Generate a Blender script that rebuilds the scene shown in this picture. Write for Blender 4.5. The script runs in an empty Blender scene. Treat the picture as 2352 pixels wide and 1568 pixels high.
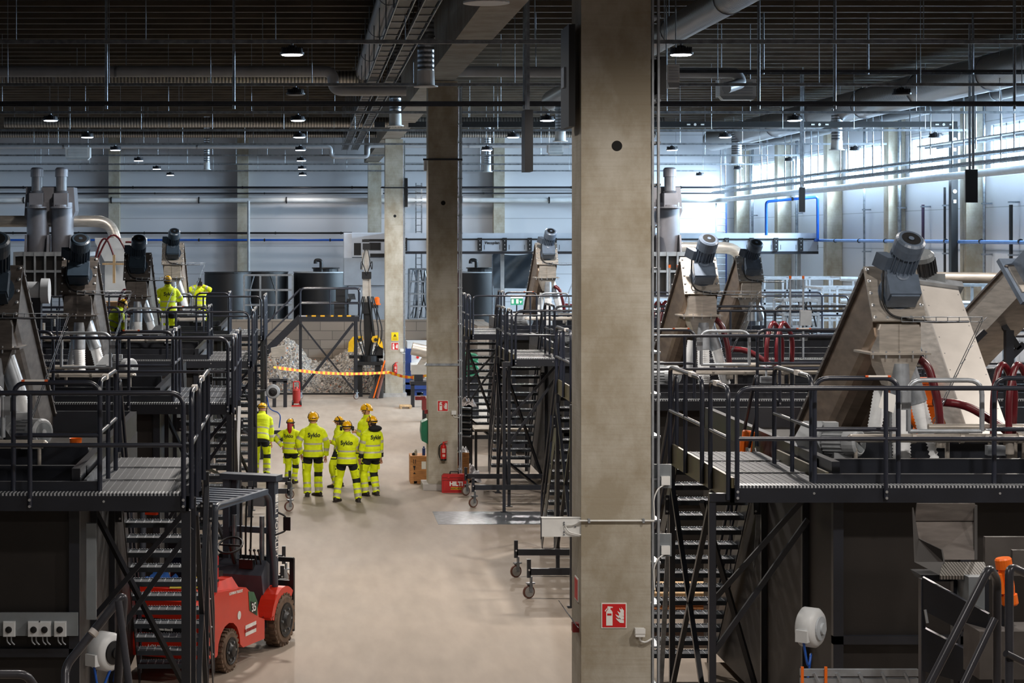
import bpy, math, random
from mathutils import Vector, Matrix, noise
sc = bpy.context.scene
COL = sc.collection
R_ = random.Random(7)
V = Vector
FPX, CX, CY, CAMH = 4600.0, 708.0, 547.0, 5.5      # focal length in pixels, vanishing point, eye height
# ---------------- camera ----------------
cam = bpy.data.objects.new('camera', bpy.data.cameras.new('camera')); COL.objects.link(cam)
cam.location = (0, 0, CAMH); cam.rotation_euler = (math.pi/2, 0, 0)
cam.data.sensor_width = 36; cam.data.lens = FPX*36/2352
cam.data.shift_x = (1176-CX)/2352; cam.data.shift_y = -(784-CY)/2352
cam.data.clip_start = 0.3; cam.data.clip_end = 400
sc.camera = cam
# ---------------- light and exposure ----------------
w = bpy.data.worlds.new('sky'); sc.world = w; w.use_nodes = True
w.node_tree.nodes['Background'].inputs[0].default_value = (0.62, 0.8, 1.0, 1)
w.node_tree.nodes['Background'].inputs[1].default_value = 6.0
LAMP_W = 1000.0
WINDOW_W = 5600.0
sc.view_settings.view_transform = 'Standard'; sc.view_settings.look = 'None'
sc.view_settings.gamma = 1.0; sc.view_settings.use_curve_mapping = False
sc.view_settings.exposure = -0.12
sc.cycles.use_denoising = True
sc.cycles.max_bounces = 6; sc.cycles.diffuse_bounces = 3; sc.cycles.glossy_bounces = 3
sc.cycles.sample_clamp_indirect = 10.0

def area_light(name, loc, rot, sx, sy, power, color, spread=math.pi, shape='RECTANGLE', parent=None):
    l = bpy.data.lights.new(name, 'AREA'); l.shape = shape; l.size = sx
    if shape in ('RECTANGLE', 'ELLIPSE'): l.size_y = sy
    l.energy = power; l.color = color; l.spread = spread
    o = bpy.data.objects.new(name, l); COL.objects.link(o); o.location = loc; o.rotation_euler = rot
    if parent: o.parent = parent
    return o
# daylight standing outside the high windows of the right wall, one per bay
for k in range(6):
    area_light('window_daylight', (20.9, 92-8*k-4, 8.45), (0, math.radians(54), 0), 1.5, 6.4, WINDOW_W, (0.66, 0.83, 1.0), math.radians(125))

def spot_light(name, loc, power, color, parent=None):
    l = bpy.data.lights.new(name, 'SPOT'); l.energy = power; l.color = color; l.spot_size = math.radians(164); l.spot_blend = .35; l.shadow_soft_size = .16
    o = bpy.data.objects.new(name, l); COL.objects.link(o); o.location = loc
    if parent: o.parent = parent
    return o
def lin(c): return tuple(((x/255)/12.92 if x <= 10 else (((x/255)+0.055)/1.055)**2.4) for x in c)
MATS = {}
def mat(name, rgb, rough=0.5, metal=0.0, var=0.12, scale=6.0, bump=0.0, spec=0.5, stretch=None, coat=0.0, emit=None, estr=0.0, rgb2=None, alpha=None):
    if name in MATS: return MATS[name]
    m = bpy.data.materials.new(name); m.use_nodes = True; nt = m.node_tree; b = nt.nodes['Principled BSDF']
    c = lin(rgb)
    tc = nt.nodes.new('ShaderNodeTexCoord'); mp = nt.nodes.new('ShaderNodeMapping'); nz = nt.nodes.new('ShaderNodeTexNoise')
    nt.links.new(tc.outputs['Object'], mp.inputs[0]); nt.links.new(mp.outputs[0], nz.inputs['Vector'])
    if stretch: mp.inputs['Scale'].default_value = stretch
    nz.inputs['Scale'].default_value = scale; nz.inputs['Detail'].default_value = 4
    rp = nt.nodes.new('ShaderNodeValToRGB'); nt.links.new(nz.outputs[0], rp.inputs[0])
    d = lin(rgb2) if rgb2 else tuple(x*(1-var*1.6) for x in c)
    rp.color_ramp.elements[0].position = 0.32; rp.color_ramp.elements[0].color = (*d, 1)
    rp.color_ramp.elements[1].position = 0.68; rp.color_ramp.elements[1].color = (*[min(1, x*(1+(0 if rgb2 else var))) for x in c], 1)
    nt.links.new(rp.outputs[0], b.inputs['Base Color'])
    b.inputs['Roughness'].default_value = rough; b.inputs['Metallic'].default_value = metal
    b.inputs['Specular IOR Level'].default_value = spec
    if coat: b.inputs['Coat Weight'].default_value = coat
    if bump:
        bp = nt.nodes.new('ShaderNodeBump'); bp.inputs['Strength'].default_value = bump; bp.inputs['Distance'].default_value = 0.02
        nt.links.new(nz.outputs[0], bp.inputs['Height']); nt.links.new(bp.outputs[0], b.inputs['Normal'])
    if emit:
        b.inputs['Emission Color'].default_value = (*lin(emit), 1); b.inputs['Emission Strength'].default_value = estr
    if alpha is not None: b.inputs['Alpha'].default_value = alpha
    MATS[name] = m
    return m

class MB:
    """collects shapes into one mesh, world coordinates"""
    def __init__(s): s.v = []; s.f = []; s.m = []; s.sm = []
    def add(s, vs, fs, m=0, smooth=False):
        n = len(s.v); s.v += [tuple(x) for x in vs]
        for f in fs: s.f.append(tuple(n+i for i in f)); s.m.append(m); s.sm.append(smooth)
        return s
    def box(s, x0, x1, y0, y1, z0, z1, m=0):
        if x0 > x1: x0, x1 = x1, x0
        if y0 > y1: y0, y1 = y1, y0
        if z0 > z1: z0, z1 = z1, z0
        vs = [(x, y, z) for z in (z0, z1) for y in (y0, y1) for x in (x0, x1)]
        return s.add(vs, [(0, 2, 3, 1), (4, 5, 7, 6), (0, 1, 5, 4), (2, 6, 7, 3), (0, 4, 6, 2), (1, 3, 7, 5)], m)
    def obox(s, c, ax, ay, az, m=0):
        c = V(c); ax = V(ax); ay = V(ay); az = V(az)
        vs = [c + ax*i + ay*j + az*k for k in (-1, 1) for j in (-1, 1) for i in (-1, 1)]
        return s.add(vs, [(0, 2, 3, 1), (4, 5, 7, 6), (0, 1, 5, 4), (2, 6, 7, 3), (0, 4, 6, 2), (1, 3, 7, 5)], m)
    def bar(s, p, q, w, h, m=0, up=None):
        p = V(p); q = V(q); d = (q-p); L = d.length; d.normalize()
        u = V(up) if up else (V((0, 0, 1)) if abs(d.z) < 0.95 else V((0, 1, 0)))
        sx = d.cross(u).normalized(); uz = sx.cross(d).normalized()
        return s.obox((p+q)/2, sx*w/2, d*L/2, uz*h/2, m)
    def tube(s, pts, r, n=8, m=0, smooth=True, caps=True, closed=False):
        pts = [V(p) for p in pts]; N = len(pts)
        rr = r if isinstance(r, (list, tuple)) else [r]*N
        tang = []
        for i in range(N):
            a = pts[i]-pts[i-1] if i > 0 else pts[1]-pts[0]
            b = pts[i+1]-pts[i] if i < N-1 else pts[-1]-pts[-2]
            t = (a.normalized()+b.normalized())
            tang.append(t.normalized() if t.length > 1e-6 else b.normalized())
        u = tang[0].orthogonal().normalized(); vs = []
        for i in range(N):
            t = tang[i]; u = (u - t*u.dot(t))
            u = u.normalized() if u.length > 1e-6 else t.orthogonal().normalized()
            w_ = t.cross(u)
            for k in range(n):
                a = 2*math.pi*k/n; vs.append(pts[i] + (u*math.cos(a)+w_*math.sin(a))*rr[i])
        fs = [(i*n+k, i*n+(k+1) % n, (i+1)*n+(k+1) % n, (i+1)*n+k) for i in range(N-1) for k in range(n)]
        s.add(vs, fs, m, smooth)
        if caps:
            s.add(vs[:n], [tuple(reversed(range(n)))], m); s.add(vs[-n:], [tuple(range(n))], m)
        return s
    def cyl(s, p, q, r, n=16, m=0, r2=None, smooth=True): return s.tube([p, q], [r, r if r2 is None else r2], n, m, smooth)
    def lathe(s, o, axis, prof, n=24, m=0, smooth=False):
        o = V(o); a = V(axis).normalized(); u = a.orthogonal().normalized(); w_ = a.cross(u); vs = []
        for t, r in prof:
            for k in range(n):
                g = 2*math.pi*k/n; vs.append(o + a*t + (u*math.cos(g)+w_*math.sin(g))*r)
        fs = [(i*n+k, i*n+(k+1) % n, (i+1)*n+(k+1) % n, (i+1)*n+k) for i in range(len(prof)-1) for k in range(n)]
        s.add(vs, fs, m, smooth)
        s.add(vs[:n], [tuple(reversed(range(n)))], m); s.add(vs[-n:], [tuple(range(n))], m)
        return s
    def prism(s, poly, ext, m=0):
        poly = [V(p) for p in poly]; e = V(ext); n = len(poly)
        vs = poly + [p+e for p in poly]
        fs = [tuple(reversed(range(n))), tuple(range(n, 2*n))] + [(i, (i+1) % n, n+(i+1) % n, n+i) for i in range(n)]
        return s.add(vs, fs, m)
    def ball(s, c, rx, ry, rz, n=14, k=8, m=0, z0=-1.0, z1=1.0):
        c = V(c); vs = []
        for i in range(k+1):
            t = math.asin(z0) + (math.asin(z1)-math.asin(z0))*i/k
            for j in range(n):
                a = 2*math.pi*j/n; vs.append(c+V((rx*math.cos(t)*math.cos(a), ry*math.cos(t)*math.sin(a), rz*math.sin(t))))
        fs = [(i*n+j, i*n+(j+1) % n, (i+1)*n+(j+1) % n, (i+1)*n+j) for i in range(k) for j in range(n)]
        return s.add(vs, fs, m, True)
    def quad(s, a, b, c, d, m=0): return s.add([a, b, c, d], [(0, 1, 2, 3)], m)
    def loft(s, rings, m=0, smooth=True, caps=True, wn=0.0):
        """rings: list of (center, ax, ay) ; material may be a list per segment"""
        n = 16; vs = []
        for c, ax, ay in rings:
            for k in range(n):
                a = 2*math.pi*k/n; d_ = V(ax)*math.cos(a)+V(ay)*math.sin(a); p_ = V(c)+d_
                if wn: p_ += d_.normalized()*(noise.noise(V((p_.x*9, p_.y*9, p_.z*13)))*wn+noise.noise(V((p_.x*24, p_.y*24, p_.z*30)))*wn*.45)
                vs.append(p_)
        for i in range(len(rings)-1):
            mm = m[i] if isinstance(m, (list, tuple)) else m
            s.add(vs[i*n:(i+2)*n], [(k, (k+1) % n, n+(k+1) % n, n+k) for k in range(n)], mm, smooth)
        if caps:
            s.add(vs[:n], [tuple(reversed(range(n)))], m[0] if isinstance(m, (list, tuple)) else m)
            s.add(vs[-n:], [tuple(range(n))], m[-1] if isinstance(m, (list, tuple)) else m)
        return s
    def build(s, name, mats, parent=None, label=None, weld=False):
        me = bpy.data.meshes.new(name)
        o0 = ORIG.get(parent.name, V((0, 0, 0))) if parent else V((0, 0, 0))
        me.from_pydata([(x-o0.x, y-o0.y, z-o0.z) for x, y, z in s.v], [], s.f)
        if not isinstance(mats, (list, tuple)): mats = [mats]
        for m in mats: me.materials.append(m)
        me.polygons.foreach_set('material_index', [min(i, len(mats)-1) for i in s.m])
        me.polygons.foreach_set('use_smooth', s.sm)
        me.update()
        o = bpy.data.objects.new(name, me); COL.objects.link(o)
        if parent: o.parent = parent
        ORIG[o.name] = o0
        if label: o['label'] = label
        return o
ORIG = {}
def thing(name, label, cat, loc, group=None):
    o = bpy.data.objects.new(name, None); COL.objects.link(o); o.location = loc; o.empty_display_size = 0.2
    o['label'] = label; o['category'] = cat
    if group: o['group'] = group
    ORIG[o.name] = V(loc)
    return o
def tag(o, label, cat, group=None):
    o['label'] = label; o['category'] = cat
    if group: o['group'] = group
    return o
def struct(o): o['kind'] = 'structure'; return o
def dup(root, loc, label, rotz=None, group=None):
    r = root.copy(); COL.objects.link(r); r.location = loc
    if rotz is not None: r.rotation_euler = (0, 0, rotz)
    r['label'] = label
    if group: r['group'] = group
    for ch in list(root.children):
        c = ch.copy(); COL.objects.link(c); c.parent = r
        for g in list(ch.children):
            d = g.copy(); COL.objects.link(d); d.parent = c
    return r
def fillet(pts, r, n=4):
    """rounds the corners of a polyline"""
    pts = [V(p) for p in pts]; out = [pts[0]]
    for i in range(1, len(pts)-1):
        a, b, c = pts[i-1], pts[i], pts[i+1]
        d1 = (a-b); d2 = (c-b); rr = min(r, d1.length*0.48, d2.length*0.48); d1.normalize(); d2.normalize()
        p0 = b+d1*rr; p1 = b+d2*rr
        for k in range(n+1):
            t = k/n; out.append(p0*(1-t)**2 + b*2*t*(1-t) + p1*t*t)
    out.append(pts[-1]); return out
def P(px, py, Y): return V(((px-CX)*Y/FPX, Y, CAMH-(py-CY)*Y/FPX))
def text(name, body, loc, size, m, parent, rot=(math.pi/2, 0, 0), ext=0.002, align='CENTER', bold=0.0, shear=0.0, warp=None):
    cu = bpy.data.curves.new(name, 'FONT'); cu.body = body; cu.size = size; cu.extrude = ext; cu.align_x = align; cu.align_y = 'CENTER'; cu.offset = bold
    cu.shear = shear; cu.resolution_u = 3
    tmp = bpy.data.objects.new(name, cu); COL.objects.link(tmp)
    bpy.context.view_layer.update()
    me = bpy.data.meshes.new_from_object(tmp.evaluated_get(bpy.context.evaluated_depsgraph_get()))
    bpy.data.objects.remove(tmp); bpy.data.curves.remove(cu)
    if warp:
        for v in me.vertices: v.co = warp(v.co)
    me.materials.clear(); me.materials.append(m)
    o = bpy.data.objects.new(name, me); COL.objects.link(o)
    o0 = ORIG.get(parent.name, V((0, 0, 0))) if parent else V((0, 0, 0))
    o.location = V(loc)-o0; o.rotation_euler = rot
    if parent: o.parent = parent
    return o

# ---------------- materials ----------------
STEEL = mat('painted_dark_steel', (27, 30, 38), 0.35, 0.0, 0.15, 3, spec=0.6)
TUBE = mat('dark_blue_grey_tube', (34, 38, 50), 0.3, 0.0, 0.1, 5, spec=0.7)
BLACK = mat('black_paint', (16, 17, 20), 0.45)
DARKBROWN = mat('dark_tank_steel', (27, 23, 21), 0.5, 0.0, 0.2, 2)
GALV = mat('galvanised_steel', (150, 156, 163), 0.38, 0.85, 0.2, 9)
GALVL = mat('galvanised_light', (168, 174, 181), 0.4, 0.6, 0.12, 9)
STAIN = mat('stainless_brushed', (190, 183, 174), 0.36, 0.55, 0.14, 4, bump=0.03, stretch=(1, 1, 6))
STAINB = mat('stainless_brown_sheen', (142, 124, 108), 0.4, 0.6, 0.22, 2, stretch=(1, 1, 4))  # brownish reflection on the trough flanks is put into the base colour
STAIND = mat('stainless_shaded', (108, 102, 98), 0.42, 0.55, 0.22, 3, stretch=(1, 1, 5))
GREYSS = mat('matt_grey_cladding', (118, 118, 124), 0.5, 0.3, 0.08, 3)
MOTOR = mat('slate_blue_motor', (96, 110, 128), 0.38, 0.1, 0.12, 8, spec=0.6)
MOTORG = mat('light_grey_motor', (170, 174, 178), 0.4, 0.2, 0.1, 8)
WHITE = mat('white_plastic', (225, 226, 224), 0.45, 0, 0.04, 8)
WHITEP = mat('white_painted_steel', (205, 208, 210), 0.42, 0, 0.06, 3)
LGREY = mat('light_grey_paint', (170, 176, 182), 0.4, 0, 0.08, 4)
MGREY = mat('mid_grey_box', (118, 124, 128), 0.45, 0, 0.08, 5)
RED = mat('signal_red', (196, 28, 26), 0.4, 0, 0.06, 7)
DRED = mat('dark_red_hose', (92, 16, 26), 0.3, 0, 0.15, 6, spec=0.7)
ORANGE = mat('signal_orange', (240, 110, 20), 0.35, 0, 0.06, 6)
YELLOW = mat('yellow_paint', (240, 186, 20), 0.4, 0, 0.08, 6)
BLUE = mat('blue_pipe', (26, 84, 176), 0.35, 0, 0.08, 6)
NAVY = mat('navy_paint', (30, 58, 120), 0.4, 0, 0.1, 5)
GREEN = mat('green_plastic', (20, 110, 78), 0.4, 0, 0.1, 5)
WOOD = mat('plywood', (190, 132, 78), 0.6, 0, 0.18, 4, stretch=(1, 1, 7))
WOODL = mat('pale_timber', (196, 164, 122), 0.65, 0, 0.15, 5, stretch=(5, 1, 1))
CARD = mat('cardboard', (176, 138, 98), 0.75, 0, 0.1, 5)
BOLT = mat('zinc_bolt', (215, 218, 220), 0.25, 0.8, 0.05, 10)
RUBBER = mat('black_rubber', (24, 24, 25), 0.7, 0, 0.2, 8)
CASTER = mat('grey_caster_tread', (150, 148, 144), 0.5, 0, 0.08, 6)
CASTERR = mat('brown_caster_rim', (96, 60, 48), 0.5, 0, 0.1, 6)
HOSE = mat('ribbed_clear_hose', (240, 243, 246), 0.35, 0.0, 0.1, 6)
DUCTW = mat('white_insulated_duct', (165, 168, 174), 0.45, 0.1, 0.06, 3)
# ---------------- room shell ----------------
XL, XR, YF, YB, ZR = -21.8, 20.2, 92.3, -3.0, 10.45
def floor_mat():
    m = bpy.data.materials.new('sealed_concrete_floor'); m.use_nodes = True; nt = m.node_tree; b = nt.nodes['Principled BSDF']
    g = nt.nodes.new('ShaderNodeNewGeometry')
    def nz(scale, det, st=(1, 1, 1)):
        mp = nt.nodes.new('ShaderNodeMapping'); mp.inputs['Scale'].default_value = st; nt.links.new(g.outputs['Position'], mp.inputs[0])
        n = nt.nodes.new('ShaderNodeTexNoise'); n.inputs['Scale'].default_value = scale; n.inputs['Detail'].default_value = det
        nt.links.new(mp.outputs[0], n.inputs['Vector']); return n
    a = nz(0.9, 8, (1.2, 0.4, 1)); c = nz(4.0, 10, (1, 0.2, 1))
    mx = nt.nodes.new('ShaderNodeMath'); mx.operation = 'MULTIPLY_ADD'; mx.inputs[1].default_value = 0.5
    nt.links.new(c.outputs[0], mx.inputs[0]); ml = nt.nodes.new('ShaderNodeMath'); ml.operation = 'MULTIPLY'; ml.inputs[1].default_value = 0.5
    nt.links.new(a.outputs[0], ml.inputs[0]); nt.links.new(ml.outputs[0], mx.inputs[2])
    r = nt.nodes.new('ShaderNodeValToRGB'); nt.links.new(mx.outputs[0], r.inputs[0])
    e = r.color_ramp.elements; e[0].position = 0.35; e[0].color = (*lin((146, 134, 121)), 1); e[1].position = 0.62; e[1].color = (*lin((164, 151, 138)), 1)
    nt.links.new(r.outputs[0], b.inputs['Base Color'])
    rr = nt.nodes.new('ShaderNodeMapRange'); rr.inputs[3].default_value = 0.45; rr.inputs[4].default_value = 0.7
    nt.links.new(a.outputs[0], rr.inputs[0]); nt.links.new(rr.outputs[0], b.inputs['Roughness'])
    b.inputs['Specular IOR Level'].default_value = 0.35
    return m
def concrete(name, c1, c2, c3):
    m = bpy.data.materials.new(name); m.use_nodes = True; nt = m.node_tree; b = nt.nodes['Principled BSDF']
    g = nt.nodes.new('ShaderNodeNewGeometry')
    def nz(scale, det, st):
        mp = nt.nodes.new('ShaderNodeMapping'); mp.inputs['Scale'].default_value = st; nt.links.new(g.outputs['Position'], mp.inputs[0])
        n = nt.nodes.new('ShaderNodeTexNoise'); n.inputs['Scale'].default_value = scale; n.inputs['Detail'].default_value = det; n.inputs['Roughness'].default_value = 0.65
        nt.links.new(mp.outputs[0], n.inputs['Vector']); return n
    big = nz(1.7, 8, (1, 1, 0.7)); band = nz(3.0, 8, (0.5, 0.5, 16)); fine = nz(30, 3, (1, 1, 1))
    r = nt.nodes.new('ShaderNodeValToRGB'); nt.links.new(big.outputs[0], r.inputs[0])
    e = r.color_ramp.elements; e[0].position = 0.38; e[0].color = (*lin(c1), 1); e[1].position = 0.62; e[1].color = (*lin(c2), 1)
    r2 = nt.nodes.new('ShaderNodeValToRGB'); nt.links.new(band.outputs[0], r2.inputs[0])
    e = r2.color_ramp.elements; e[0].position = 0.46; e[0].color = (0, 0, 0, 1); e[1].position = 0.66; e[1].color = (0.2, 0.2, 0.2, 1)
    mx = nt.nodes.new('ShaderNodeMixRGB'); nt.links.new(r2.outputs[0], mx.inputs[0]); nt.links.new(r.outputs[0], mx.inputs[1]); mx.inputs[2].default_value = (*lin(c3), 1)
    nt.links.new(mx.outputs[0], b.inputs['Base Color']); b.inputs['Roughness'].default_value = 0.8; b.inputs['Specular IOR Level'].default_value = 0.25
    bp = nt.nodes.new('ShaderNodeBump'); bp.inputs['Strength'].default_value = 0.15; bp.inputs['Distance'].default_value = 0.01
    nt.links.new(fine.outputs[0], bp.inputs['Height']); nt.links.new(bp.outputs[0], b.inputs['Normal'])
    return m
def panel_mat(name, rgb, seam_axis_z=1.28):
    """white sandwich panels with thin horizontal seams"""
    m = bpy.data.materials.new(name); m.use_nodes = True; nt = m.node_tree; b = nt.nodes['Principled BSDF']
    g = nt.nodes.new('ShaderNodeNewGeometry'); sp = nt.nodes.new('ShaderNodeSeparateXYZ'); nt.links.new(g.outputs['Position'], sp.inputs[0])
    d = nt.nodes.new('ShaderNodeMath'); d.operation = 'DIVIDE'; d.inputs[1].default_value = seam_axis_z; nt.links.new(sp.outputs[2], d.inputs[0])
    fr = nt.nodes.new('ShaderNodeMath'); fr.operation = 'FRACT'; nt.links.new(d.outputs[0], fr.inputs[0])
    r = nt.nodes.new('ShaderNodeValToRGB'); nt.links.new(fr.outputs[0], r.inputs[0]); r.color_ramp.interpolation = 'CONSTANT'
    e = r.color_ramp.elements; e[0].color = (*[x*0.6 for x in lin(rgb)], 1); e[0].position = 0; e[1].position = 0.022; e[1].color = (*lin(rgb), 1)
    nt.links.new(r.outputs[0], b.inputs['Base Color']); b.inputs['Roughness'].default_value = 0.5
    return m
M_FLOOR = floor_mat()
M_PILLAR = concrete('cast_concrete', (156, 147, 129), (186, 181, 169), (140, 124, 100))
M_PANEL = panel_mat('white_wall_panels', (196, 198, 204))
M_ROOF = mat('dark_roof_deck', (36, 31, 27), 0.75, 0, 0.3, 0.6, stretch=(0.3, 3, 1))
M_ROOFR = mat('roof_rib_steel', (92, 82, 70), 0.5, 0.2, 0.2, 1)
struct(MB().box(XL-.3, XR+.3, YB, YF+.3, -0.2, 0).build('floor', M_FLOOR))
c = MB().box(XL-.3, XR+.5, YB, YF+.5, ZR, ZR+.3)
ceil = struct(c.build('ceiling', M_ROOF))
rib = MB(); y = 5.0
while y < 92:
    rib.box(XL, XR, y, y+.09, ZR-.10, ZR-.001); y += 1.15
struct(rib.build('ceiling_rib', M_ROOFR))
struct(MB().box(XL-.3, XR+.3, YF, YF+.3, 0, ZR).build('wall_far', M_PANEL))
struct(MB().box(XL-.3, XL, YB, YF, 0, ZR).build('wall_left', M_PANEL))
struct(MB().box(XL-.3, XR+.3, YB-.3, YB, 0, ZR).build('wall_back', M_PANEL))
# right wall with a row of high windows between the columns
WZ0, WZ1 = 7.35, 8.85
CY_ = [92-8*k-0.0 for k in range(12)]        # column lines 92, 84, 76 ...
wr = MB().box(XR, XR+.3, YB, YF, 0, WZ0).box(XR, XR+.3, YB, YF, WZ1, ZR)
prev = YF
for k in range(6):
    y1, y0 = 92-8*k-0.75, 92-8*(k+1)+0.8
    wr.box(XR, XR+.3, y1, prev, WZ0, WZ1); prev = y0
wr.box(XR, XR+.3, YB, prev, WZ0, WZ1)
struct(wr.build('wall_right', M_PANEL))
M_FRAME = mat('window_frame_paint', (214, 218, 224), 0.4, 0, 0.03)
gm = bpy.data.materials.new('window_glass'); gm.use_nodes = True; nt = gm.node_tree; nt.nodes.clear()
o_ = nt.nodes.new('ShaderNodeOutputMaterial'); t_ = nt.nodes.new('ShaderNodeBsdfTransparent'); g_ = nt.nodes.new('ShaderNodeBsdfGlossy'); x_ = nt.nodes.new('ShaderNodeMixShader')
t_.inputs[0].default_value = (0.93, 0.96, 0.97, 1); g_.inputs['Roughness'].default_value = 0.05; x_.inputs[0].default_value = 0.06
nt.links.new(t_.outputs[0], x_.inputs[1]); nt.links.new(g_.outputs[0], x_.inputs[2]); nt.links.new(x_.outputs[0], o_.inputs[0])
for k in range(6):
    y1, y0 = 92-8*k-0.75, 92-8*(k+1)+0.8
    g = struct(MB().box(XR+.14, XR+.16, y0, y1, WZ0, WZ1).build('window_%d' % (k+1), gm))
    f = MB(); n = 6
    for i in range(n+1):
        yy = y0+(y1-y0)*i/n; f.box(XR+.08, XR+.2, max(y0, yy-.04), min(y1, yy+.04), WZ0, WZ1)
    f.box(XR+.08, XR+.2, y0, y1, WZ0, WZ0+.07).box(XR+.08, XR+.2, y0, y1, WZ1-.07, WZ1)
    f.box(XR-.02, XR, y0-.05, y1+.05, WZ0-.06, WZ0)
    f.build('window_frame', M_FRAME, g)
# wall columns
for k, yc in enumerate(CY_[:10]):
    struct(MB().box(19.62, 20.19, yc-.28, yc+.28, 0, ZR-.01).build('column_right_wall', M_PILLAR))
for xc in (-20.7, -14.8, -8.9, -3.0, 8.75, 14.6):
    struct(MB().box(xc-.25, xc+.25, YF-.55, YF-.01, 0, ZR-.01).build('column_far_wall', M_PILLAR))
# free standing pillars along the aisle and the beam on top
PX0, PX1 = 2.59, 3.25
PY = [19.0, 43.8, 69.5, 90.6]
PXO = [0, .035, .08, .12]
for i, yy in enumerate(PY):
    o_ = PXO[i]; p = MB().box(PX0+o_, PX1+o_*.5, yy, yy+.68, 0, 8.94)
    # joint lines of the formwork
    struct(p.build('pillar_%d' % (i+1), M_PILLAR))
    struct(MB().box(PX0+o_-.12, PX1+o_*.5+.12, yy-.1, yy+.78, 0, .13).build('pillar_base', mat('base_paint', (176, 172, 168), .6), None))
struct(MB().box(2.56, 3.2, 0, YF-.6, 8.95, 10.44).build('beam_over_pillars', concrete('beam_concrete', (128, 122, 114), (150, 146, 138), (118, 108, 96))))
# through holes of the pillars, as dark discs with the inner shade in their colour
HOLE = mat('hole_shadow', (22, 22, 22), .9)
for (px, py, yy) in ((1417, 335, 19.0), (1018, 466, 43.8), (907, 496, 69.5)):
    c_ = P(px, py, yy)
    h = MB().lathe((c_.x, yy-.006, c_.z), (0, 1, 0), [(0, .045), (.004, .05), (.005, .04)], 20)
    struct(h.build('pillar_hole', HOLE))
# trench grating and joints in the floor
struct(MB().box(2.5, 4.9, 38.5, 40.3, 0.0, 0.006).build('floor_grating', GALV))
# ---------------- lamps ----------------
ORD = ['nearest', 'second', 'third', 'fourth', 'fifth', 'sixth', 'seventh', 'eighth', 'farthest']
LY = [22.8, 30.9, 39.5, 48.2, 56.2, 64.4, 73.2, 82, 90]
LAMPZ = 8.33
LAMPB = mat('lamp_housing', (34, 36, 44), 0.45, 0.3, 0.1, 8)
GLOW = mat('lamp_diffuser_lit', (255, 255, 255), 0.4, emit=(232, 238, 255), estr=26.0)
GLOWOFF = mat('lamp_diffuser_unlit', (120, 124, 130), 0.4)
def lamp(x, y, label, lit=True, power=LAMP_W):
    t = thing('high_bay_lamp', label, 'ceiling lamp', (x, y, LAMPZ), 'high bay lamps hanging in rows under the roof')
    b = MB().lathe((x, y, LAMPZ), (0, 0, 1), [(0.0, .185), (.03, .19), (.035, .17), (.10, .165), (.105, .07), (.14, .06)], 24)
    for k in range(24):
        a = 2*math.pi*k/24; b.bar((x+.16*math.cos(a), y+.16*math.sin(a), LAMPZ+.03), (x+.16*math.cos(a), y+.16*math.sin(a), LAMPZ+.115), .012, .035)
    b.build('housing', LAMPB, t)
    MB().lathe((x, y, LAMPZ-.012), (0, 0, 1), [(0, .15), (.011, .165)], 20).build('diffuser', GLOW if lit else GLOWOFF, t)
    MB().box(x-.012, x+.012, y-.03, y+.03, LAMPZ+.12, LAMPZ+.16).cyl((x, y, LAMPZ+.13), (x, y, LAMPZ+.2), .02, 8).build('hanger', GALV, t)
    if lit and power:
        l = spot_light('lamp_light', (0, 0, -.2), power, (1.0, 0.92, 0.84), t)
ROWS = [(-12.1, 'outer left', (6, 8)), (-6.2, 'left', range(3, 9)), (-.25, 'aisle', (0, 1, 2, 3, 4, 5, 6, 7, 8)), (5.75, 'centre right', (1, 3, 4, 5, 8)),
        (11.7, 'right', (0, 2, 3, 4, 5)), (17.6, 'outer right', (3, 4, 5, 6, 7, 8))]
NM = {0: 'at the top edge', 1: 'largest and lowest in frame', 2: 'unlit between two lit ones'}
for x, nm, ks in ROWS:
    for q, k in enumerate(ks):
        lit = not (k == 2 or nm == 'outer right'); o_ = ORD[q] if q < len(ks)-1 else 'farthest'
        if nm == 'right' and k == 0: x_ = 5.75; lbl = 'lit ceiling lamp cut by the top edge right of the big pillar'
        elif nm == 'aisle' and k == 0: x_ = x; lbl = 'lit ceiling lamp cut by the top edge above the aisle'
        else: x_ = x; lbl = '%s high bay lamp, %s one of the row over the %s' % ('lit' if lit else 'unlit', o_, {'aisle': 'middle aisle', 'left': 'left machines', 'outer left': 'far left side', 'centre right': 'right edge of the aisle', 'right': 'right machines', 'outer right': 'strip beside the windows'}[nm])
        lamp(x_, LY[k], lbl, lit, LAMP_W*(.28, 1.9, 1, 1.15, 1, 1, .9, .35, .15)[k]*(.2 if x < -1 else 1.0))
for x, y in ((11.7, 22.8), (11.7, 30.9), (11.7, 14.6), (-.25, 14.6), (5.75, 14.6), (-.25, 6.4), (5.75, 6.4)):
    # the rows go on over the spot the photograph was taken from
    lamp(x, y, 'lit high bay lamp over the near end of the hall', True, LAMP_W*(1.0 if x > 11 or (x > 5 and y > 14) else .34))
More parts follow.
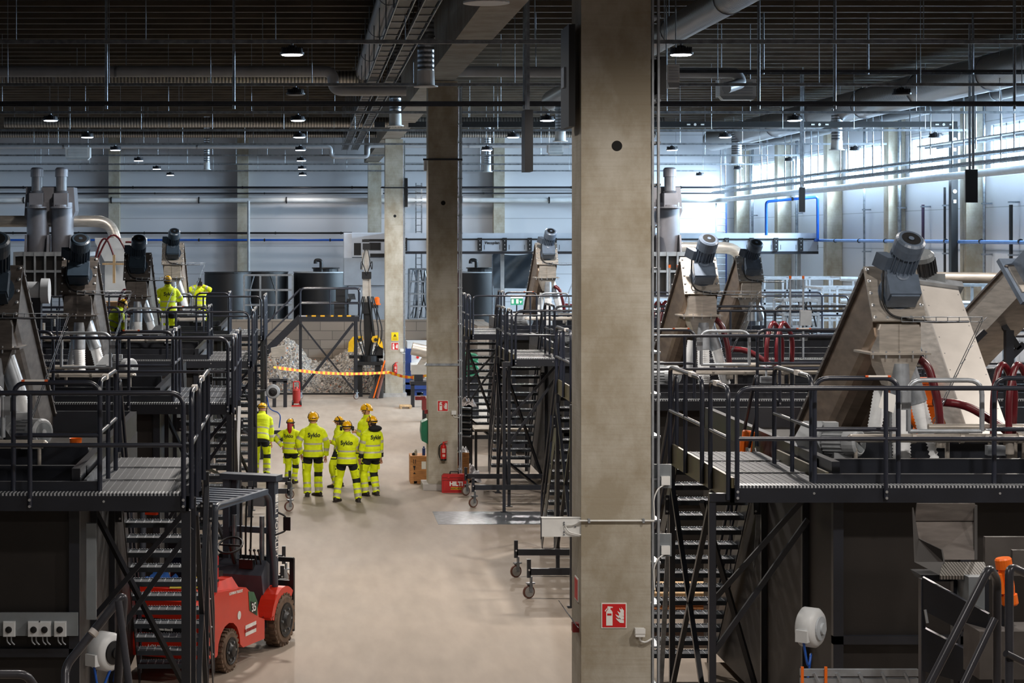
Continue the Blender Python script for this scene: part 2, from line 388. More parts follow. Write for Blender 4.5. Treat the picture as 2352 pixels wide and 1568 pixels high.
# ---------------- platforms ----------------
def stripes(name, c1, c2, axis, period, duty, metal=.5, rough=.4):
    if name in MATS: return MATS[name]
    m = bpy.data.materials.new(name); m.use_nodes = True; nt = m.node_tree; b = nt.nodes['Principled BSDF']
    g = nt.nodes.new('ShaderNodeTexCoord'); sp = nt.nodes.new('ShaderNodeSeparateXYZ'); nt.links.new(g.outputs['Object'], sp.inputs[0])
    d = nt.nodes.new('ShaderNodeMath'); d.operation = 'DIVIDE'; d.inputs[1].default_value = period; nt.links.new(sp.outputs[axis], d.inputs[0])
    fr = nt.nodes.new('ShaderNodeMath'); fr.operation = 'FRACT'; nt.links.new(d.outputs[0], fr.inputs[0])
    r = nt.nodes.new('ShaderNodeValToRGB'); nt.links.new(fr.outputs[0], r.inputs[0]); r.color_ramp.interpolation = 'CONSTANT'
    e = r.color_ramp.elements; e[0].color = (*lin(c1), 1); e[0].position = 0; e[1].position = duty; e[1].color = (*lin(c2), 1)
    nt.links.new(r.outputs[0], b.inputs['Base Color']); b.inputs['Roughness'].default_value = rough; b.inputs['Metallic'].default_value = metal
    MATS[name] = m; return m
GRAT_EDGE = stripes('grating_edge', (205, 208, 212), (60, 64, 70), 0, .035, .45)
PLATE = mat('tread_plate', (52, 58, 66), 0.6, 0.2, 0.1, 5)
OLIVE = mat('olive_toe_plate', (92, 86, 66), 0.4, 0.3, 0.12, 4)
STICK = mat('sticker_white', (226, 220, 214), 0.5, 0, .03)
STICKO = mat('sticker_orange', (216, 96, 48), 0.5, 0, .03)
DZ, RZ_, MZ = 3.08, 4.05, 3.56
def rail_loop(mb, p, q, z0, zt=RZ_, zm=MZ, r=.024, mids=(), drop_a=True, drop_b=True):
    """inverted U rail between p and q (xy), posts down to z0, middle bar"""
    p = V((p[0], p[1], 0)); q = V((q[0], q[1], 0)); pts = []
    A = p+V((0, 0, zt)); B = q+V((0, 0, zt))
    if drop_a: pts.append(p+V((0, 0, z0)))
    pts += [A, B]
    if drop_b: pts.append(q+V((0, 0, z0)))
    mb.tube(fillet(pts, .14, 5), r, 10)
    mb.cyl(p+V((0, 0, zm)), q+V((0, 0, zm)), r*.9, 8)
    for t in mids: mb.cyl(p.lerp(q, t)+V((0, 0, z0)), p.lerp(q, t)+V((0, 0, zt)), r*.95, 8)
def wheel(x, y, parent, dirx=1, r=.10, fork=True):
    """swivel caster standing on the floor, turned partly towards the camera"""
    a = V((.45, -.89, 0)).normalized(); b = V((.89, .45, 0)); c = V((x, y, r)); zz = V((0, 0, 1))
    MB().lathe(c-a*.02, a, [(0, r*.8), (.005, r), (.035, r), (.04, r*.8)], 24).build('caster_wheel', CASTERR, parent)
    MB().lathe(c-a*.023, a, [(0, r*.78), (.003, r*.8), (.043, r*.8), (.046, r*.78)], 20).lathe(c-a*.03, a, [(0, .02), (.06, .02)], 10).build('caster_hub', CASTER, parent)
    m = MB()
    for s_ in (-.034, .034): m.obox(c+a*s_+b*.02+zz*r*.62, a*.003, b*.028, zz*r*.66)
    m.obox(c+b*.03+zz*(r*1.3), a*.04, b*.06, zz*.01).cyl(c+b*.04+zz*r*1.3, (x+b.x*.04, y+b.y*.04, .33), .022, 8)
    m.build('caster_fork', GALV, parent)

def module(side, a, y0, which, first=False, mirror_word='left'):
    fx = lambda u: a+side*u
    line = 'left' if side < 0 else 'right'
    # --- service platform
    t = thing('service_platform', 'dark steel walkway platform with tube railings, %s of the %s line' % (which, line), 'platform', (fx(4), y0, DZ), 'steel walkway platforms along both machine lines')
    W = 9.5
    b = MB().box(fx(0), fx(W), y0, y0+.03, DZ-.14, DZ).box(fx(0), fx(W), y0+.03, y0+.07, DZ-.14, DZ-.12).box(fx(0), fx(W), y0+.03, y0+.07, DZ-.02, DZ)
    for u in (.8, 2.6, 5.2, 7.8): b.cyl((fx(u), y0+.001, DZ-.05), (fx(u), y0-.006, DZ-.05), .012, 10, 1)
    b.build('front_beam', [STEEL, BOLT], t)
    MB().box(fx(.0), fx(W), y0+.03, y0+.2, DZ, DZ+.022).build('walkway_grating', GRAT_EDGE, t)
    g = MB(); rail_loop(g, (fx(.05), y0-.02), (fx(W), y0-.02), DZ-.1, mids=[(1.49-.05)/(W-.05), (2.9-.05)/(W-.05), (4.35-.05)/(W-.05), (5.8-.05)/(W-.05), (7.3-.05)/(W-.05)], drop_b=True)
    for u in (.05, 1.49, 2.9, 4.35, 5.8, 7.3):
        for dz in (-.03, -.09): g.cyl((fx(u), y0-.044, DZ+dz), (fx(u), y0-.055, DZ+dz), .014, 8, 1)
    g.build('front_railing', [TUBE, BOLT], t)
    yi = y0+.22; IZ = 4.13
    for (u0, u1) in ((.86, 1.68), (2.62, 5.1), (5.3, 8.9)):
        g = MB(); rail_loop(g, (fx(u0), yi), (fx(u1), yi), DZ-.12, IZ, 3.63, mids=[.5] if u1-u0 > 1.5 else ()) if True else rail_loop(g, (fx(u0), yi), (fx(u1), yi), DZ-.12, mids=[.5] if u1-u0 > 1.5 else ())
        for u in (u0, u1):
            for dz in (-.03, -.09): g.cyl((fx(u), yi-.024, DZ+dz), (fx(u), yi-.034, DZ+dz), .013, 8, 1)
        s_ = g.build('inner_railing', [TUBE, BOLT], t)
    g = MB(); rail_loop(g, (fx(1.78), yi), (fx(2.5), yi), 3.61, IZ-.02, 3.61)
    g.prism([(fx(1.71), yi-.02, 3.82), (fx(1.8), yi-.02, 3.82), (fx(1.8), yi-.02, 4.0), (fx(1.71), yi-.02, 4.0)], (0, .02, 0))
    g.build('gate', GALVL, t, label='light grey lift gate')
    MB().box(fx(.86), fx(W), yi+.0, yi+.06, DZ-.16, DZ+.11).build('toe_beam', STEEL, t)
    for u in (9.3,): MB().bar((fx(u), yi+.2, 0), (fx(u), yi+.2, DZ-.16), .09, .09).build('support_post', STEEL, t)
    for (u0, u1) in ((1.35, 1.6), (3.2, 3.42)):
        m_ = MB().box(fx(u0), fx(u1), yi-.03, yi+.0, IZ+.012, IZ+.028, 0); m_.box(fx(u0), fx(u0+.03), yi-.031, yi+.001, IZ+.011, IZ+.029, 1).box(fx(u1-.03), fx(u1), yi-.031, yi+.001, IZ+.011, IZ+.029, 1)
        m_.build('safety_sticker', [STICK, STICKO], t)
    # --- stair tower with landing
    s = thing('stair_tower', 'rolling stair tower with grated landing at the %s %s platform' % (which, line), 'stairs', (fx(.5), y0+2, 0), 'rolling stair towers beside the aisle')
    ye = y0+3.2
    lp = MB().box(fx(.04), fx(.99), y0+.05, ye, DZ+.0, DZ+.012, 0)
    u = .06
    while u < .98: lp.box(fx(u), fx(u+.006), y0+.05, ye, DZ+.012, DZ+.017, 1); u += .072
    for yy in (y0+1.1, y0+2.2): lp.box(fx(.04), fx(.99), yy, yy+.015, DZ+.012, DZ+.028, 1)
    lp.build('landing_plate', [PLATE, mat('landing_bar', (132, 134, 138), .55, .3, .1, 6)], s)
    MB().box(fx(0), fx(.03), y0, ye, DZ-.14, DZ+.10).build('side_beam', OLIVE if side > 0 else STEEL, s)
    MB().box(fx(.99), fx(1.02), y0+.3, ye-.8, DZ-.14, DZ+.12).build('side_beam', OLIVE if side > 0 else GALV, s)
    for (ya, yb, u) in ((y0+.05, y0+.92, 0), (y0+1.35, ye-.02, 0), (y0+.42, ye-1.2, .9)):
        g = MB(); zz = (4.13, 3.63) if u > .5 else (RZ_, MZ); rail_loop(g, (fx(u-.02), ya), (fx(u-.02), yb), DZ-.12 if u < .5 else DZ, *zz, mids=[.5] if yb-ya > 1.4 else ())
        g.build('landing_railing', TUBE, s)
        m_ = MB().bar((fx(u-.02), ya+.45, zz[0]+.005), (fx(u-.02), ya+.62, zz[0]+.005), .05, .05, 0); m_.build('safety_sticker', STICK, s)
    # stair going down away from the landing
    n = 15; rise, go = .195, .17
    for u in (.05, .95):
        p0 = V((fx(u), ye-.05, DZ-.02)); p1 = V((fx(u), ye+go*n+.12, .05))
        st = MB().bar(p0, p1, .012, .22)
        for k in range(1, n, 2):
            c_ = p0.lerp(p1, k/n); st.cyl(c_+V((-side*.012*(1 if u < .5 else -1), 0, 0)), c_+V((-side*.022*(1 if u < .5 else -1), 0, 0)), .012, 8, 1)
        st.build('stringer', [STEEL, BOLT], s)
        hr = MB(); q0 = p0+V((0, .02, .0)); off = V((0, 0, .95))
        hr.tube(fillet([p0+V((0, 0, .1)), p0+off, p1+off+V((0, 0, -.05)), p1+V((0, 0, .1))], .15, 4), .021, 8)
        hr.cyl(p0+off*.5, p1+off*.5, .018, 8)
        hr.cyl(p0.lerp(p1, .5), p0.lerp(p1, .5)+off, .02, 8)
        hr.build('stair_handrail', TUBE, s)
    for k in range(1, n):
        z = DZ-rise*k; y = ye+go*(k-1)+.02
        tr = MB().box(fx(.06), fx(.94), y, y+.006, z-.055, z, 0).box(fx(.06), fx(.94), y+.006, y+.23, z-.012, z-.004, 0).box(fx(.06), fx(.94), y+.225, y+.235, z-.05, z+.004, 2)
        u = .08
        while u < .93: tr.box(fx(u), fx(u+.009), y+.006, y+.23, z-.006, z+.002, 1); u += .093
        u = .07
        while u < .93: tr.box(fx(u), fx(u+.014), y+.222, y+.238, z+.001, z+.012, 1); u += .03
        tr.build('tread', [PLATE, GALVL, GALVL], s)
    # posts, braces
    for (u, yy, w_) in ((.03, y0+.06, .085) if side < 0 else (-.17, y0+.1, .062), (.02, y0+1.0, .06), (.0, ye-.03, .06), (1.03, y0+1.3, .06), (1.03, ye-.03, .06)):
        MB().bar((fx(u), yy, .0 if w_ > .07 else .02), (fx(u), yy, DZ-.14), w_, w_).box(fx(u)-.07, fx(u)+.07, yy-.07, yy+.07, 0, .012).build('post', STEEL, s)
    fb = (lambda u: fx(u)) if side < 0 else (lambda u: fx(1.0-u))
    if side > 0: MB().box(fx(-.2), fx(.05), y0+.06, y0+.14, DZ-.14, DZ-.06).build('post_bracket', STEEL, s)
    yb_ = y0+.98
    for (p, q) in (((fb(.03), yb_, DZ-.2), (fb(1.0), yb_+.1, 1.75)), ((fb(.03), yb_-.06, 2.65), (fb(1.0), yb_, 1.25)), ((fb(1.03), y0+1.3, DZ-.3), (fb(.03), ye-.2, .25)), ((fb(1.0), yb_, .9), (fb(.1), ye-.05, .1)),
                   ((fx(-.01), y0+1.0, DZ-.3), (fx(-.01), ye-.05, .4)), ((fx(-.01), ye-.05, DZ-.3), (fx(-.01), y0+1.0, .4))):
        MB().bar(p, q, .05, .05).build('brace', STEEL, s)
    for u, dx in ((.0, .08), (1.0, .12)):
        pr = MB().box(fx(u)-.07, fx(u)+.07, ye+.02, ye+.04, 2.38, 2.6)
        for i in (-.05, .05):
            for j in (2.42, 2.56): pr.cyl((fx(u)+i, ye+.02, j), (fx(u)+i, ye+.0, j), .013, 8, 1)
        pr.bar((fx(u), ye+.04, 2.55), (fx(u+dx*2), ye+1.6, .1), .055, .035, 2)
        pr.build('prop', [STEEL, BOLT, GALV], s)
    # outriggers with casters reaching into the aisle
    for yy in (y0+.85, y0+2.75):
        o_ = MB().box(fx(-.72), fx(1.0), yy-.035, yy+.035, .36, .46).box(fx(-.76), fx(-.70), yy-.035, yy+.035, .32, .6)
        o_.cyl((fx(-.73), yy-.05, .44), (fx(-.73), yy+.05, .44), .015, 8, 1)
        o_ = o_.build('outrigger', [STEEL, BOLT], s)
        wheel(fx(-.73), yy, s)
    return t, s
WORDS = ['nearest', 'second', 'third', 'farthest']
for i in range(4):
    module(-1, -1.12, 18.8+10.35*i, WORDS[i])
    module(1, 4.10, 19.4+10.35*i, WORDS[i])
# ---------------- services under the roof ----------------
def X_(px, Y): return (px-CX)*Y/FPX
def Z_(py, Y): return CAMH-(py-CY)*Y/FPX
M_SPIRAL = None
def spiral_mat(name, c1, c2, axis, metal=.8):
    m = bpy.data.materials.new(name); m.use_nodes = True; nt = m.node_tree; b = nt.nodes['Principled BSDF']
    g = nt.nodes.new('ShaderNodeNewGeometry'); sp = nt.nodes.new('ShaderNodeSeparateXYZ'); nt.links.new(g.outputs['Position'], sp.inputs[0])
    d = nt.nodes.new('ShaderNodeMath'); d.operation = 'DIVIDE'; d.inputs[1].default_value = .09; nt.links.new(sp.outputs[axis], d.inputs[0])
    fr = nt.nodes.new('ShaderNodeMath'); fr.operation = 'PINGPONG'; fr.inputs[1].default_value = .5; nt.links.new(d.outputs[0], fr.inputs[0])
    r = nt.nodes.new('ShaderNodeValToRGB'); nt.links.new(fr.outputs[0], r.inputs[0])
    e = r.color_ramp.elements; e[0].color = (*lin(c1), 1); e[0].position = .05; e[1].position = .35; e[1].color = (*lin(c2), 1)
    nt.links.new(r.outputs[0], b.inputs['Base Color']); b.inputs['Roughness'].default_value = .3; b.inputs['Metallic'].default_value = metal
    bp = nt.nodes.new('ShaderNodeBump'); bp.inputs['Strength'].default_value = .6; bp.inputs['Distance'].default_value = .02
    nt.links.new(fr.outputs[0], bp.inputs['Height']); nt.links.new(bp.outputs[0], b.inputs['Normal'])
    return m
SPX = spiral_mat('spiral_duct_across', (96, 96, 98), (168, 166, 162), 0)
SPY = spiral_mat('spiral_duct_along', (96, 96, 98), (160, 160, 162), 1, .6)
SPZ = spiral_mat('spiral_duct_drop', (110, 114, 120), (190, 196, 204), 2)
def rods(parent, xs, y, z0, z1, r=.008, name='hanger_rod', m=None, along='x'):
    base = None
    for x in xs:
        xx, yy = (x, y) if along == 'x' else (y, x)
        if base is None:
            base = MB().cyl((xx, yy, z0), (xx, yy, z1), r, 6).build(name, m or GALV, parent); bx, by = xx, yy
        else:
            c_ = base.copy(); COL.objects.link(c_); c_.location = (xx-bx, yy-by, 0)
def frange(a, b, s):
    o = []
    while a < b: o.append(a); a += s
    return o
for k, y in enumerate(LY + [14.6, 6.4]):
    lim = 3.6 if k == 0 else 18.6
    t = thing('lighting_rail', '%s thin galvanised lamp rail running across the hall under the roof' % (ORD[k] if k < 9 else 'overhead near'), 'rail', (0, y, 8.5), 'lamp rails across the hall')
    x0_ = max(-21, -760*y/FPX)
    MB().box(x0_, 18.6 if k < 9 else 8, y-.025, y+.025, 8.50, 8.56).build('track', GALV, t)
    rods(t, [x for x in frange(x0_+.6, 18.4 if k < 9 else 8, 2.0) if not (2.2 < x < 3.1)], y, 8.56, ZR)
# wide cable tray across the hall
def tray(name, label, p, q, wdt=.3, m=None, group='cable trays', rung=.3, flat=True):
    p = V(p); q = V(q); d = (q-p).normalized(); sx = d.cross(V((0, 0, 1))).normalized()
    t = thing(name, label, 'cable tray', tuple(p), group); m = m or GALV
    for s in (-1, 1): MB().bar(p+sx*s*wdt/2, q+sx*s*wdt/2, .015, .07).build('side_rail', m, t)
    L = (q-p).length; n = int(L/rung); r = MB()
    for i in range(n+1): c_ = p+d*(i*rung); r.bar(c_-sx*wdt/2, c_+sx*wdt/2, .03, .015)
    rg = r.build('rungs', m, t); rg['kind'] = 'stuff'
    return t
t = tray('cable_tray', 'dark cable tray crossing the whole hall below the lamp rails', (-13, 38, 8.05), (17.6, 38, 8.05), .4, mat('tray_grey', (62, 66, 74), .4, .4))
rods(t, [-3.83, -1.41, 4.1, 8.55, 9.99, 13.4, 16.2], 38, 7.95, ZR, .028, 'hanger_post')
t = tray('cable_tray', 'short dark cable tray high on the right below the roof', (7.2, 44, 9.15), (18.3, 44, 9.15), .4, mat('tray_grey', (62, 66, 74)))
rods(t, [7.7, 10.0, 12.3, 14.6, 16.9], 44, 9.1, ZR, .022, 'hanger_post')
# trays running along the hall by the pillar beam
for i, x in enumerate((1.42, 1.80)):
    t = tray('cable_tray', '%s of two ladder trays running along the hall beside the beam' % ('left' if i == 0 else 'right'), (x, 26, 8.95), (x, 78, 8.95), .24, GALV, rung=1.0)
    MB().box(x-.09, x+.09, 26, 78, 8.96, 8.99).build('cables', BLACK, t)
    rods(t, frange(27, 78, 3.0), x-.14, 8.95, ZR, .01, 'hanger_rod', along='y')
# spiral and insulated ducts
def duct(name, label, pts, r, m, cat='duct', rr=None, group=None, flange=True):
    t = thing(name, label, cat, tuple(pts[0]), group)
    MB().tube(fillet(pts, rr or r*2.2, 6), r, 18).build('duct_body', m, t)
    pts = [V(p) for p in pts]
    for i in range(len(pts)-1):
        L = (pts[i+1]-pts[i]).length; d = (pts[i+1]-pts[i]).normalized(); n = int(L/6)
        for k in range(1, n+1): c_ = pts[i]+d*(L*k/(n+1)); MB().cyl(c_-d*.03, c_+d*.03, r*1.06, 18).build('joint_band', GALV, t)
    return t
def ceil_hang(t, pts, r=.01):
    for p in pts: MB().cyl(p, (p[0], p[1], ZR), r, 6).build('hanger_rod', GALV, t)
t = duct('insulated_pipe', 'white insulated pipe crossing the roof on the left, dipping at the beam', [(-9, 44, Z_(164, 44)), (X_(765, 44), 44, Z_(164, 44)), (X_(765, 44), 44, Z_(207, 44)), (2.15, 44, Z_(207, 44))], .125, DUCTW, 'pipe')
ceil_hang(t, [(x, 44, Z_(164, 44)) for x in (-7, -4, -1)])
t = duct('insulated_pipe', 'white insulated pipe crossing the roof behind the big pillar to the air unit', [(3.1, 44, Z_(164, 44)), (X_(1692, 44), 44, Z_(168, 44)), (X_(1704, 44), 44, Z_(190, 44)), (X_(1660, 44), 43.6, Z_(205, 44))], .12, DUCTW, 'pipe', .2)
ceil_hang(t, [(x, 44, Z_(164, 44)) for x in (5, 7.5)])
t = duct('insulated_pipe', 'thin white pipe loop far back on the left below the roof', [(-13.8, 73, Z_(337, 73)), (X_(760, 73), 73, Z_(337, 73)), (X_(760, 73), 73, Z_(360, 73)), (X_(845, 73), 73, Z_(360, 73)), (X_(845, 73), 73, Z_(335, 73)), (9.5, 73, Z_(335, 73))], .075, DUCTW, 'pipe', .15)
ceil_hang(t, [(x, 73, Z_(337, 73)) for x in (-10, -6, -2, 5, 8)])
t = duct('spiral_duct', 'long spiral duct on the left lit warm, highest of the three', [(-10.6, 52, Z_(177, 52)), (1.45, 52, Z_(177, 52))], .17, SPX); ceil_hang(t, [(x, 52, 9.6) for x in (-9, -6, -3, 0)])
t = duct('spiral_duct', 'long spiral duct on the left, middle one of the three', [(-9.4, 62, Z_(281, 62)), (11, 62, Z_(281, 62))], .16, SPX); ceil_hang(t, [(x, 62, 9.0) for x in (-8, -4, 0, 5, 9)])
t = duct('spiral_duct', 'thin long spiral duct crossing far back, lowest of the three', [(-13, 75, Z_(309, 75)), (13, 75, Z_(309, 75))], .12, SPX); ceil_hang(t, [(x, 75, 9.3) for x in (-11, -6, -1, 6, 11)])
t = duct('spiral_duct', 'grey spiral duct running along the hall left of the beam', [(1.42, 24, 9.78), (1.42, 51.7, 9.78)], .2, SPY); ceil_hang(t, [(1.42, y, 9.8) for y in (28, 36, 46)])
t = duct('spiral_duct', 'grey spiral duct running along the hall right of the big pillar', [(7.2, 24, 9.6), (7.2, 60, 9.6), (10, 61.5, 9.3)], .27, SPY); ceil_hang(t, [(7.2, y, 9.6) for y in (30, 40, 50)])
t = duct('spiral_duct', 'widest spiral duct running back above the right machines', [(17.0, 44, 9.62), (17.0, 84, 9.62)], .46, SPY, rr=1); ceil_hang(t, [(17, y, 9.7) for y in (48, 56, 64, 72, 80)])
t = duct('spiral_duct', 'black corrugated duct between widest duct and right wall', [(18.75, 44, 9.45), (18.75, 86, 9.45)], .2, BLACK); ceil_hang(t, [(18.75, y, 9.5) for y in (48, 60, 72, 84)])
for (px, py1, sc_, r, lab, tgt) in ((978, 200, 125, .155, 'air outlet drop in front of the second pillar, largest', None), (908, 290, 93, .145, 'air outlet drop between second and third pillar', None), (475, 390, 57, .12, 'small air outlet drop far back on the left', None),
                          (1287, 325, 80, .15, 'air outlet drop left of the big pillar', None), (1120, 395, 55, .14, 'small air outlet drop far back behind second pillar', None), (1117, 8, 194, .19, 'air outlet cut by the top edge of the picture', None),
                          (1922, 345, 73, .17, 'air outlet drop below the widest duct, nearest the windows', None), (1692, 376, 59, .2, 'air outlet drop at the far right corner', None)):
    Y = FPX/sc_; x = X_(px, Y); z = Z_(py1, Y)
    t = thing('air_outlet', lab, 'duct', (x, Y, z), 'vertical air outlets')
    top = ZR if px not in (1287, 1922, 1692) else 9.6
    MB().cyl((x, Y, z+.28), (x, Y, top), r, 20).build('duct_body', SPZ, t)
    MB().lathe((x, Y, z), (0, 0, 1), [(0, r*1.45), (.02, r*1.45), (.03, r*1.08), (.3, r*1.02)], 24).build('outlet_collar', WHITEP, t)
    MB().lathe((x, Y, z+.9), (0, 0, 1), [(0, r*1.12), (.04, r*1.12)], 20).build('joint_band', GALV, t)
# black steel frame with beam across
t = thing('steel_gantry', 'black steel beam across the hall on a black column at the right wall', 'beam', (19.0, 60, 0))
MB().box(3.0, 19.42, 59.9, 60.1, 8.82, 8.99).box(1.98, 2.3, 59.9, 60.1, 8.82, 8.99).build('crossbeam', BLACK, t)
MB().box(19.22, 19.42, 59.85, 60.1, 0, 8.82).build('column', BLACK, t)
for px in (1580, 1865, 2150): MB().cyl((X_(px+15, 60), 59.9, 8.9), (X_(px+15, 60), 59.88, 8.9), .04, 12).box(X_(px, 60)-.05, X_(px, 60)+.05, 59.88, 59.9, 8.88, 8.92).box(X_(px+32, 60)-.05, X_(px+32, 60)+.05, 59.88, 59.9, 8.88, 8.92).build('fitting', WHITE, t)
for z in (8.45, 6.9): MB().cyl((19.32, 59.85, z), (19.32, 59.83, z), .06, 12).box(19.28, 19.36, 59.83, 59.85, z-.35, z-.25).build('fitting', WHITE, t)
# hanging dark panels
def dark_panel(lab, c, wx, wy, h, hang=None):
    t = thing('hanging_panel', lab, 'panel', (c[0], c[1], c[2]), 'dark rectangular hanging panels')
    MB().box(c[0]-wx/2, c[0]+wx/2, c[1]-wy/2, c[1]+wy/2, c[2], c[2]+h).build('panel', BLACK, t)
    if hang:
        for dy in (-.12, .12): MB().bar((c[0]+.0, c[1]+dy, c[2]+h), (c[0]+.0, c[1]+dy, ZR), .045, .045).build('hanger_post', GALV, t)
    else: MB().box(c[0]-wx/2-.02 if wx < wy else c[0]-.05, c[0]+wx/2+.02 if wx < wy else c[0]+.05, c[1]-.08, c[1]+.12, c[2]+h*.4, c[2]+h*.6).build('bracket', GALV, t)
    return t
dark_panel('large dark panel on the left side of the big pillar', (2.5, 19.28, 6.56), .06, .6, .97)
dark_panel('dark panel on the right side of the big pillar, near its top', (3.36, 19.2, 6.87), .09, .3, .36)
dark_panel('slim dark panel hanging on posts between the second and the big pillar', (3.5, 32, 6.56), .13, .5, .98, True)
dark_panel('dark panel beside the third pillar', (3.4, 69.6, Z_(475, 69.5)), .1, .3, 1.0)
dark_panel('dark panel hanging in front of the right wall, smaller one', (X_(1842, 58), 58, Z_(487, 58)), .17, .06, .72, True)
dark_panel('dark panel hanging in front of the right wall, larger one', (X_(2231, 46), 46, Z_(465, 46)), .28, .06, .76, True)
# air heaters
def heater(lab, c, w_, h_):
    t = thing('air_heater', lab, 'heater', tuple(c), 'white air heaters under the roof')
    x, y, z = c
    MB().box(x-w_/2, x+w_/2, y-.25, y+.25, z, z+h_).prism([(x-w_/2, y-.25, z), (x+w_/2, y-.25, z), (x+w_*.42, y-.32, z-.09), (x-w_*.42, y-.32, z-.09)], (0, .3, 0)).build('casing', WHITEP, t)
    for k in range(5): MB().box(x-w_*.4, x+w_*.4, y-.262, y-.25, z+h_*(.12+.16*k), z+h_*(.2+.16*k)).build('louvre', LGREY, t)
    MB().cyl((x-w_*.4, y, z+h_), (x-w_*.4, y, ZR), .01, 6).cyl((x+w_*.4, y, z+h_), (x+w_*.4, y, ZR), .01, 6).build('hanger_rod', GALV, t)
    return t
heater('white air heater under the roof right of the big pillar', (X_(1690, 45.5), 45.5, Z_(222, 45.5)), .82, .38)
heater('white air heater far back on the upper left', (X_(180, 70), 70, Z_(362, 70)), .85, .35)
heater('white air heater left of the big pillar, far back', (X_(1275, 66), 66, Z_(350, 66)), .5, .3)
heater('white box heater close to the right side of the big pillar', (X_(1541, 34), 34, Z_(192, 34)), .2, .3)
# pipes on the walls
def pipe(name, label, pts, r, m, brackets=(), rr=.12, n=10, bdir=(0, .18, 0)):
    t = thing(name, label, 'pipe', tuple(pts[0]))
    MB().tube(fillet(pts, rr, 5), r, n).build('pipe_run', m, t)
    for b_ in brackets:
        b_ = V(b_); q = b_+V(bdir); MB().bar(b_, q, .03, .03).lathe(b_-V(bdir).cross(V((0, 0, 1))).normalized()*.03, V(bdir).cross(V((0, 0, 1))), [(0, r*1.4), (.06, r*1.4)], 10).build('pipe_clamp', BLACK, t)
    return t
YW = 91.9
pipe('heating_pipe', 'wide white pipe running round the far and right walls', [(-14.7, 91.5, 7.24), (18.9, 91.5, 7.24), (18.9, 42, 7.36)], .11, WHITEP, [(x, 91.5, 7.24) for x in range(-13, 18, 4)], .8, bdir=(0, .3, 0))
pipe('air_pipe', 'blue compressed air pipe along the left half of the far wall', [(-14.7, YW-.3, 5.42), (1.75, YW-.3, 5.42)], .05, BLUE, [(x, YW-.3, 5.42) for x in range(-14, 2, 3)], bdir=(0, .4, 0))
pipe('water_pipe', 'thin black pipe above the blue pipe on the far wall', [(-14.7, YW-.3, 5.74), (2.0, YW-.3, 5.74)], .045, BLACK, [(x+.5, YW-.3, 5.74) for x in range(-14, 2, 3)], bdir=(0, .4, 0))
pipe('air_pipe', 'pale blue pipe along the right wall with black clamps', [(19.45, 77.5, 5.42), (19.45, 50, 5.38)], .055, mat('pale_blue_pipe', (88, 128, 190), .3, 0.1, .06), [(19.45, y, 5.41) for y in frange(51.5, 77, 3.2)], bdir=(.18, 0, 0))
pipe('air_pipe', 'blue pipe loop climbing the wall beside the long conveyor', [(X_(1760, 76), 76, Z_(540, 76)), (X_(1760, 76), 76, Z_(463, 76)), (X_(1878, 76), 76, Z_(452, 76)), (X_(1878, 76), 76, Z_(552, 76)), (19.45, 77.4, 5.42)], .055, BLUE, [(X_(1820, 76), 76, Z_(457, 76))], bdir=(0, .3, 0))
for i, (z, dy) in enumerate(((8.0, 42), (7.8, 42), (7.57, 42))):
    x_ = 18.5-.0*i
    far = (60.5, 91, 91)[i]
    t = tray('cable_tray', '%s of the three cable trays along the window wall' % ('topmost', 'middle', 'lowest')[i], (x_+(.3 if i == 0 else 0), dy, z+(.22 if i == 0 else 0)), (x_+(.3 if i == 0 else 0), far, z+(.22 if i == 0 else 0)), .35, GALV, 'cable trays along the window wall', 1.0)
    MB().box(x_-.12, x_+.14, dy, far, z+.02+(.22 if i == 0 else 0), z+.06+(.22 if i == 0 else 0)).build('cables', WHITEP, t)
    rods(t, frange(43+i, far, 4.0), x_-.17, z-.05, ZR, .022, 'hanger_post', GALV, 'y')
# electrical risers and slim pipes on the right wall
for i, (px, py0, c_, wpx) in enumerate(((2120, 470, 'dark_purple', 7), (2170, 430, 'black', 6), (2322, 470, 'black', 9), (2066, 430, 'grey', 9), (1985, 420, 'grey', 5), (2260, 400, 'grey', 6), (1728, 360, 'grey', 6), (1830, 440, 'grey', 7))):
    s_ = (px-708)/19.95; Y = FPX/s_
    mm = {'dark_purple': mat('dark_purple_conduit', (58, 40, 66), .4), 'black': BLACK, 'grey': GALV}[c_]
    t = thing('riser_pipe', '%s vertical pipe on the right wall, %s' % (c_.replace('_', ' '), ('left of the black column', 'beside the black column', 'nearest the right edge', 'between two concrete columns, wide', 'thin between concrete columns', 'right of the last column', 'near the far corner', 'behind the hanging dark panel')[i]), 'pipe', (19.95, Y, 0))
    MB().cyl((19.95, Y, 0), (19.95, Y, Z_(py0, Y) if c_ != 'grey' else 9.8), wpx/2/s_, 8).build('pipe_run', mm, t)
    for z in (1.5, 3.5, 5.0, 6.5): MB().box(19.88, 20.18, Y-.06, Y+.06, z, z+.05).build('pipe_clamp', GALV, t)
pipe('riser_pipe', 'pale vertical pipe on the far wall, left half', [(X_(571, YW-.7), YW-.75, 7.2), (X_(571, YW-.7), YW-.75, .0)], .065, LGREY, [])
pipe('water_pipe', 'dark horizontal pipe high on the far wall', [(-14.5, 91.4, 7.82), (19, 91.4, 7.82)], .045, STEEL, [(x, 91.4, 7.82) for x in range(-13, 18, 5)], bdir=(0, .4, 0))
pipe('water_pipe', 'second dark horizontal pipe high on the far wall, just under the first', [(-14.5, 91.4, 7.55), (19, 91.4, 7.55)], .03, STEEL, [(x, 91.4, 7.55) for x in range(-12, 18, 5)], bdir=(0, .4, 0))
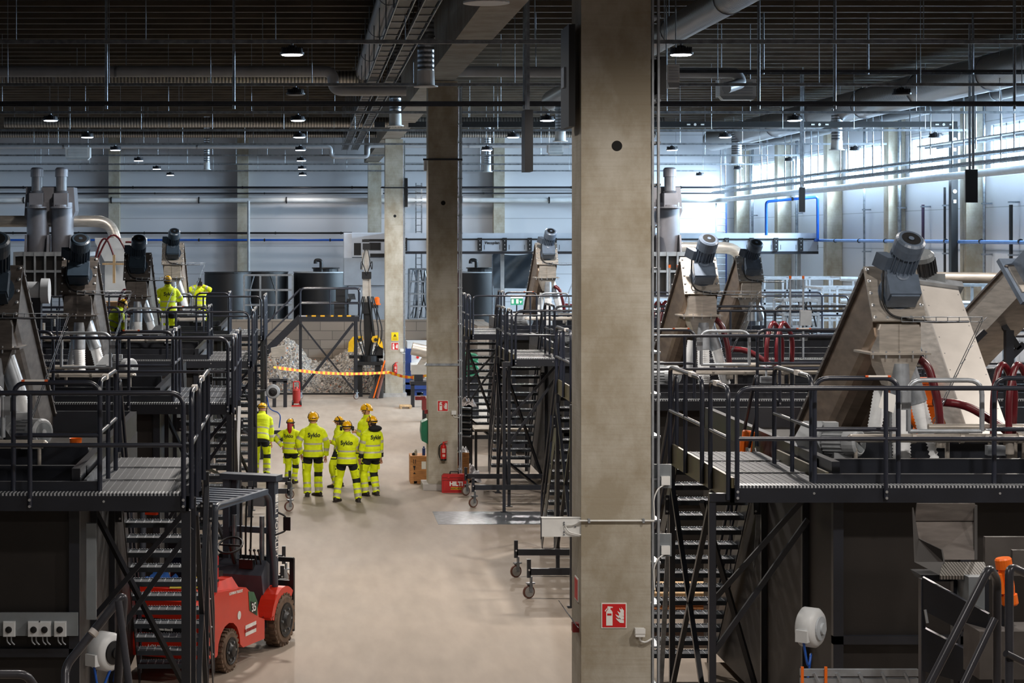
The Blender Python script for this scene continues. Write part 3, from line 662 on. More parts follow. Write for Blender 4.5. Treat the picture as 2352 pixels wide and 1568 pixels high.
# cable ladder up the right side of the pillars
for i, (yy, w_) in enumerate(((19.25, .17), (44.1, .15), (69.8, .15))):
    t = thing('cable_ladder', 'vertical galvanised cable ladder on the right side of the %s pillar' % ('big', 'second', 'third')[i], 'cable ladder', (3.3, yy, 0), 'cable ladders on the pillars'); PC = 3.255+.04*(i > 0)
    for dx in (.02, w_/2-.01): MB().bar((PC+dx, yy-.2, .1), (PC+dx, yy-.2, 8.9), .02, .05).build('side_rail', GALVL, t)
    MB().bar((PC+.055, yy+.2, .1), (PC+.055, yy+.2, 8.9), .05, .05).build('side_rail', GALV, t)
    r = MB()
    for k in range(22): r.box(PC, PC+.015+w_/2, yy-.2, yy+.2, .4+k*.4, .42+k*.4)
    r.build('rungs', GALV, t)['kind'] = 'stuff'
    for q in range(3): MB().cyl((PC+.01+.012*q, yy+.02*q, .5), (PC+.01+.012*q, yy+.02*q, 8.8), .008, 6).build('cable', (DRED, BLACK, BLACK)[q], t)
# ---------------- inclined screw conveyors with gear motors ----------------
AN = math.radians(33); AX = V((0, math.cos(AN), -math.sin(AN))); UX = V((0, math.sin(AN), math.cos(AN)))
def gear_motor(t, c, sc_=1.0, m=MOTOR, lean=.1):
    """c: point on the plate centre"""
    c = V(c); n = -AX
    g = MB().lathe(c, n, [(0, .2*sc_), (.03, .2*sc_), (.035, .16*sc_), (.07, .16*sc_)], 24)
    b0 = c+n*.17*sc_
    g.obox(b0, V((.15, 0, 0))*sc_, n*.11*sc_, UX*.2*sc_)
    g.obox(b0+UX*-.06*sc_+n*.06*sc_, V((.165, 0, 0))*sc_, n*.07*sc_, UX*.12*sc_)
    g.lathe(b0+n*.1*sc_+UX*.05*sc_, n, [(0, .07*sc_), (.04*sc_, .07*sc_), (.045*sc_, .05*sc_)], 16)
    g.build('gearbox', m, t)
    d = V((lean, -.62, .78)).normalized(); m0 = b0+UX*.14*sc_
    mo = MB().lathe(m0, d, [(0, .12*sc_), (.04*sc_, .15*sc_), (.05*sc_, .13*sc_), (.3*sc_, .13*sc_)], 24)
    u = d.orthogonal().normalized(); v = d.cross(u)
    for k in range(20):
        a = 2*math.pi*k/20; w_ = u*math.cos(a)+v*math.sin(a)
        mo.bar(m0+d*.06*sc_+w_*.14*sc_, m0+d*.3*sc_+w_*.14*sc_, .01, .035, up=w_)
    mb = mo.build('motor', m, t)
    MB().lathe(m0+d*.3*sc_, d, [(0, .155*sc_), (.1*sc_, .16*sc_), (.17*sc_, .155*sc_), (.19*sc_, .13*sc_)], 28).lathe(m0+d*.49*sc_, d, [(0, .1*sc_), (.004, .1*sc_)], 20, 1).lathe(m0+d*.495*sc_, d, [(0, .03*sc_), (.004, .03*sc_)], 12).build('fan_cover', [m, BLACK], t)
    MB().obox(m0+d*.18*sc_+V((-.19*sc_, 0, 0)), V((.055, 0, 0))*sc_, v*.07*sc_, d*.09*sc_).build('terminal_box', m, t)
    q = m0+d*.1*sc_+V((-.19*sc_, -.02, -.02))
    MB().tube(fillet([q, q+V((-.02, -.02, -.35))*sc_, c+UX*-.3*sc_+n*.04+V((-.12*sc_, 0, 0)), c+UX*-.38*sc_+n*.05+V((.25*sc_, 0, 0)), c+UX*-.36*sc_+n*.03+V((.7*sc_, 0, 0))], .15*sc_, 5), .012, 6).build('cable', BLACK, t)
def ribbed(mb, pts, r, m=0, pitch=.034, n=14):
    pts = fillet(pts, .3, 6); out = []; rr = []
    for i in range(len(pts)-1):
        L = (pts[i+1]-pts[i]).length; k = max(1, int(L/(pitch/2)))
        for j in range(k): out.append(pts[i].lerp(pts[i+1], j/k)); rr.append(r if len(rr) % 2 else r*.88)
    out.append(pts[-1]); rr.append(r)
    return mb.tube(out, rr, n, m, smooth=True)
def screw(lab, x, Y0, zt=5.19, body=STAIN, w_=.57, L=4.4, hose=True, mcol=MOTOR, drop=1.75):
    """zt: height of the plate's upper edge"""
    pb = V((x, Y0, zt-.57)); c = pb+UX*.34
    t = thing('screw_conveyor', lab, 'conveyor', tuple(pb), 'inclined screw conveyors with gear motors')
    pl = MB().obox(c, V((w_/2, 0, 0)), AX*.012, UX*.34)
    for i in (-1, 1):
        for k in range(5): pl.lathe(c+V((i*w_*.45, 0, 0))+UX*(-.3+.15*k)-AX*.01, -AX, [(0, .02), (.012, .02), (.018, .01)], 10, 1)
    for i in (-.22, .22): pl.lathe(c+V((i*w_, 0, 0))-UX*.3-AX*.01, -AX, [(0, .02), (.015, .018)], 10, 1)
    pl.build('motor_plate', [body, BOLT], t)
    gear_motor(t, c+UX*.0+V((.02, 0, 0)), 1.0, mcol)
    # trough
    hw = w_/2-.03; T = c+UX*.3; prof = [V((-hw, 0, 0)), V((hw, 0, 0)), V((hw, 0, 0))-UX*.62]
    for k in range(1, 8):
        a = math.pi*k/8; prof.append(V((hw*math.cos(a), 0, 0))-UX*(.62+hw*math.sin(a)))
    prof.append(V((-hw, 0, 0))-UX*.62)
    def off(p):
        y_ = T.y+p.y; return max(.02, (pb.y+.1-y_)/math.cos(AN)) if y_ < pb.y+.1 and -p.dot(UX) > .6 else .02
    n_ = len(prof); st_ = [T+p+AX*off(p) for p in prof]; en_ = [T+p+AX*(L+.02) for p in prof]
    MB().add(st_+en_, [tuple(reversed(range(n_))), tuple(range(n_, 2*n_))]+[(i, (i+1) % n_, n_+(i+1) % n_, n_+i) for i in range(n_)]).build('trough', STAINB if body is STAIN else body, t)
    fl = MB()
    for sx in (-1, 1): fl.bar(T+V((sx*(hw+.02), 0, 0))+AX*.02, T+V((sx*(hw+.02), 0, 0))+AX*L, .04, .05, up=UX)
    for sx in (-1, 1):
        for k in range(int(L/.3)): fl.lathe(T+V((sx*(hw+.04), 0, 0))+AX*(.15+.3*k), (sx, 0, 0), [(0, .014), (.012, .014)], 8, 1)
    fl.build('lid_flange', [STAIND, BOLT], t)
    MB().obox(T+AX*(L/2)+UX*.03, V((hw+.03, 0, 0)), AX*(L/2), UX*.008).build('lid', body, t)
    # chute and hopper
    yb = pb.y-.02; zb = pb.z
    cw = .2
    ch = MB().prism([(x-cw, yb, zb-.03), (x+cw, yb, zb-.03), (x+cw+.02, yb, zb-.09), (x+cw+.02, yb, zb-.33), (x-cw-.02, yb, zb-.33), (x-cw-.02, yb, zb-.09)], (0, .55, 0))
    ch.box(x-.012, x+.012, yb-.012, yb, zb-.33, zb-.03)
    ch.build('chute', body, t)
    fg = MB().box(x-.33, x+.31, yb-.06, yb+.6, zb-.35, zb-.33)
    for i in range(5): fg.cyl((x-.3+.14*i, yb-.045, zb-.39), (x-.3+.14*i, yb-.045, zb-.31), .01, 6, 1)
    fg.build('chute_flange', [body, BOLT], t)
    h0 = zb-.35; h1 = h0-.34
    vs = [(x-cw-.02, yb, h0), (x+cw+.02, yb, h0), (x+cw+.02, yb+.55, h0), (x-cw-.02, yb+.55, h0), (x-.1, yb+.06, h1), (x+.1, yb+.06, h1), (x+.1, yb+.35, h1), (x-.1, yb+.35, h1)]
    MB().add(vs, [(0, 1, 2, 3), (4, 7, 6, 5), (0, 4, 5, 1), (1, 5, 6, 2), (2, 6, 7, 3), (3, 7, 4, 0)]).build('hopper', body, t)
    a0 = V((x+.02, yb+.08, h0-.1)); 
    MB().cyl(a0, a0+V((.0, -.02, -.42)), .1, 20).cyl(a0+V((.1, .15, 0)), a0+V((.24, .15, -.42)), .1, 20).build('spout', GALVL, t)
    if hose:
        hh = ribbed(MB(), [a0+V((0, -.02, -.42)), a0+V((.02, -.02, -.42-drop*.5)), a0+V((.04, -.05, -.3-drop*.65))], .1)
        hh.build('ribbed_hose', HOSE, t)
        hh = ribbed(MB(), [a0+V((.24, .15, -.42)), a0+V((.4, .15, -.42-drop*.35)), a0+V((.42, .15, -.3-drop*.6))], .09)
        hh.build('ribbed_hose', HOSE, t)
        hh = ribbed(MB(), [a0+V((-.1, .35, -.3)), a0+V((-.22, .35, -.42-drop*.35)), a0+V((-.2, .35, -.3-drop*.5))], .08)
        hh.build('ribbed_hose', HOSE, t)
    # feet that carry the trough
    for k in (.55, .9):
        q = T+AX*L*k-UX*.9
        if q.z > .3: MB().box(q.x-.25, q.x+.25, q.y-.04, q.y+.04, 2.9 if q.z > 3.0 else 0, q.z+.1).build('support_frame', STEEL, t)
    # wire cable tray on the motor plate
    wt = MB(); A = c+UX*-.38-AX*.06+V((.0, 0, 0)); B = A+V((.85, 0, 0)); C_ = B+V((-.5, .3, -1.2))
    for dz in (0, .05):
        wt.tube([A+V((0, 0, dz)), B+V((0, 0, dz)), C_+V((.04, 0, dz))], .006, 5)
    for k in range(8): wt.cyl(A.lerp(B, k/7), A.lerp(B, k/7)+V((0, 0, .05)), .005, 4)
    for k in range(9): wt.cyl(B.lerp(C_, k/8), B.lerp(C_, k/8)+V((.05, 0, .05)), .005, 4)
    wt.build('wire_cable_tray', GALV, t)
    return t
SC_L = [(-3.5, 22.2, 'leftmost, cut by the left edge'), (-3.64, 31.6, 'left line behind the twin tower'), (-3.6, 42.0, 'left line beside the standing worker'), (-3.55, 52.3, 'left line, farthest back')]
SC_R = [(6.26, 21.2, 'largest and nearest on the right'), (6.2, 31.5, 'right line just right of the big pillar'), (6.2, 41.9, 'right line, hidden behind the big pillar'), (6.25, 52.3, 'right line, left of the big pillar')]
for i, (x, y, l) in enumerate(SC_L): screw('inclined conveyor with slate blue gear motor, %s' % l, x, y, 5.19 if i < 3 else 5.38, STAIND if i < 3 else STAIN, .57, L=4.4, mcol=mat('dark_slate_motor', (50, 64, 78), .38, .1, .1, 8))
for i, (x, y, l) in enumerate(SC_R):
    if i == 2: continue
    screw('inclined stainless conveyor with slate blue gear motor, %s' % l, x, y, 5.19 if i < 3 else 5.38, STAIN)
screw('smaller inclined conveyor with dark gear motor, right line further right', 9.85, 44.5, 5.1, STAIN, hose=False)

# ---------------- process tanks under and behind the walkways ----------------
def pump(t_or_none, lab, c, m=MOTORG, s=1.0, face=1):
    t = thing('pump_motor', lab, 'motor', tuple(c), 'small pump motors on the tanks')
    c = V(c); d = V((.72*face, -.66, .05)).normalized(); u = d.orthogonal().normalized(); v = d.cross(u)
    m0 = c-d*.17*s
    mo = MB().lathe(m0, d, [(0, .11*s), (.02, .125*s), (.24*s, .125*s)], 24)
    for k in range(20):
        a = 2*math.pi*k/20; w_ = u*math.cos(a)+v*math.sin(a); mo.bar(m0+d*.02+w_*.13*s, m0+d*.24*s+w_*.13*s, .008, .02, up=w_)
    mo.box(c.x-.09*s, c.x+.09*s, c.y-.08*s, c.y+.08*s, c.z-.17*s, c.z-.1*s)
    mo.build('motor_body', m, t)
    MB().lathe(m0+d*.24*s, d, [(0, .14*s), (.12*s, .14*s), (.14*s, .12*s)], 24).lathe(m0+d*.382*s, d, [(0, .1*s), (.004, .1*s)], 20, 1).lathe(m0+d*.387*s, d, [(0, .03), (.003, .03)], 12).build('fan_cover', [m, MGREY], t)
    MB().obox(m0+d*.05*s+V((0, 0, .16*s)), V((.07, 0, 0))*s, V((0, .06, 0))*s, V((0, 0, .04))*s).build('terminal_box', m, t)
    MB().obox(m0-d*.12*s, v*.16*s, d*.12*s, u*.13*s).build('pump_head', m, t)
    return t
def valve(t, c, r=.09):
    c = V(c); mb = MB().tube([c+V((r*math.cos(a), r*math.sin(a), .1)) for a in [2*math.pi*k/16 for k in range(17)]], .008, 6)
    for k in range(3): a = 2*math.pi*k/3; mb.cyl(c+V((0, 0, .1)), c+V((r*math.cos(a), r*math.sin(a), .1)), .006, 5)
    mb.cyl(c+V((0, 0, -.08)), c+V((0, 0, .16)), .016, 8); mb.box(c.x-.09, c.x+.09, c.y-.05, c.y+.05, c.z-.16, c.z-.06)
    return mb.build('handwheel_valve', GALVL, t)
def tank(side, a, y0, i):
    fx = lambda u: a+side*u; line = 'left' if side < 0 else 'right'; wd = WORDS[i]
    yt = y0+.34; ye = yt+6.4; u0, u1 = 1.06, 7.6
    t = thing('washing_tank', 'dark steel process tank below the %s %s walkway' % (wd, line), 'machine', (fx(4), yt, 0), 'process tanks under the walkways')
    b = MB().box(fx(u0), fx(u1), yt+.02, ye, .25, 3.04)
    b.build('tank_body', DARKBROWN, t)
    fr = MB()
    for u in (u0+.05, u0+1.3, u0+2.6, u0+4.2, u1-.05): fr.box(fx(u)-.05, fx(u)+.05, yt-.06, yt+.02, 0, 3.04)
    for z in (1.55, 2.98): fr.box(fx(u0), fx(u1), yt-.06, yt+.02, z-.04, z+.04)
    fr.box(fx(u0), fx(u1), yt-.05, yt+.02, .2, .3)
    fr.build('frame', STEEL, t)
    yq = y0+1.2
    MB().box(fx(u0), fx(u1), yt+.5, yt+.58, 3.04, 3.27).box(fx(u0), fx(u0+.08), yt, ye, 3.04, 3.3).box(fx(u0), fx(u1), ye-.08, ye, 3.04, 3.3).box(fx(u0+.1), fx(u1), yt+1.6, yt+1.7, 3.04, 3.36).build('top_rim', STEEL, t)
    for k, (uu, w_) in enumerate(((1.7, .5), (4.6, .8), (6.4, .5))):
        MB().box(fx(uu), fx(uu+w_), yq+.8, yq+1.5, 3.04, 3.42).build('equipment_box', BLACK if k != 1 else STEEL, t)
    # stainless pipe run on top with elbows
    z = 3.42
    pr = MB().tube(fillet([(fx(1.55), yq+.25, z-.02), (fx(1.55)+.05*0, yq+.25, z), (fx(4.3), yq+.25, z), (fx(4.3), yq+.25, z+.35)], .1, 5), .045, 12)
    for u in (2.2, 2.7, 3.3, 3.9): pr.lathe((fx(u)-.02, yq+.25, z), (1, 0, 0), [(0, .06), (.04, .06)], 14)
    pr.tube([(fx(2.4), yq+.4, z+.1), (fx(5.6), yq+.4, z+.1)], .035, 10)
    for u in (2.6, 5.4): pr.cyl((fx(u), yq+.4, 3.04), (fx(u), yq+.4, z+.1), .025, 8)
    for u in (1.6, 3.9): pr.cyl((fx(u), yq+.25, 3.04), (fx(u), yq+.25, z), .02, 8)
    pr.build('pipework', STAIN, t)
    valve(t, (fx(3.0), yq+.1, z+.0))
    for k in range(2):
        hx = fx(3.05+.16*k+(.25 if side < 0 else 0)); hy = yq+.3
        MB().tube(fillet([(hx, hy, 3.35), (hx, hy, 3.9), (hx+.12*side, hy+.1, 4.25), (hx+.3*side, hy+.2, 3.95), (hx+.3*side, hy+.3, 3.3)], .25, 6), .036, 10).build('red_hose', DRED, t)
        MB().cyl((hx, hy, 3.25), (hx, hy, 3.42), .055, 12).build('hose_coupling', STAIN, t); MB().cyl((hx+.3*side, hy+.3, 3.1), (hx+.3*side, hy+.3, 3.42), .055, 12).build('hose_coupling', STAIN, t)
    xs = (SC_L if side < 0 else SC_R)[i][0]
    if side < 0: return t
    MB().tube(fillet([(xs+.2, y0+1.95, 4.25), (xs+.33, y0+1.9, 4.15), (xs+.42, y0+1.85, 3.8), (xs+.45, y0+1.85, 3.45)], .15, 6), .045, 10).build('red_hose', DRED, t)
    MB().cyl((xs+.45, y0+1.85, 3.28), (xs+.45, y0+1.85, 3.5), .055, 12).build('hose_coupling', STAIN, t)
    MB().tube(fillet([(xs+.45, y0+2.1, 3.75), (xs+.8, y0+2.1, 3.72), (xs+1.2, y0+2.0, 3.45), (xs+1.3, y0+2.0, 3.3)], .3, 6), .045, 10).build('red_hose', DRED, t)
    return t
for i in range(4):
    tank(-1, -1.12, 18.8+10.35*i, i); tank(1, 4.10, 19.4+10.35*i, i)
    pump(None, 'light grey pump motor on the %s left tank' % WORDS[i], (-1.12-1.75, 18.8+10.35*i+1.9, 3.5), MOTORG, 1.0, 1)
    pump(None, 'light grey pump motor on the %s right tank' % WORDS[i], (4.10+1.5, 19.4+10.35*i+1.65, 3.36) , MOTORG, 1.05, 1)
# orange vibration motors
def vib(lab, c, ax, s=1.0):
    c = V(c); d = V(ax).normalized(); t = thing('vibration_motor', lab, 'motor', tuple(c), 'orange vibration motors')
    MB().lathe(c, d, [(-.16*s, .075*s), (-.07*s, .085*s), (.07*s, .085*s), (.16*s, .075*s)], 20).build('motor_body', ORANGE, t)
    MB().lathe(c, d, [(.16*s, .1*s), (.27*s, .1*s), (.29*s, .085*s)], 20).build('end_cover', ORANGE, t)
    MB().lathe(c, d, [(-.29*s, .085*s), (-.27*s, .1*s), (-.16*s, .1*s)], 20).build('end_cover', ORANGE, t)
    u = d.cross(V((0, 1, 0))).normalized()
    MB().obox(c+u*.1*s, u*.03*s, d*.12*s, V((0, .1, 0))*s).build('foot_plate', ORANGE, t)
    MB().obox(c-V((0, .1, 0))*s, V((.04, 0, 0))*s, V((0, .004, 0)), V((0, 0, .03))*s).build('label_plate', WHITE, t)
    return t
vib('orange vibration motor by the landing right of the big pillar', P(1715, 1030, 23.0), (.12, 0, 1), .72)
MB().box(4.99, 5.159, 22.93, 23.05, 2.78, 2.84).build('bracket', STEEL, bpy.data.objects['vibration_motor'])
vib('orange vibration motor standing bottom right behind the near handrails', P(2312, 1335, 16.2), (-.16, 0, 1), .67)
q = P(2312, 1335, 16.2); MB().box(q.x-.03, q.x+.06, q.y+.03, q.y+.12, 0, q.z+.05).build('mounting_post', STEEL, bpy.data.objects['vibration_motor.001'])
vib('tilted small orange motor between the white hoses on the right', P(2106, 968, 22.6), (.7, 0, -.9), .8)
t = thing('orange_machine', 'orange machine casing behind the red hose on the right', 'machine', tuple(P(2165, 915, 23.8)))
p = P(2165, 915, 23.8)
MB().box(p.x-.2, p.x+.22, p.y, p.y+.5, 3.04, p.z+.18).build('casing', ORANGE, t)
MB().box(p.x-.24, p.x+.26, p.y-.03, p.y+.5, p.z+.18, p.z+.22).box(p.x-.24, p.x+.26, p.y-.03, p.y+.5, p.z-.08, p.z-.05).build('flange', ORANGE, t)
t = thing('orange_bucket', 'small orange bucket on the nearest left tank behind the railing', 'bucket', tuple(P(174, 1045, 20.9)))
p = P(174, 1042, 20.9); MB().lathe((p.x, p.y, 3.31), (0, 0, 1), [(0, .055), (.1, .065), (.105, .07), (.1, .06), (.01, .05)], 18).build('bucket_body', ORANGE, t)
# ---------------- white lid conveyor right of the nearest one ----------------
WHL = mat('bright_stainless_lid', (205, 200, 194), .38, .35, .06, 3)
t = thing('trough_conveyor', 'wide pale inclined trough conveyor behind the nearest screw conveyor', 'conveyor', tuple(P(2150, 700, 23.2)))
A = P(2118, 650, 24.6); B = P(2255, 1060, 22.3); d = (B-A).normalized(); sx = V((1, .25, .0)); sx = (sx-d*sx.dot(d)).normalized(); nn = sx.cross(d).normalized()
if nn.y > 0: nn = -nn
MB().obox((A+B)/2+sx*.2-nn*.22, sx*.22, d*((B-A).length/2), nn*.2).build('trough', STAIN, t)
lid = MB().obox((A+B)/2+sx*.2, sx*.25, d*((B-A).length/2), nn*.012)
for k in range(8):
    for s_ in (-1, 1): lid.lathe(A+d*(.15+k*.28)+sx*(.2+s_*.22)+nn*.01, nn, [(0, .008), (.006, .008)], 8, 1)
lid.build('lid', [WHL, BOLT], t)
MB().obox(A+sx*.2+nn*.0, sx*.3, d*.05, nn*.07).build('end_bar', GALVL, t)
q = A+sx*.05+nn*.05-d*.12
dm = V((-.25, -.35, .9)).normalized()
mo = MB().lathe(q, dm, [(0, .11), (.02, .13), (.2, .13)], 22)
u = dm.orthogonal().normalized(); v = dm.cross(u)
for k in range(20): a = 2*math.pi*k/20; w_ = u*math.cos(a)+v*math.sin(a); mo.bar(q+dm*.02+w_*.135, q+dm*.2+w_*.135, .01, .03, up=w_)
mo.build('motor', mat('charcoal_motor', (52, 54, 58), .4, .1), t)
MB().lathe(q+dm*.2, dm, [(0, .14), (.06, .14), (.09, .11)], 22).build('fan_cover', MGREY, t)
MB().obox(q-dm*.06, V((.2, 0, 0)), V((0, .12, 0)), V((0, 0, .06))).build('motor_flange', MGREY, t)
for k in (.35, .75): MB().box(A.lerp(B, k).x+.1, A.lerp(B, k).x+.3, A.lerp(B, k).y+.3, A.lerp(B, k).y+.4, 0, A.lerp(B, k).z-.1).build('support_post', STEEL, t)
t = thing('trough_conveyor', 'inclined stainless conveyor rising to the right edge with slate gearbox', 'conveyor', tuple(P(2260, 740, 26)))
A = P(2195, 830, 26.5); B = P(2375, 640, 25.2); d = (B-A).normalized(); nn = V((0, 0, 1)); nn = (nn-d*nn.dot(d)).normalized(); sy = d.cross(nn)
MB().obox((A+B)/2, d*((B-A).length/2), sy*.3, nn*.2).build('trough', STAIN, t)
MB().obox((A+B)/2+nn*.21, d*((B-A).length/2), sy*.34, nn*.012).build('lid', STAIND, t)
MB().obox(B-d*.05, d*.03, sy*.36, nn*.34).build('end_plate', MOTOR, t)
MB().obox(B+d*.12+nn*.1, d*.15, sy*.2, nn*.16).build('gearbox', MOTOR, t)
for k in (.1, .55): c_ = A.lerp(B, k)-nn*.2; MB().box(c_.x-.05, c_.x+.05, c_.y-.2, c_.y-.1, 0, c_.z).build('support_post', STEEL, t)
for (p_, q_) in (((2262, 760), (2160, 860)), ((2352, 790), (2240, 900)), ((2300, 740), (2340, 800))): MB().bar(P(*p_, 25.6), P(*q_, 25.6), .07, .07).build('brace', STEEL, t)
pipe('exhaust_duct', 'shiny horizontal round duct behind the nearest conveyor at the right edge', [P(2150, 637, 33), P(2420, 640, 33)], .09, STAIN, (P(2317, 640, 33),), n=16, bdir=(0, 0, -2.4))
# ---------------- twin towers with two motors ----------------
def tower(lab, x, Y, sgn=1):
    t = thing('twin_tower', lab, 'machine', (x, Y, 0), 'grey twin towers with motors on top')
    z0, z1 = 5.1, 6.9
    for dx in (-.36, .36):
        MB().cyl((x+dx, Y, z0), (x+dx, Y, z1-.35), .33, 28).build('tower_tube', GREYSS, t)
        m0 = V((x+dx, Y-.25, z1-.3))
        MB().obox(m0+V((0, 0, .0)), (.2, 0, 0), (0, .2, 0), (0, 0, .22)).lathe(m0+V((0, -.1, -.22)), (0, 0, 1), [(0, .32), (.04, .32), (.05, .2), (.1, .2)], 24).build('gearbox', GREYSS, t)
        MB().lathe(m0+V((0, .0, .2)), (0, .05, 1), [(0, .16), (.08, .2), (.09, .16), (.5, .16)], 24).build('motor', mat('tower_motor', (92, 94, 100), .4, .1), t)
        MB().lathe(m0+V((0, .03, .7)), (0, .05, 1), [(0, .19), (.22, .19), (.27, .15)], 24).build('fan_cover', GREYSS, t)
    MB().prism([(x-.75, Y-.1, z1-.75), (x-.6, Y-.1, z1-1.0), (x+.6, Y-.1, z1-1.0), (x+.75, Y-.1, z1-.6), (x+.7, Y-.1, z1+.1), (x-.7, Y-.1, z1+.1)], (0, .9, 0)).build('top_housing', GREYSS, t)
    for dx in (-.7, -.05, .62): MB().prism([(x+dx, Y-.36, z0+.5), (x+dx+.05, Y-.36, z0+.5), (x+dx+.05, Y-.5, z0), (x+dx, Y-.5, z0)], (0, .6, 0)).build('foot_rib', GREYSS, t)
    f = MB().box(x-1.0, x+1.2, Y-.6, Y+1.2, z0-.12, z0)
    for k in range(8): f.box(x-1.0+k*.3, x-.95+k*.3, Y-.62, Y-.5, z0-1.35, z0)
    for z in (z0-.6, z0-1.35): f.box(x-1.0, x+1.2, Y-.6, Y-.5, z, z+.07)
    f.build('ribbed_frame', mat('frame_grey', (142, 146, 150), .45), t)
    MB().box(x-.95, x+1.15, Y-.5, Y+1.2, z0-1.35, z0-.13).build('frame_panel', DARKBROWN, t)
    for dx in (-.9, 1.1):
        MB().box(x+dx-.06, x+dx+.06, Y-.5, Y-.38, 0, z0-1.35).build('support_post', STEEL, t)
    pts = [(x-2.5*sgn if False else x-2.5, Y+.3, Z_(508, Y)), (x+1.75, Y+.3, Z_(508, Y)), (x+2.0, Y+.1, Z_(575, Y))] if sgn < 0 else [(x+.6, Y+.3, 5.22), (x+2.55, Y+.3, 5.22), (x+2.62, Y+.1, Z_(650, Y))]
    MB().tube(fillet(pts, .55, 8), .17, 18).build('exhaust_duct', STAIN, t)
    return t
tower('grey twin tower with two upright motors above the left line', -7.6, 59, -1)
tower('grey twin tower half hidden behind the big pillar', 10.25, 59, 1)
# cable bundles, frame and cabin between
t = thing('white_hopper', 'white roofed hopper with red hoses behind the left conveyors', 'hopper', (X_(283, 57), 57, 0))
xa, xb = X_(218, 57), X_(330, 57)
MB().prism([(xa, 57, Z_(546, 57)), (xb, 57, Z_(546, 57)), (xb, 57, Z_(560, 57)), (X_(300, 57), 57, Z_(600, 57)), (X_(240, 57), 57, Z_(600, 57)), (xa, 57, Z_(556, 57))], (0, 1.2, 0)).build('hopper_body', WHITEP, t)
MB().box(X_(240, 57), X_(300, 57), 57.1, 58.1, 3.5, Z_(600, 57)).build('hopper_base', WHITEP, t)
for x in (X_(242, 57), X_(296, 57)): MB().box(x, x+.08, 57.1, 57.2, 0, 3.6).build('leg', WHITEP, t)
for (a_, b_) in (((214, 612), (262, 590)), ((222, 600), (300, 605)), ((288, 556), (345, 612))):
    A = P(*a_, 56.4); B = P(*b_, 56.4); hz = 5.62
    MB().tube([A.lerp(B, k/14)+V((0, 0, (hz-max(A.z, B.z))*math.sin(math.pi*k/14))) for k in range(15)], .028, 8).build('red_hose', DRED, t)
def crate(lab, c, w_, d_, h_, m=WOOD, cat='crate', name='wooden_crate'):
    t = thing(name, lab, cat, (c[0], c[1], c[2])); x, y, z = c
    MB().box(x-w_/2, x+w_/2, y, y+d_, z+.06, z+h_).build('crate_body', m, t)
    for k in range(3): xx = x-w_/2+(w_-.08)*k/2; MB().box(xx, xx+.08, y, y+d_, z, z+.06).build('runner', m, t)
    for zz in (z+.09, z+h_-.09): MB().box(x-w_/2-.004, x+w_/2+.004, y-.012, y, zz-.03, zz+.03).build('batten', m, t)
    return t
# ---------------- far end: bunker, pile, material handler, long conveyor ----------------
def block_mat():
    m = bpy.data.materials.new('grey_concrete_blocks'); m.use_nodes = True; nt = m.node_tree; b = nt.nodes['Principled BSDF']
    g = nt.nodes.new('ShaderNodeNewGeometry'); sp = nt.nodes.new('ShaderNodeSeparateXYZ'); cb = nt.nodes.new('ShaderNodeCombineXYZ')
    nt.links.new(g.outputs['Position'], sp.inputs[0]); nt.links.new(sp.outputs[0], cb.inputs[0]); nt.links.new(sp.outputs[2], cb.inputs[1])
    br = nt.nodes.new('ShaderNodeTexBrick'); nt.links.new(cb.outputs[0], br.inputs[0])
    br.inputs['Color1'].default_value = (*lin((142, 130, 118)), 1); br.inputs['Color2'].default_value = (*lin((122, 112, 102)), 1); br.inputs['Mortar'].default_value = (*lin((94, 86, 78)), 1)
    br.inputs['Scale'].default_value = 1; br.inputs['Brick Width'].default_value = .9; br.inputs['Row Height'].default_value = .34; br.inputs['Mortar Size'].default_value = .012
    nt.links.new(br.outputs[0], b.inputs['Base Color']); b.inputs['Roughness'].default_value = .85
    return m
BLOCK = block_mat()
t = struct(MB().box(-2.9, 6.6, 75, 75.6, 0, 2.44).build('wall_bunker', BLOCK))
struct(MB().box(6.0, 6.6, 71, 74.99, 0, 2.4).build('wall_bunker_side', BLOCK))
# shredded pile
def pile_mat():
    m = bpy.data.materials.new('shredded_film_flakes'); m.use_nodes = True; nt = m.node_tree; b = nt.nodes['Principled BSDF']
    g = nt.nodes.new('ShaderNodeNewGeometry'); v = nt.nodes.new('ShaderNodeTexVoronoi'); v.inputs['Scale'].default_value = 20
    nt.links.new(g.outputs['Position'], v.inputs['Vector'])
    s_ = nt.nodes.new('ShaderNodeSeparateColor'); nt.links.new(v.outputs['Color'], s_.inputs[0])
    r = nt.nodes.new('ShaderNodeValToRGB'); nt.links.new(s_.outputs[0], r.inputs[0]); r.color_ramp.interpolation = 'CONSTANT'
    cols = [(0, (136, 126, 116)), (.22, (168, 156, 142)), (.42, (96, 92, 88)), (.55, (156, 148, 138)), (.72, (200, 190, 176)), (.86, (130, 126, 122)), (.92, (60, 58, 56)), (.955, (190, 110, 70)), (.97, (110, 130, 160)), (.985, (190, 186, 180))]
    e = r.color_ramp.elements
    while len(e) < len(cols): e.new(.5)
    for i, (p_, c_) in enumerate(cols): e[i].position = p_; e[i].color = (*lin(c_), 1)
    nt.links.new(r.outputs[0], b.inputs['Base Color']); b.inputs['Roughness'].default_value = .6
    return m
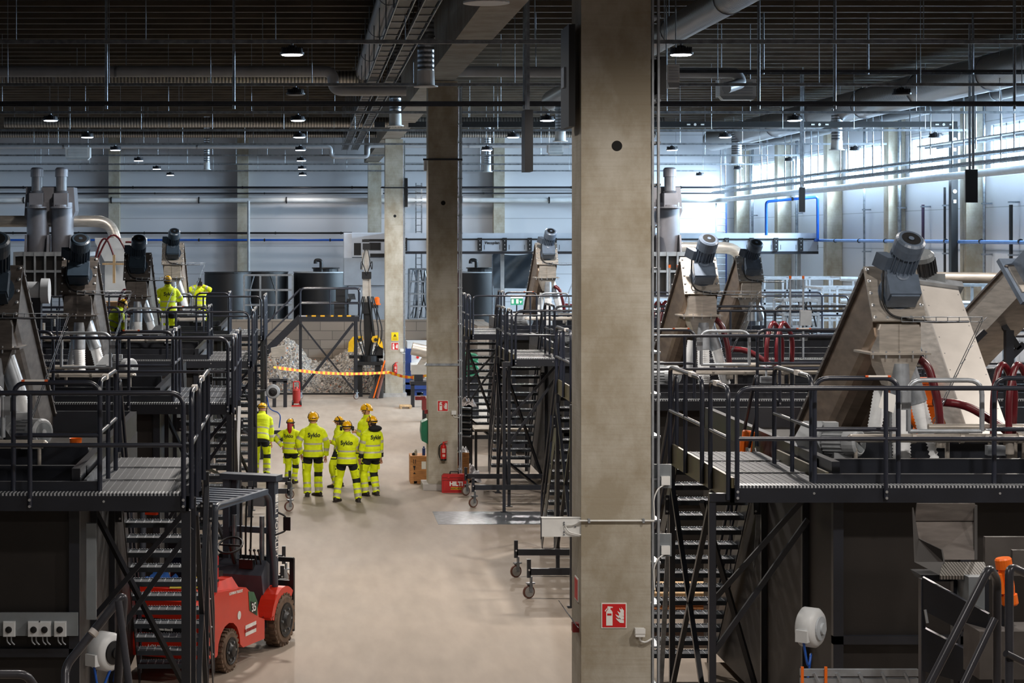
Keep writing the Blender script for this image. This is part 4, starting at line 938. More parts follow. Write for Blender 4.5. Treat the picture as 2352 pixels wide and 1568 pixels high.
def pile_h(x, y):
    a = 1.7*math.exp(-((x+1.0)/1.15)**2) + 1.45*math.exp(-((x-2.1)/1.0)**2) + 1.25*math.exp(-((x-4.4)/1.4)**2) + .5*math.exp(-((x-.9)/.9)**2)
    v = min(1, max(0, (y-70.9)/2.4))
    edge = min(1, max(0, (x+2.6)/.8))
    h = a*(v**.75)*edge
    n = noise.noise(V((x*1.3, y*1.3, 0)))*.25*v + noise.noise(V((x*6, y*6, 1)))*.09*v + abs(noise.noise(V((x*17, y*17, 3))))*.12*min(1, v*3)
    return max(0, h+n)
mb = MB(); nx, ny = 190, 70; vs = []
for j in range(ny+1):
    for i in range(nx+1):
        x = -2.6+8.5*i/nx; y = 70.8+4.15*j/ny
        vs.append((x+R_.uniform(-.02, .02), y+R_.uniform(-.02, .02), pile_h(x, y)+.003+R_.uniform(-.02, .03)*(1 if pile_h(x, y) > .05 else 0)))
mb.add(vs, [(j*(nx+1)+i, j*(nx+1)+i+1, (j+1)*(nx+1)+i+1, (j+1)*(nx+1)+i) for j in range(ny) for i in range(nx)])
o = mb.build('shredded_plastic_pile', pile_mat()); tag(o, 'heap of pale shredded plastic in front of the block wall', 'waste pile'); o['kind'] = 'stuff'
struct(MB().box(-2.6, 5.9, 70.5, 70.62, 0, .05).build('trim_bunker_sill', BLACK))
# x-braced mobile platform
Y = 68.4; s_ = FPX/Y
t = thing('mobile_platform', 'black x-braced mobile work platform with hazard striped edge before the heap', 'platform', (X_(756, Y), Y, 0))
HAZ = stripes('hazard_stripes', (214, 160, 30), (22, 22, 22), 0, .3, .5, 0, .5)
xa, xb, zd = X_(690, Y), X_(818, Y), Z_(727, Y)
MB().box(xa-.05, xb+.12, Y, Y+1.2, zd-.16, zd).build('deck', STEEL, t)
MB().box(xa+.2, xb-.05, Y-.005, Y, zd, zd+.05).build('hazard_edge', HAZ, t)
for x in (xa, xb):
    for yy in (Y, Y+1.1): MB().box(x-.05, x+.05, yy, yy+.09, .12, zd-.16).build('leg', STEEL, t)
for (a_, b_) in (((690, 742), (812, 895)), ((812, 742), (692, 895))): MB().bar(P(*a_, Y-.03 if a_[0] < 700 else Y-.08), P(*b_, Y-.03 if a_[0] < 700 else Y-.08), .09 if a_[0] > 700 else .06, .09 if a_[0] > 700 else .06).build('brace', STEEL, t)
for x in (xa, xb): wheel(x, Y, t)
for (q0, q1, yy) in ((xa, xb+.12, Y), (xa, xb+.12, Y+1.15)):
    g = MB(); rail_loop(g, (q0, yy), (q1, yy), zd, Z_(663, Y), Z_(697, Y), .028, mids=(.5,)); g.build('railing', TUBE, t)
g = MB(); rail_loop(g, (xb+.12, Y), (xb+.12, Y+1.15), zd, Z_(663, Y), Z_(697, Y), .028); g.build('railing', TUBE, t)
for yy in (Y+.05, Y+1.1):
    A = V((xa, yy, zd-.05)); B = A+V((-1.35, 0, -1.35))
    MB().bar(A, B, .03, .22).build('stringer', STEEL, t)
    g = MB(); g.tube(fillet([A+V((0, 0, .98)), B+V((0, 0, .98)), B], .1), .025, 8); g.cyl(A+V((0, 0, .5)), B+V((0, 0, .5)), .02, 8); g.build('stair_handrail', TUBE, t)
for k in range(1, 7): MB().box(xa-.22*k-.1, xa-.22*k+.12, Y+.08, Y+1.08, zd-.05-.22*k, zd-.02-.22*k).build('tread', GALV, t)
MB().bar((xa-1.3, Y+.05, zd-1.3), (xa-1.3, Y+.05, .0), .06, .06).bar((xa-1.3, Y+1.1, zd-1.3), (xa-1.3, Y+1.1, .0), .06, .06).build('leg', STEEL, t)
# operator console on it
t = thing('operator_console', 'black operator seat with joystick and screen on the x-braced platform', 'console', (X_(780, Y), Y+.5, zd))
MB().box(X_(768, Y), X_(792, Y), Y+.4, Y+.9, zd, zd+.5).box(X_(772, Y), X_(794, Y), Y+.75, Y+.9, zd+.4, zd+.95).build('seat', BLACK, t)
MB().cyl((X_(800, Y), Y+.5, zd), (X_(800, Y), Y+.5, zd+.5), .03, 8).box(X_(797, Y), X_(806, Y), Y+.4, Y+.55, zd+.5, zd+.6).build('joystick_arm', BLACK, t)
MB().obox(P(808, 681, Y+.5), (.12, .03, 0), (0, .02, 0), (-.02, 0, .1)).bar(P(806, 688, Y+.5), P(800, 700, Y+.5), .03, .03).build('screen', BLACK, t)
# material handler
Y = 69.6
t = thing('material_handler', 'tall electric material handler with pale boom and yellow grapple beside the pillar', 'crane', tuple(P(848, 910, Y)))
x0 = X_(848, Y)
b = MB()
for px in (826, 868): b.box(X_(px, Y)-.1, X_(px, Y)+.1, Y-.1, Y+.5, 0, Z_(838, Y))
b.box(X_(816, Y), X_(880, Y), Y-.2, Y+.7, Z_(838, Y), Z_(830, Y))
b.build('pedestal', BLACK, t)
MB().box(X_(802, Y), X_(879, Y), Y, Y+.5, Z_(823, Y), Z_(816, Y)).lathe((x0, Y+.2, Z_(830, Y)), (0, 0, 1), [(0, .35), (.2, .35)], 20).box(X_(862, Y), X_(880, Y), Y, Y+.5, Z_(822, Y), Z_(796, Y)).build('turntable', BLACK, t)
BOOM = mat('pale_boom_paint', (196, 190, 182), .35, .3, .15, 4)
a0 = P(846, 815, Y+.2); a1 = P(843, 700, Y+.2); a2 = P(842, 632, Y+.2); a3 = P(841, 560, Y+.2)
MB().bar(a0, a1, .26, .26).tube([P(850, 815, Y), P(858, 770, Y), P(852, 720, Y), P(846, 680, Y)], .05, 8).build('lower_boom', BLACK, t)
MB().bar(a1, a2, .2, .2).bar(a1+V((-.13, -.1, 0)), a2+V((-.11, -.1, 0)), .06, .06).bar(a1+V((.13, -.1, 0)), a2+V((.11, -.1, 0)), .06, .06).build('middle_boom', BOOM, t)
MB().bar(a2, a3, .17, .17).cyl(a2+V((-.14, -.12, .2)), a3+V((-.1, -.12, -.3)), .045, 10).build('upper_boom', BOOM, t)
MB().box(a2.x-.16, a2.x+.16, a2.y-.2, a2.y+.2, a2.z-.12, a2.z+.12).box(a3.x-.12, a3.x+.14, a3.y-.15, a3.y+.15, a3.z-.2, a3.z+.02).box(a3.x-.14, a3.x+.1, a3.y-.15, a3.y+.15, a3.z+.06, a3.z+.16).box(a1.x-.18, a1.x+.18, a1.y-.2, a1.y+.2, a1.z-.3, a1.z+.1).build('joint_block', BLACK, t)
for k in range(4):
    dx = (-.16, -.1, .15, .2)[k]
    MB().tube(fillet([a1+V((dx, -.22, .3)), a1+V((dx*2.6, -.3, -.8)), a0+V((dx*2.2, -.3, .5)), a0+V((dx*.8, -.2, -.1))], .4, 5), .022, 6).build('hydraulic_hose', BLACK, t)
for k in (0, 1): MB().tube(fillet([a3+V((.1*k-.05, -.15, -.2)), a3+V((-.2+.4*k, -.3, -1.0)), a2+V((-.2+.4*k, -.3, .6)), a2+V((0, -.2, 0))], .3, 5), .016, 6).build('hydraulic_hose', BLACK, t)
for sg in (-1, 1):
    pts = [(822, 772), (833, 772), (834, 783), (823, 785), (814, 792), (812, 808), (799, 808), (801, 786), (810, 774)] if sg < 0 else [(856, 772), (868, 770), (878, 786), (880, 800), (872, 796), (866, 786), (856, 786), (853, 779)]
    MB().prism([P(*q, Y-.1) for q in pts], (0, .25, 0)).cyl(P(828 if sg < 0 else 863, 780, Y-.13), P(828 if sg < 0 else 863, 780, Y-.08), .06, 12, 1).build('grapple_arm', [YELLOW, BLACK], t)
t = thing('beacon', 'orange beacon behind the pale boom beside the third pillar', 'beacon', tuple(P(866, 697, 74.9)))
p = P(866, 700, 75.3); MB().cyl((p.x, p.y, 2.44), p, .04, 8).build('post', STEEL, t); MB().lathe(p, (0, 0, 1), [(0, .14), (.05, .14), (.06, .1), (.25, .1), (.3, .05)], 14).build('lens', ORANGE, t)
MB().box(p.x-.2, p.x+.05, p.y, p.y+.1, p.z-.12, p.z).build('bracket', BLACK, t)
# long conveyor across
Y = 76.6; LC = mat('pale_conveyor_panel', (186, 194, 206), .4, .1, .05, 2)
t = thing('belt_conveyor', 'long pale grey enclosed conveyor with black clamps high across the far end', 'conveyor', (10, Y, 5))
xa, xb = X_(885, Y), X_(1879, Y)
MB().box(xa, xb, Y, Y+1.2, Z_(549, Y), Z_(535, Y)).build('upper_cover', LC, t)
MB().box(xa, xb, Y-.05, Y+1.2, Z_(577, Y), Z_(551, Y)).build('side_panel', mat('conveyor_side', (172, 180, 192), .4, .1, .05, 2), t)
MB().box(xa, xb, Y-.08, Y, Z_(551, Y), Z_(547.5, Y)).build('top_rail', BLACK, t)
MB().box(xa, xb, Y-.06, Y+1.2, Z_(583, Y), Z_(577, Y)).build('bottom_rail', STEEL, t)
for px in (930, 987, 1044, 1101.5, 1158.5, 1216, 1273, 1330, 1387, 1444, 1500, 1556, 1612, 1668, 1725, 1781, 1838):
    c_ = MB().box(X_(px-5, Y), X_(px+5, Y), Y-.13, Y-.05, Z_(576, Y), Z_(546, Y))
    for z in (553, 562, 571): c_.cyl((X_(px, Y), Y-.135, Z_(z, Y)), (X_(px, Y), Y-.13, Z_(z, Y)), .022, 8, 1)
    c_.build('clamp', [BLACK, BOLT], t)
for px in (1130, 1187, 1245, 1302, 1359, 1415, 1585, 1640, 1697, 1753, 1810, 1860):
    MB().box(X_(px-18, Y), X_(px-17, Y), Y-.056, Y-.05, Z_(573, Y), Z_(562, Y)).box(X_(px+17, Y), X_(px+18, Y), Y-.056, Y-.05, Z_(573, Y), Z_(562, Y)).build('seam', STEEL, t)
text('lettering', 'Vecoplan', (X_(1129.5, Y), Y-.06, Z_(557.5, Y)), .155, BLACK, t, ext=.003, shear=.15, bold=.003)
for px in (1000, 1160, 1330, 1500, 1700, 1850): MB().box(X_(px, Y)-.07, X_(px, Y)+.07, Y+1.0, Y+1.15, 0, Z_(583, Y)).build('support_leg', LGREY, t)
Y = 77.6
t = thing('control_cabinet', 'large pale blue-grey cabinet with two dark windows behind the boom', 'cabinet', tuple(P(835, 660, Y)))
MB().box(X_(790, Y), X_(884, Y), Y, Y+1.4, Z_(655, Y), Z_(592, Y)).box(X_(800, Y), X_(884, Y), Y+.1, Y+1.4, 0, Z_(655, Y)).build('lower_casing', mat('casing_grey_blue', (150, 160, 172), .35, .2, .06, 2), t)
MB().box(X_(790, Y), X_(884, Y), Y+.1, Y+1.2, Z_(592, Y), Z_(534, Y)).build('upper_casing', LC, t)
MB().box(X_(808, Y), X_(884, Y), Y-.02, Y+.1, Z_(590, Y), Z_(536, Y)).build('front_panel', mat('conveyor_side', (172, 180, 192)), t)
MB().box(X_(813, Y), X_(829, Y), Y-.03, Y-.02, Z_(586, Y), Z_(558, Y)).build('dark_window', BLACK, t)
MB().box(X_(848, Y), X_(874, Y), Y-.05, Y-.02, Z_(574, Y), Z_(557, Y)).box(X_(850, Y), X_(884, Y), Y-.03, Y-.02, Z_(590, Y), Z_(582, Y)).build('dark_window', BLACK, t)
MB().box(X_(836, Y), X_(884, Y), Y-.06, Y-.02, Z_(554, Y), Z_(549, Y)).build('rail', BLACK, t)
# black tanks
def btank(lab, pxc, py, Y, r, extra=False):
    x = X_(pxc, Y); z = Z_(py, Y); t = thing('storage_tank', lab, 'tank', (x, Y+r, 0), 'black cylindrical tanks at the far end')
    MB().lathe((x, Y+r, 0), (0, 0, 1), [(0, r), (z-.08, r), (z, r*.98)], 40, smooth=True).build('tank_shell', mat('black_tank_plastic', (12, 13, 17), .5, 0, .1), t)
    MB().lathe((x, Y+r, z), (0, 0, 1), [(0, r*1.01), (.05, r*1.01)], 40).build('rim', LGREY if extra else BLACK, t)
    if extra:
        MB().lathe((x+.2, Y+r-.3, z+.05), (0, 0, 1), [(0, .55), (.12, .55), (.14, .62), (.18, .6)], 24).build('manhole', BLACK, t)
        MB().tube(fillet([(x, Y+.4, z), (x, Y+.4, z+.55), (x-.25, Y+.4, z+.55), (x-.25, Y+.4, z+.4)], .12, 5), .08, 10).build('vent_pipe', BLACK, t)
    return t
btank('black round tank at the far end left of the mobile platform', 600, 627, 86.2, 1.15)
btank('black round tank at the far left beside the ladder frame', 521, 628, 84.5, 1.0)
btank('black round tank with manhole and bent vent behind the mobile platform', 738, 627, 86, 1.2, True)
btank('black round tank with manhole behind the second pillar', 1096, 627, 85, 1.1, True)
# tarpaulin
Y = 78.6; mb = MB(); nx, ny = 30, 20; vs = []
for j in range(ny+1):
    for i in range(nx+1):
        u = i/nx; v = j/ny; sag = math.sin(u*math.pi)*.25*(1-v)
        x = X_(1132, Y)+(X_(1232, Y)-X_(1132, Y))*u; z = Z_(580, Y)+(Z_(662, Y)-Z_(580, Y))*v-sag*(.4)
        vs.append((x, Y-.12*math.sin(u*7+v*3)*(.4+v)-.1*math.sin((u+v*.8)*13)*.5, z))
mb.add(vs, [(j*(nx+1)+i, j*(nx+1)+i+1, (j+1)*(nx+1)+i+1, (j+1)*(nx+1)+i) for j in range(ny) for i in range(nx)], 0, True)
vs2 = [(x, y+.015, z) for x, y, z in vs]
mb.add(vs2, [(j*(nx+1)+i, (j+1)*(nx+1)+i, (j+1)*(nx+1)+i+1, j*(nx+1)+i+1) for j in range(ny) for i in range(nx)], 0, True)
t = thing('tarpaulin', 'dark grey tarpaulin hanging below the long conveyor', 'tarpaulin', (X_(1180, Y), Y, 3))
mb.build('cloth', mat('grey_tarpaulin', (72, 84, 96), .45, 0, .15, 3), t)
MB().cyl((X_(1128, Y), Y, Z_(580, Y)), (X_(1236, Y), Y, Z_(580, Y)), .03, 8).cyl((X_(1132, Y), Y-.0, 0), (X_(1132, Y), Y-.0, Z_(578, Y)), .04, 8).build('pole', GALV, t)
# galvanised racks
def rack(lab, px0, px1, py0, py1, Y, nx, nz, d=.8, m=GALVL, cables=0, name='steel_rack'):
    t = thing(name, lab, 'rack', (X_((px0+px1)/2, Y), Y, Z_(py1, Y)), None)
    x0, x1, z0, z1 = X_(px0, Y), X_(px1, Y), Z_(py1, Y), Z_(py0, Y)
    zb = 0 if z0 > .2 else 0
    for i in range(nx+1):
        x = x0+(x1-x0)*i/nx
        for yy in (Y, Y+d): MB().box(x-.03, x+.03, yy, yy+.06, zb, z1).build('upright', m, t)
    for j in range(nz+1):
        z = z0+(z1-z0)*j/nz
        f = MB().box(x0, x1, Y-.01, Y+.03, z-.03, z+.03).box(x0, x1, Y+d, Y+d+.04, z-.03, z+.03).box(x0, x0+.04, Y, Y+d, z-.03, z+.03).box(x1-.04, x1, Y, Y+d, z-.03, z+.03)
        f.build('shelf_rail', m, t)
    for k in range(cables):
        x = x0+(x1-x0)*R_.uniform(.1, .9); MB().tube(fillet([(x, Y+.2, z1), (x+R_.uniform(-.3, .3), Y+.1, (z0+z1)/2), (x+R_.uniform(-.2, .2), Y+.2, z0)], .5, 5), .025, 6).build('cable', BLACK if k % 2 else GALV, t)
    return t
rack('galvanised frame with hanging cables between the second and third pillar', 941, 981, 618, 732, 79.5, 2, 4, cables=7)
rack('galvanised pipe rack on the left before the black tanks', 560, 672, 632, 735, 80, 3, 3, cables=2)
t = thing('wall_ladder', 'tall galvanised caged wall ladder on the far wall between the pillars', 'ladder', (X_(962, 91.5), 91.5, 0))
for px in (955, 968): MB().box(X_(px, 91.5)-.03, X_(px, 91.5)+.03, 91.4, 91.45, 1.5, Z_(420, 91.5)).build('side_rail', GALV, t)
for k in range(22): MB().cyl((X_(955, 91.5), 91.42, 1.6+.3*k), (X_(968, 91.5), 91.42, 1.6+.3*k), .018, 6).build('rung', GALV, t)
t = thing('wall_ladder', 'blue and galvanised caged ladder on the far wall right of the big pillar', 'ladder', (X_(1652, 91.5), 91.5, 0))
for px in (1642, 1665): MB().box(X_(px, 91.5)-.03, X_(px, 91.5)+.03, 91.2, 91.25, 1.5, 7.1).build('side_rail', NAVY if px > 1650 else GALVL, t)
for k in range(18): MB().cyl((X_(1642, 91.5), 91.22, 1.6+.3*k), (X_(1665, 91.5), 91.22, 1.6+.3*k), .02, 6).build('rung', GALVL, t)
# blue baler with white box and stainless drum
Y = 69.6
t = thing('blue_machine', 'blue steel machine base with white cabinet right of the third pillar', 'machine', (X_(958, Y), Y, 0))
MB().box(X_(930, Y), X_(985, Y), Y+.4, Y+1.6, .12, Z_(880, Y)).box(X_(931, Y), X_(946, Y), Y+.4, Y+1.6, .12, Z_(802, Y)).box(X_(931, Y), X_(985, Y), Y+.3, Y+.4, Z_(895, Y), Z_(885, Y)).build('base', NAVY, t)
for px in (932, 955, 978): MB().box(X_(px, Y)-.06, X_(px, Y)+.06, Y+.4, Y+.6, 0, .12).build('foot', NAVY, t)
MB().box(X_(937, Y), X_(985, Y), Y+.5, Y+1.5, Z_(862, Y), Z_(786, Y)).build('white_cabinet', WHITEP, t)
MB().box(X_(944, Y), X_(985, Y), Y+.3, Y+.5, Z_(852, Y), Z_(834, Y)).build('white_panel', WHITE, t)
MB().cyl((X_(961, Y), Y+.5, Z_(822, Y)), (X_(961, Y), Y+.46, Z_(822, Y)), .05, 12).build('red_button', RED, t)
t = thing('steel_chute', 'brushed steel chute on a black bench right of the third pillar', 'chute', (X_(965, 65.2), 65.2, 0))
Y = 65.2
MB().cyl(P(946, 800, Y), P(1000, 812, Y), .21, 22).prism([P(955, 845, Y), P(968, 845, Y), P(992, 816, Y), P(975, 814, Y)], (0, .3, 0)).build('drum', STAIN, t)
for px in (948, 992): MB().box(X_(px, Y)-.06, X_(px, Y)+.06, Y, Y+.12, 0, Z_(883, Y)).build('bench_leg', STEEL, t)
MB().box(X_(943, Y), X_(1000, Y), Y, Y+.6, Z_(885, Y), Z_(876, Y)).box(X_(952, Y), X_(972, Y), Y+.1, Y+.4, Z_(876, Y), Z_(845, Y)).build('bench_top', STEEL, t)
t = thing('steel_chute', 'brushed steel chute on a black bench left of the heap', 'chute', (X_(640, 65.2), 65.2, 0))
Y = 65.2
MB().prism([P(622, 800, Y), P(655, 793, Y), P(656, 816, Y), P(624, 822, Y)], (0, .5, 0)).build('hood', STAIN, t)
MB().prism([P(622, 820, Y), P(627, 820, Y), P(650, 872, Y), P(644, 872, Y)], (0, .3, 0)).build('chute_leg', STAIN, t)
for px in (630, 655): MB().box(X_(px, Y)-.06, X_(px, Y)+.06, Y, Y+.12, 0, Z_(875, Y)).build('bench_leg', STEEL, t)
MB().box(X_(618, Y), X_(660, Y), Y, Y+.6, Z_(878, Y), Z_(870, Y)).build('bench_top', STEEL, t)
# tape
t = thing('barrier_tape', 'orange and yellow striped barrier tape across the aisle end', 'tape', tuple(P(630, 844, 66)))
TAPE = stripes('barrier_tape_stripes', (238, 186, 40), (224, 92, 30), 0, .16, .5, 0, .5)
A = P(628, 843, 65.1); B = P(895, 855, 69.2); C_ = P(985, 861, 66.0); mb = MB()
for (p_, q_) in ((A, B), (B, C_)):
    n = 16
    for k in range(n):
        a_ = p_.lerp(q_, k/n); b_ = p_.lerp(q_, (k+1)/n); sa = -.12*math.sin(math.pi*k/n); sb = -.12*math.sin(math.pi*(k+1)/n)
        wa = .03+.025*abs(math.sin(k*1.1)); wb = .03+.025*abs(math.sin((k+1)*1.1))
        for dy in (0,): mb.add([a_+V((0, 0, sa-wa)), b_+V((0, 0, sb-wb)), b_+V((0, 0, sb+wb)), a_+V((0, 0, sa+wa)), a_+V((0, .004, sa-wa)), b_+V((0, .004, sb-wb)), b_+V((0, .004, sb+wb)), a_+V((0, .004, sa+wa))], [(0, 1, 2, 3), (4, 7, 6, 5), (3, 2, 6, 7), (0, 4, 5, 1)])
mb.build('tape', TAPE, t)
# leaning planks and bits by the crane
t = thing('leaning_ladder', 'orange ladder and dark panels leaning beside the third pillar', 'ladder', tuple(P(872, 915, 68.6)))
MB().bar(P(858, 914, 68.6), P(884, 828, 69.3), .035, .04).build('orange_rail', ORANGE, t)
MB().bar(P(866, 915, 68.6), P(884, 845, 69.2), .05, .1).build('brown_rail', mat('rust_brown', (110, 60, 44), .6), t)
MB().prism([P(846, 914, 68.8), P(880, 914, 68.8), P(884, 868, 69.3), P(868, 865, 69.3)], (0, .05, 0)).build('dark_panel', BLACK, t)
# red fire extinguisher trolley
Y = 65.6; x = X_(681, Y)
t = thing('fire_extinguisher_trolley', 'red wheeled fire extinguisher trolley on the floor before the heap', 'fire extinguisher', (x, Y, 0))
MB().lathe((x, Y, .1), (0, 0, 1), [(0, .12), (.02, .13), (.42, .13), (.48, .06), (.54, .04)], 18).build('cylinder', mat('trolley_red', (158, 36, 28), .45), t)
MB().tube(fillet([(x-.1, Y+.12, .05), (x-.1, Y+.12, .8), (x+.1, Y+.12, .8), (x+.1, Y+.12, .05)], .05), .018, 8).box(x-.16, x+.16, Y-.12, Y+.12, .0, .04).build('trolley_frame', RED, t)
for dx in (-.15, .12): MB().lathe((x+dx, Y-.02, .1), (1, 0, 0), [(0, .09), (.005, .1), (.045, .1), (.05, .09)], 18).build('wheel', BLACK, t)
# ---------------- forklift ----------------
def forklift():
    rr = V((-1.07, 25.45, 0)); fr = V((-.43, 27.1, 0))
    h = (fr-rr); WB = h.length; h.normalize(); sd = V((h.y, -h.x, 0))      # sd: to the truck's right
    O = rr - sd*.5                                                       # centre of the rear axle
    def W(f, s, z): return O + h*f + sd*s + V((0, 0, z))
    t = thing('forklift', 'red counterbalance forklift with dark overhead guard parked beside the left stairs', 'forklift', tuple(O))
    FR = mat('forklift_red', (206, 44, 20), .35, 0, .05, 3, coat=.3); FG = mat('forklift_grey', (66, 72, 82), .4, 0, .1, 5); BRN = mat('dusty_tyre', (104, 84, 68), .8, 0, .25, 10)
    def prism(pts, s0, s1, m, name, parent=t, **k):
        mb = MB(); mb.prism([W(f, s0, z) for f, z in pts], sd*(s1-s0)); return mb.build(name, m, parent, **k)
    def rim(r0): return [(r0*math.cos(a), r0*math.sin(a)) for a in [math.pi*k/10 for k in range(11)]]
    # body side profile with both wheel arches
    side = [(-.62, .42), (-.42, .30)] + [(-.36*math.cos(math.pi*k/8), .30+.28*math.sin(math.pi*k/8)+.02) for k in range(9)] + [(.45, .24), (1.22, .22)]
    body = [(-.72, .45), (-.60, .28), (-.40, .26)] + [(-.36*math.cos(math.pi*k/8), .28+.34*math.sin(math.pi*k/8)) for k in range(9)] + [(.46, .22), (1.18, .2), (1.18, .46), (.98, .52), (.9, .78), (.55, .98), (-.35, 1.06), (-.74, .98), (-.8, .7)]
    for s0, s1 in ((-.57, -.36), (.36, .57)): prism(body, s0, s1, FR, 'side_panel')
    prism([(-.8, .5), (-.6, .3), (1.18, .3), (1.18, .46), (.98, .52), (.9, .78), (.55, .98), (-.35, 1.06), (-.74, .98)], -.36, .36, FR, 'hood')
    # counterweight
    mb = MB(); mb.prism([W(-.62, s, z) for s, z in ((-.55, .32), (.55, .32), (.6, .5), (.6, .86), (.5, 1.02), (-.5, 1.02), (-.6, .86), (-.6, .5))], h*-.28)
    cw = mb.build('counterweight', FR, t)
    mb = MB(); mb.prism([W(-.905, s, z) for s, z in ((-.42, .62), (.42, .62), (.42, .8), (-.42, .8))], h*-.012); mb.build('grille', BLACK, t)
    mb = MB(); mb.prism([W(-.62, s, z) for s, z in ((-.5, .98), (.5, .98), (.4, 1.12), (-.4, 1.12))], h*1.1); mb.build('hood_cover', FR, t)
    # fender over the front wheel
    arc = [(1.77-WB+WB-.0+.0, 0)]
    fc = WB
    pts = [(fc-.50, .46)] + [(fc+.48*math.cos(a), .34+.46*math.sin(a)) for a in [math.radians(170-12*k) for k in range(11)]] + [(fc+.38*math.cos(a), .34+.36*math.sin(a)) for a in [math.radians(50+12*k) for k in range(11)]]
    for s0, s1 in ((-.62, -.4), (.4, .62)): prism(pts, s0, s1, FR, 'front_fender')
    # floor and step, seat, dash
    prism([(.9, .24), (fc-.42, .24), (fc-.3, .6), (fc-.12, .62), (fc-.12, .3), (.9, .3)], -.5, .5, FG, 'step_well')
    prism([(fc-.25, .6), (fc-.05, .6), (fc-.05, 1.1), (fc-.16, 1.16), (fc-.34, .98)], -.42, .42, FG, 'dashboard')
    mb = MB().obox(W(fc-.27, .18, 1.12), h*.04, sd*.1, V((0, 0, .06))); mb.build('display', BLACK, t)
    prism([(.05, 1.1), (.52, 1.08), (.55, 1.18), (.1, 1.22)], -.25, .25, BLACK, 'seat')
    prism([(-.02, 1.15), (.12, 1.2), (.02, 1.62), (-.1, 1.6)], -.24, .24, BLACK, 'seat_back')
    sw = W(fc-.42, 0, 1.38); a1 = (h*-.5+V((0, 0, .85))).normalized(); u1 = sd; v1 = a1.cross(u1)
    MB().tube([sw+u1*.17*math.cos(2*math.pi*k/20)+v1*.17*math.sin(2*math.pi*k/20) for k in range(21)], .016, 8).cyl(sw-a1*.3, sw, .03, 10).bar(sw-u1*.16, sw+u1*.16, .02, .02).build('steering_wheel', BLACK, t)
    for k in range(3): MB().cyl(W(fc-.2, .24+.06*k, 1.1), W(fc-.3, .24+.06*k, 1.3), .01, 6).ball(W(fc-.3, .24+.06*k, 1.31), .02, .02, .02).build('lever', BLACK, t)
    # overhead guard
    for s in (-.5, .5):
        MB().tube(fillet([W(-.32, s, .98), W(-.28, s, 2.1), W(-.2, s, 2.13), W(fc-.38, s*.96, 2.1), W(fc-.22, s*.96, 2.0), W(fc-.02, s, .66)], .06, 3), .042, 8).build('guard_frame', FG, t)
    g = MB()
    for k in range(8): f = -.1+(fc-.3)*k/7; g.bar(W(f, -.48, 2.12), W(f, .48, 2.12), .1, .03)
    g.build('guard_bars', mat('guard_blue_grey', (84, 94, 108), .4), t)
    MB().obox(W(-.25, .0, 2.1), h*.03, sd*.48, V((0, 0, .04))).build('guard_rear_bar', FG, t)
    for s in (-.4, .4): MB().obox(W(-.27, s, 2.02), h*.035, sd*.09, V((0, 0, .04))).build('rear_light', mat('amber_red_lens', (190, 52, 16), .3), t)
    MB().cyl(W(-.1, .36, 1.08), W(-.1, .36, 1.46), .1, 18).ball(W(-.1, .36, 1.46), .1, .1, .05).build('fire_extinguisher', RED, t)
    for z in (1.15, 1.33): MB().cyl(W(-.1, .36, z), W(-.1, .36, z+.03), .105, 18).build('strap', BLACK, t)
    MB().tube(fillet([W(fc-.1, .52, 1.5), W(fc, .64, 1.55), W(fc, .64, 1.75), W(fc-.05, .54, 1.8)], .05), .014, 6).obox(W(fc-.02, .66, 1.65), h*.01, sd*.05, V((0, 0, .09))).build('mirror', BLACK, t)
    # wheels
    def wheel_(f, s, r, w_, name):
        c = W(f, s, r)
        T = MB().lathe(c-sd*w_/2, sd, [(0, r*.62), (.0, r*.86), (w_*.15, r), (w_*.85, r), (w_, r*.86), (w_, r*.62)], 32)
        for k in range(24):
            a = 2*math.pi*k/24; d = h*math.cos(a)+V((0, 0, 1))*math.sin(a); e = h*-math.sin(a)+V((0, 0, 1))*math.cos(a)
            for q in (-1, 1): T.obox(c+d*(r*.985)+sd*q*w_*.24+e*(.02*q), d*.018, e*r*.07, sd*w_*.2)
        T.build(name, BRN, t)
        R = MB(); sg = 1 if s > 0 else -1; o1 = c+sd*sg*w_*.5
        R.lathe(o1, sd*sg, [(0, r*.66), (.012, r*.66), (.014, r*.6), (.006, r*.56), (.006, r*.34), (.03, r*.26), (.04, r*.24), (.045, r*.1)], 28)
        for k in range(6): a = 2*math.pi*k/6; e_ = (h*math.cos(a)+V((0, 0, 1))*math.sin(a))*r*.44; R.cyl(o1+e_, o1+e_+sd*sg*.022, .018, 6, 1)
        R.build('wheel_rim', [BLACK, GALV], t)
    for s in (-.5, .5): wheel_(0, s, .265, .2, 'rear_tyre'); wheel_(fc, s+(.03 if s > 0 else -.03), .35, .22, 'front_tyre')
    # mast
    for s in (-.34, .34):
        MB().obox(W(fc+.28, s, 1.18), h*.07, sd*.045, V((0, 0, 1.06))).build('mast_rail', FG, t)
        MB().obox(W(fc+.36, s*.75, 1.18), h*.05, sd*.035, V((0, 0, 1.02))).build('inner_mast_rail', FG, t)
        MB().cyl(W(fc+.2, s*.6, .3), W(fc+.2, s*.6, 1.7), .035, 12).build('lift_cylinder', GALV, t)
    for (f_, z_, a_, b_, c_) in ((.3, 2.22, .12, .42, .04), (.28, .35, .05, .36, .06), (.28, 1.5, .04, .36, .04)): MB().obox(W(fc+f_, 0, z_), h*a_, sd*b_, V((0, 0, c_))).build('mast_crossbar', FG, t)
    for s in (-.5, .5): MB().prism([W(-.28, s-.03, 2.08), W(fc-.36, s-.03, 2.08), W(fc-.36, s-.03, 2.15), W(-.28, s-.03, 2.15)], sd*.06).build('guard_side_plate', mat('guard_blue_grey', (84, 94, 108), .4), t)
    MB().obox(W(fc+.26, .1, 1.95), h*.05, sd*.13, V((0, 0, .12))).build('hose_reel', MGREY, t)
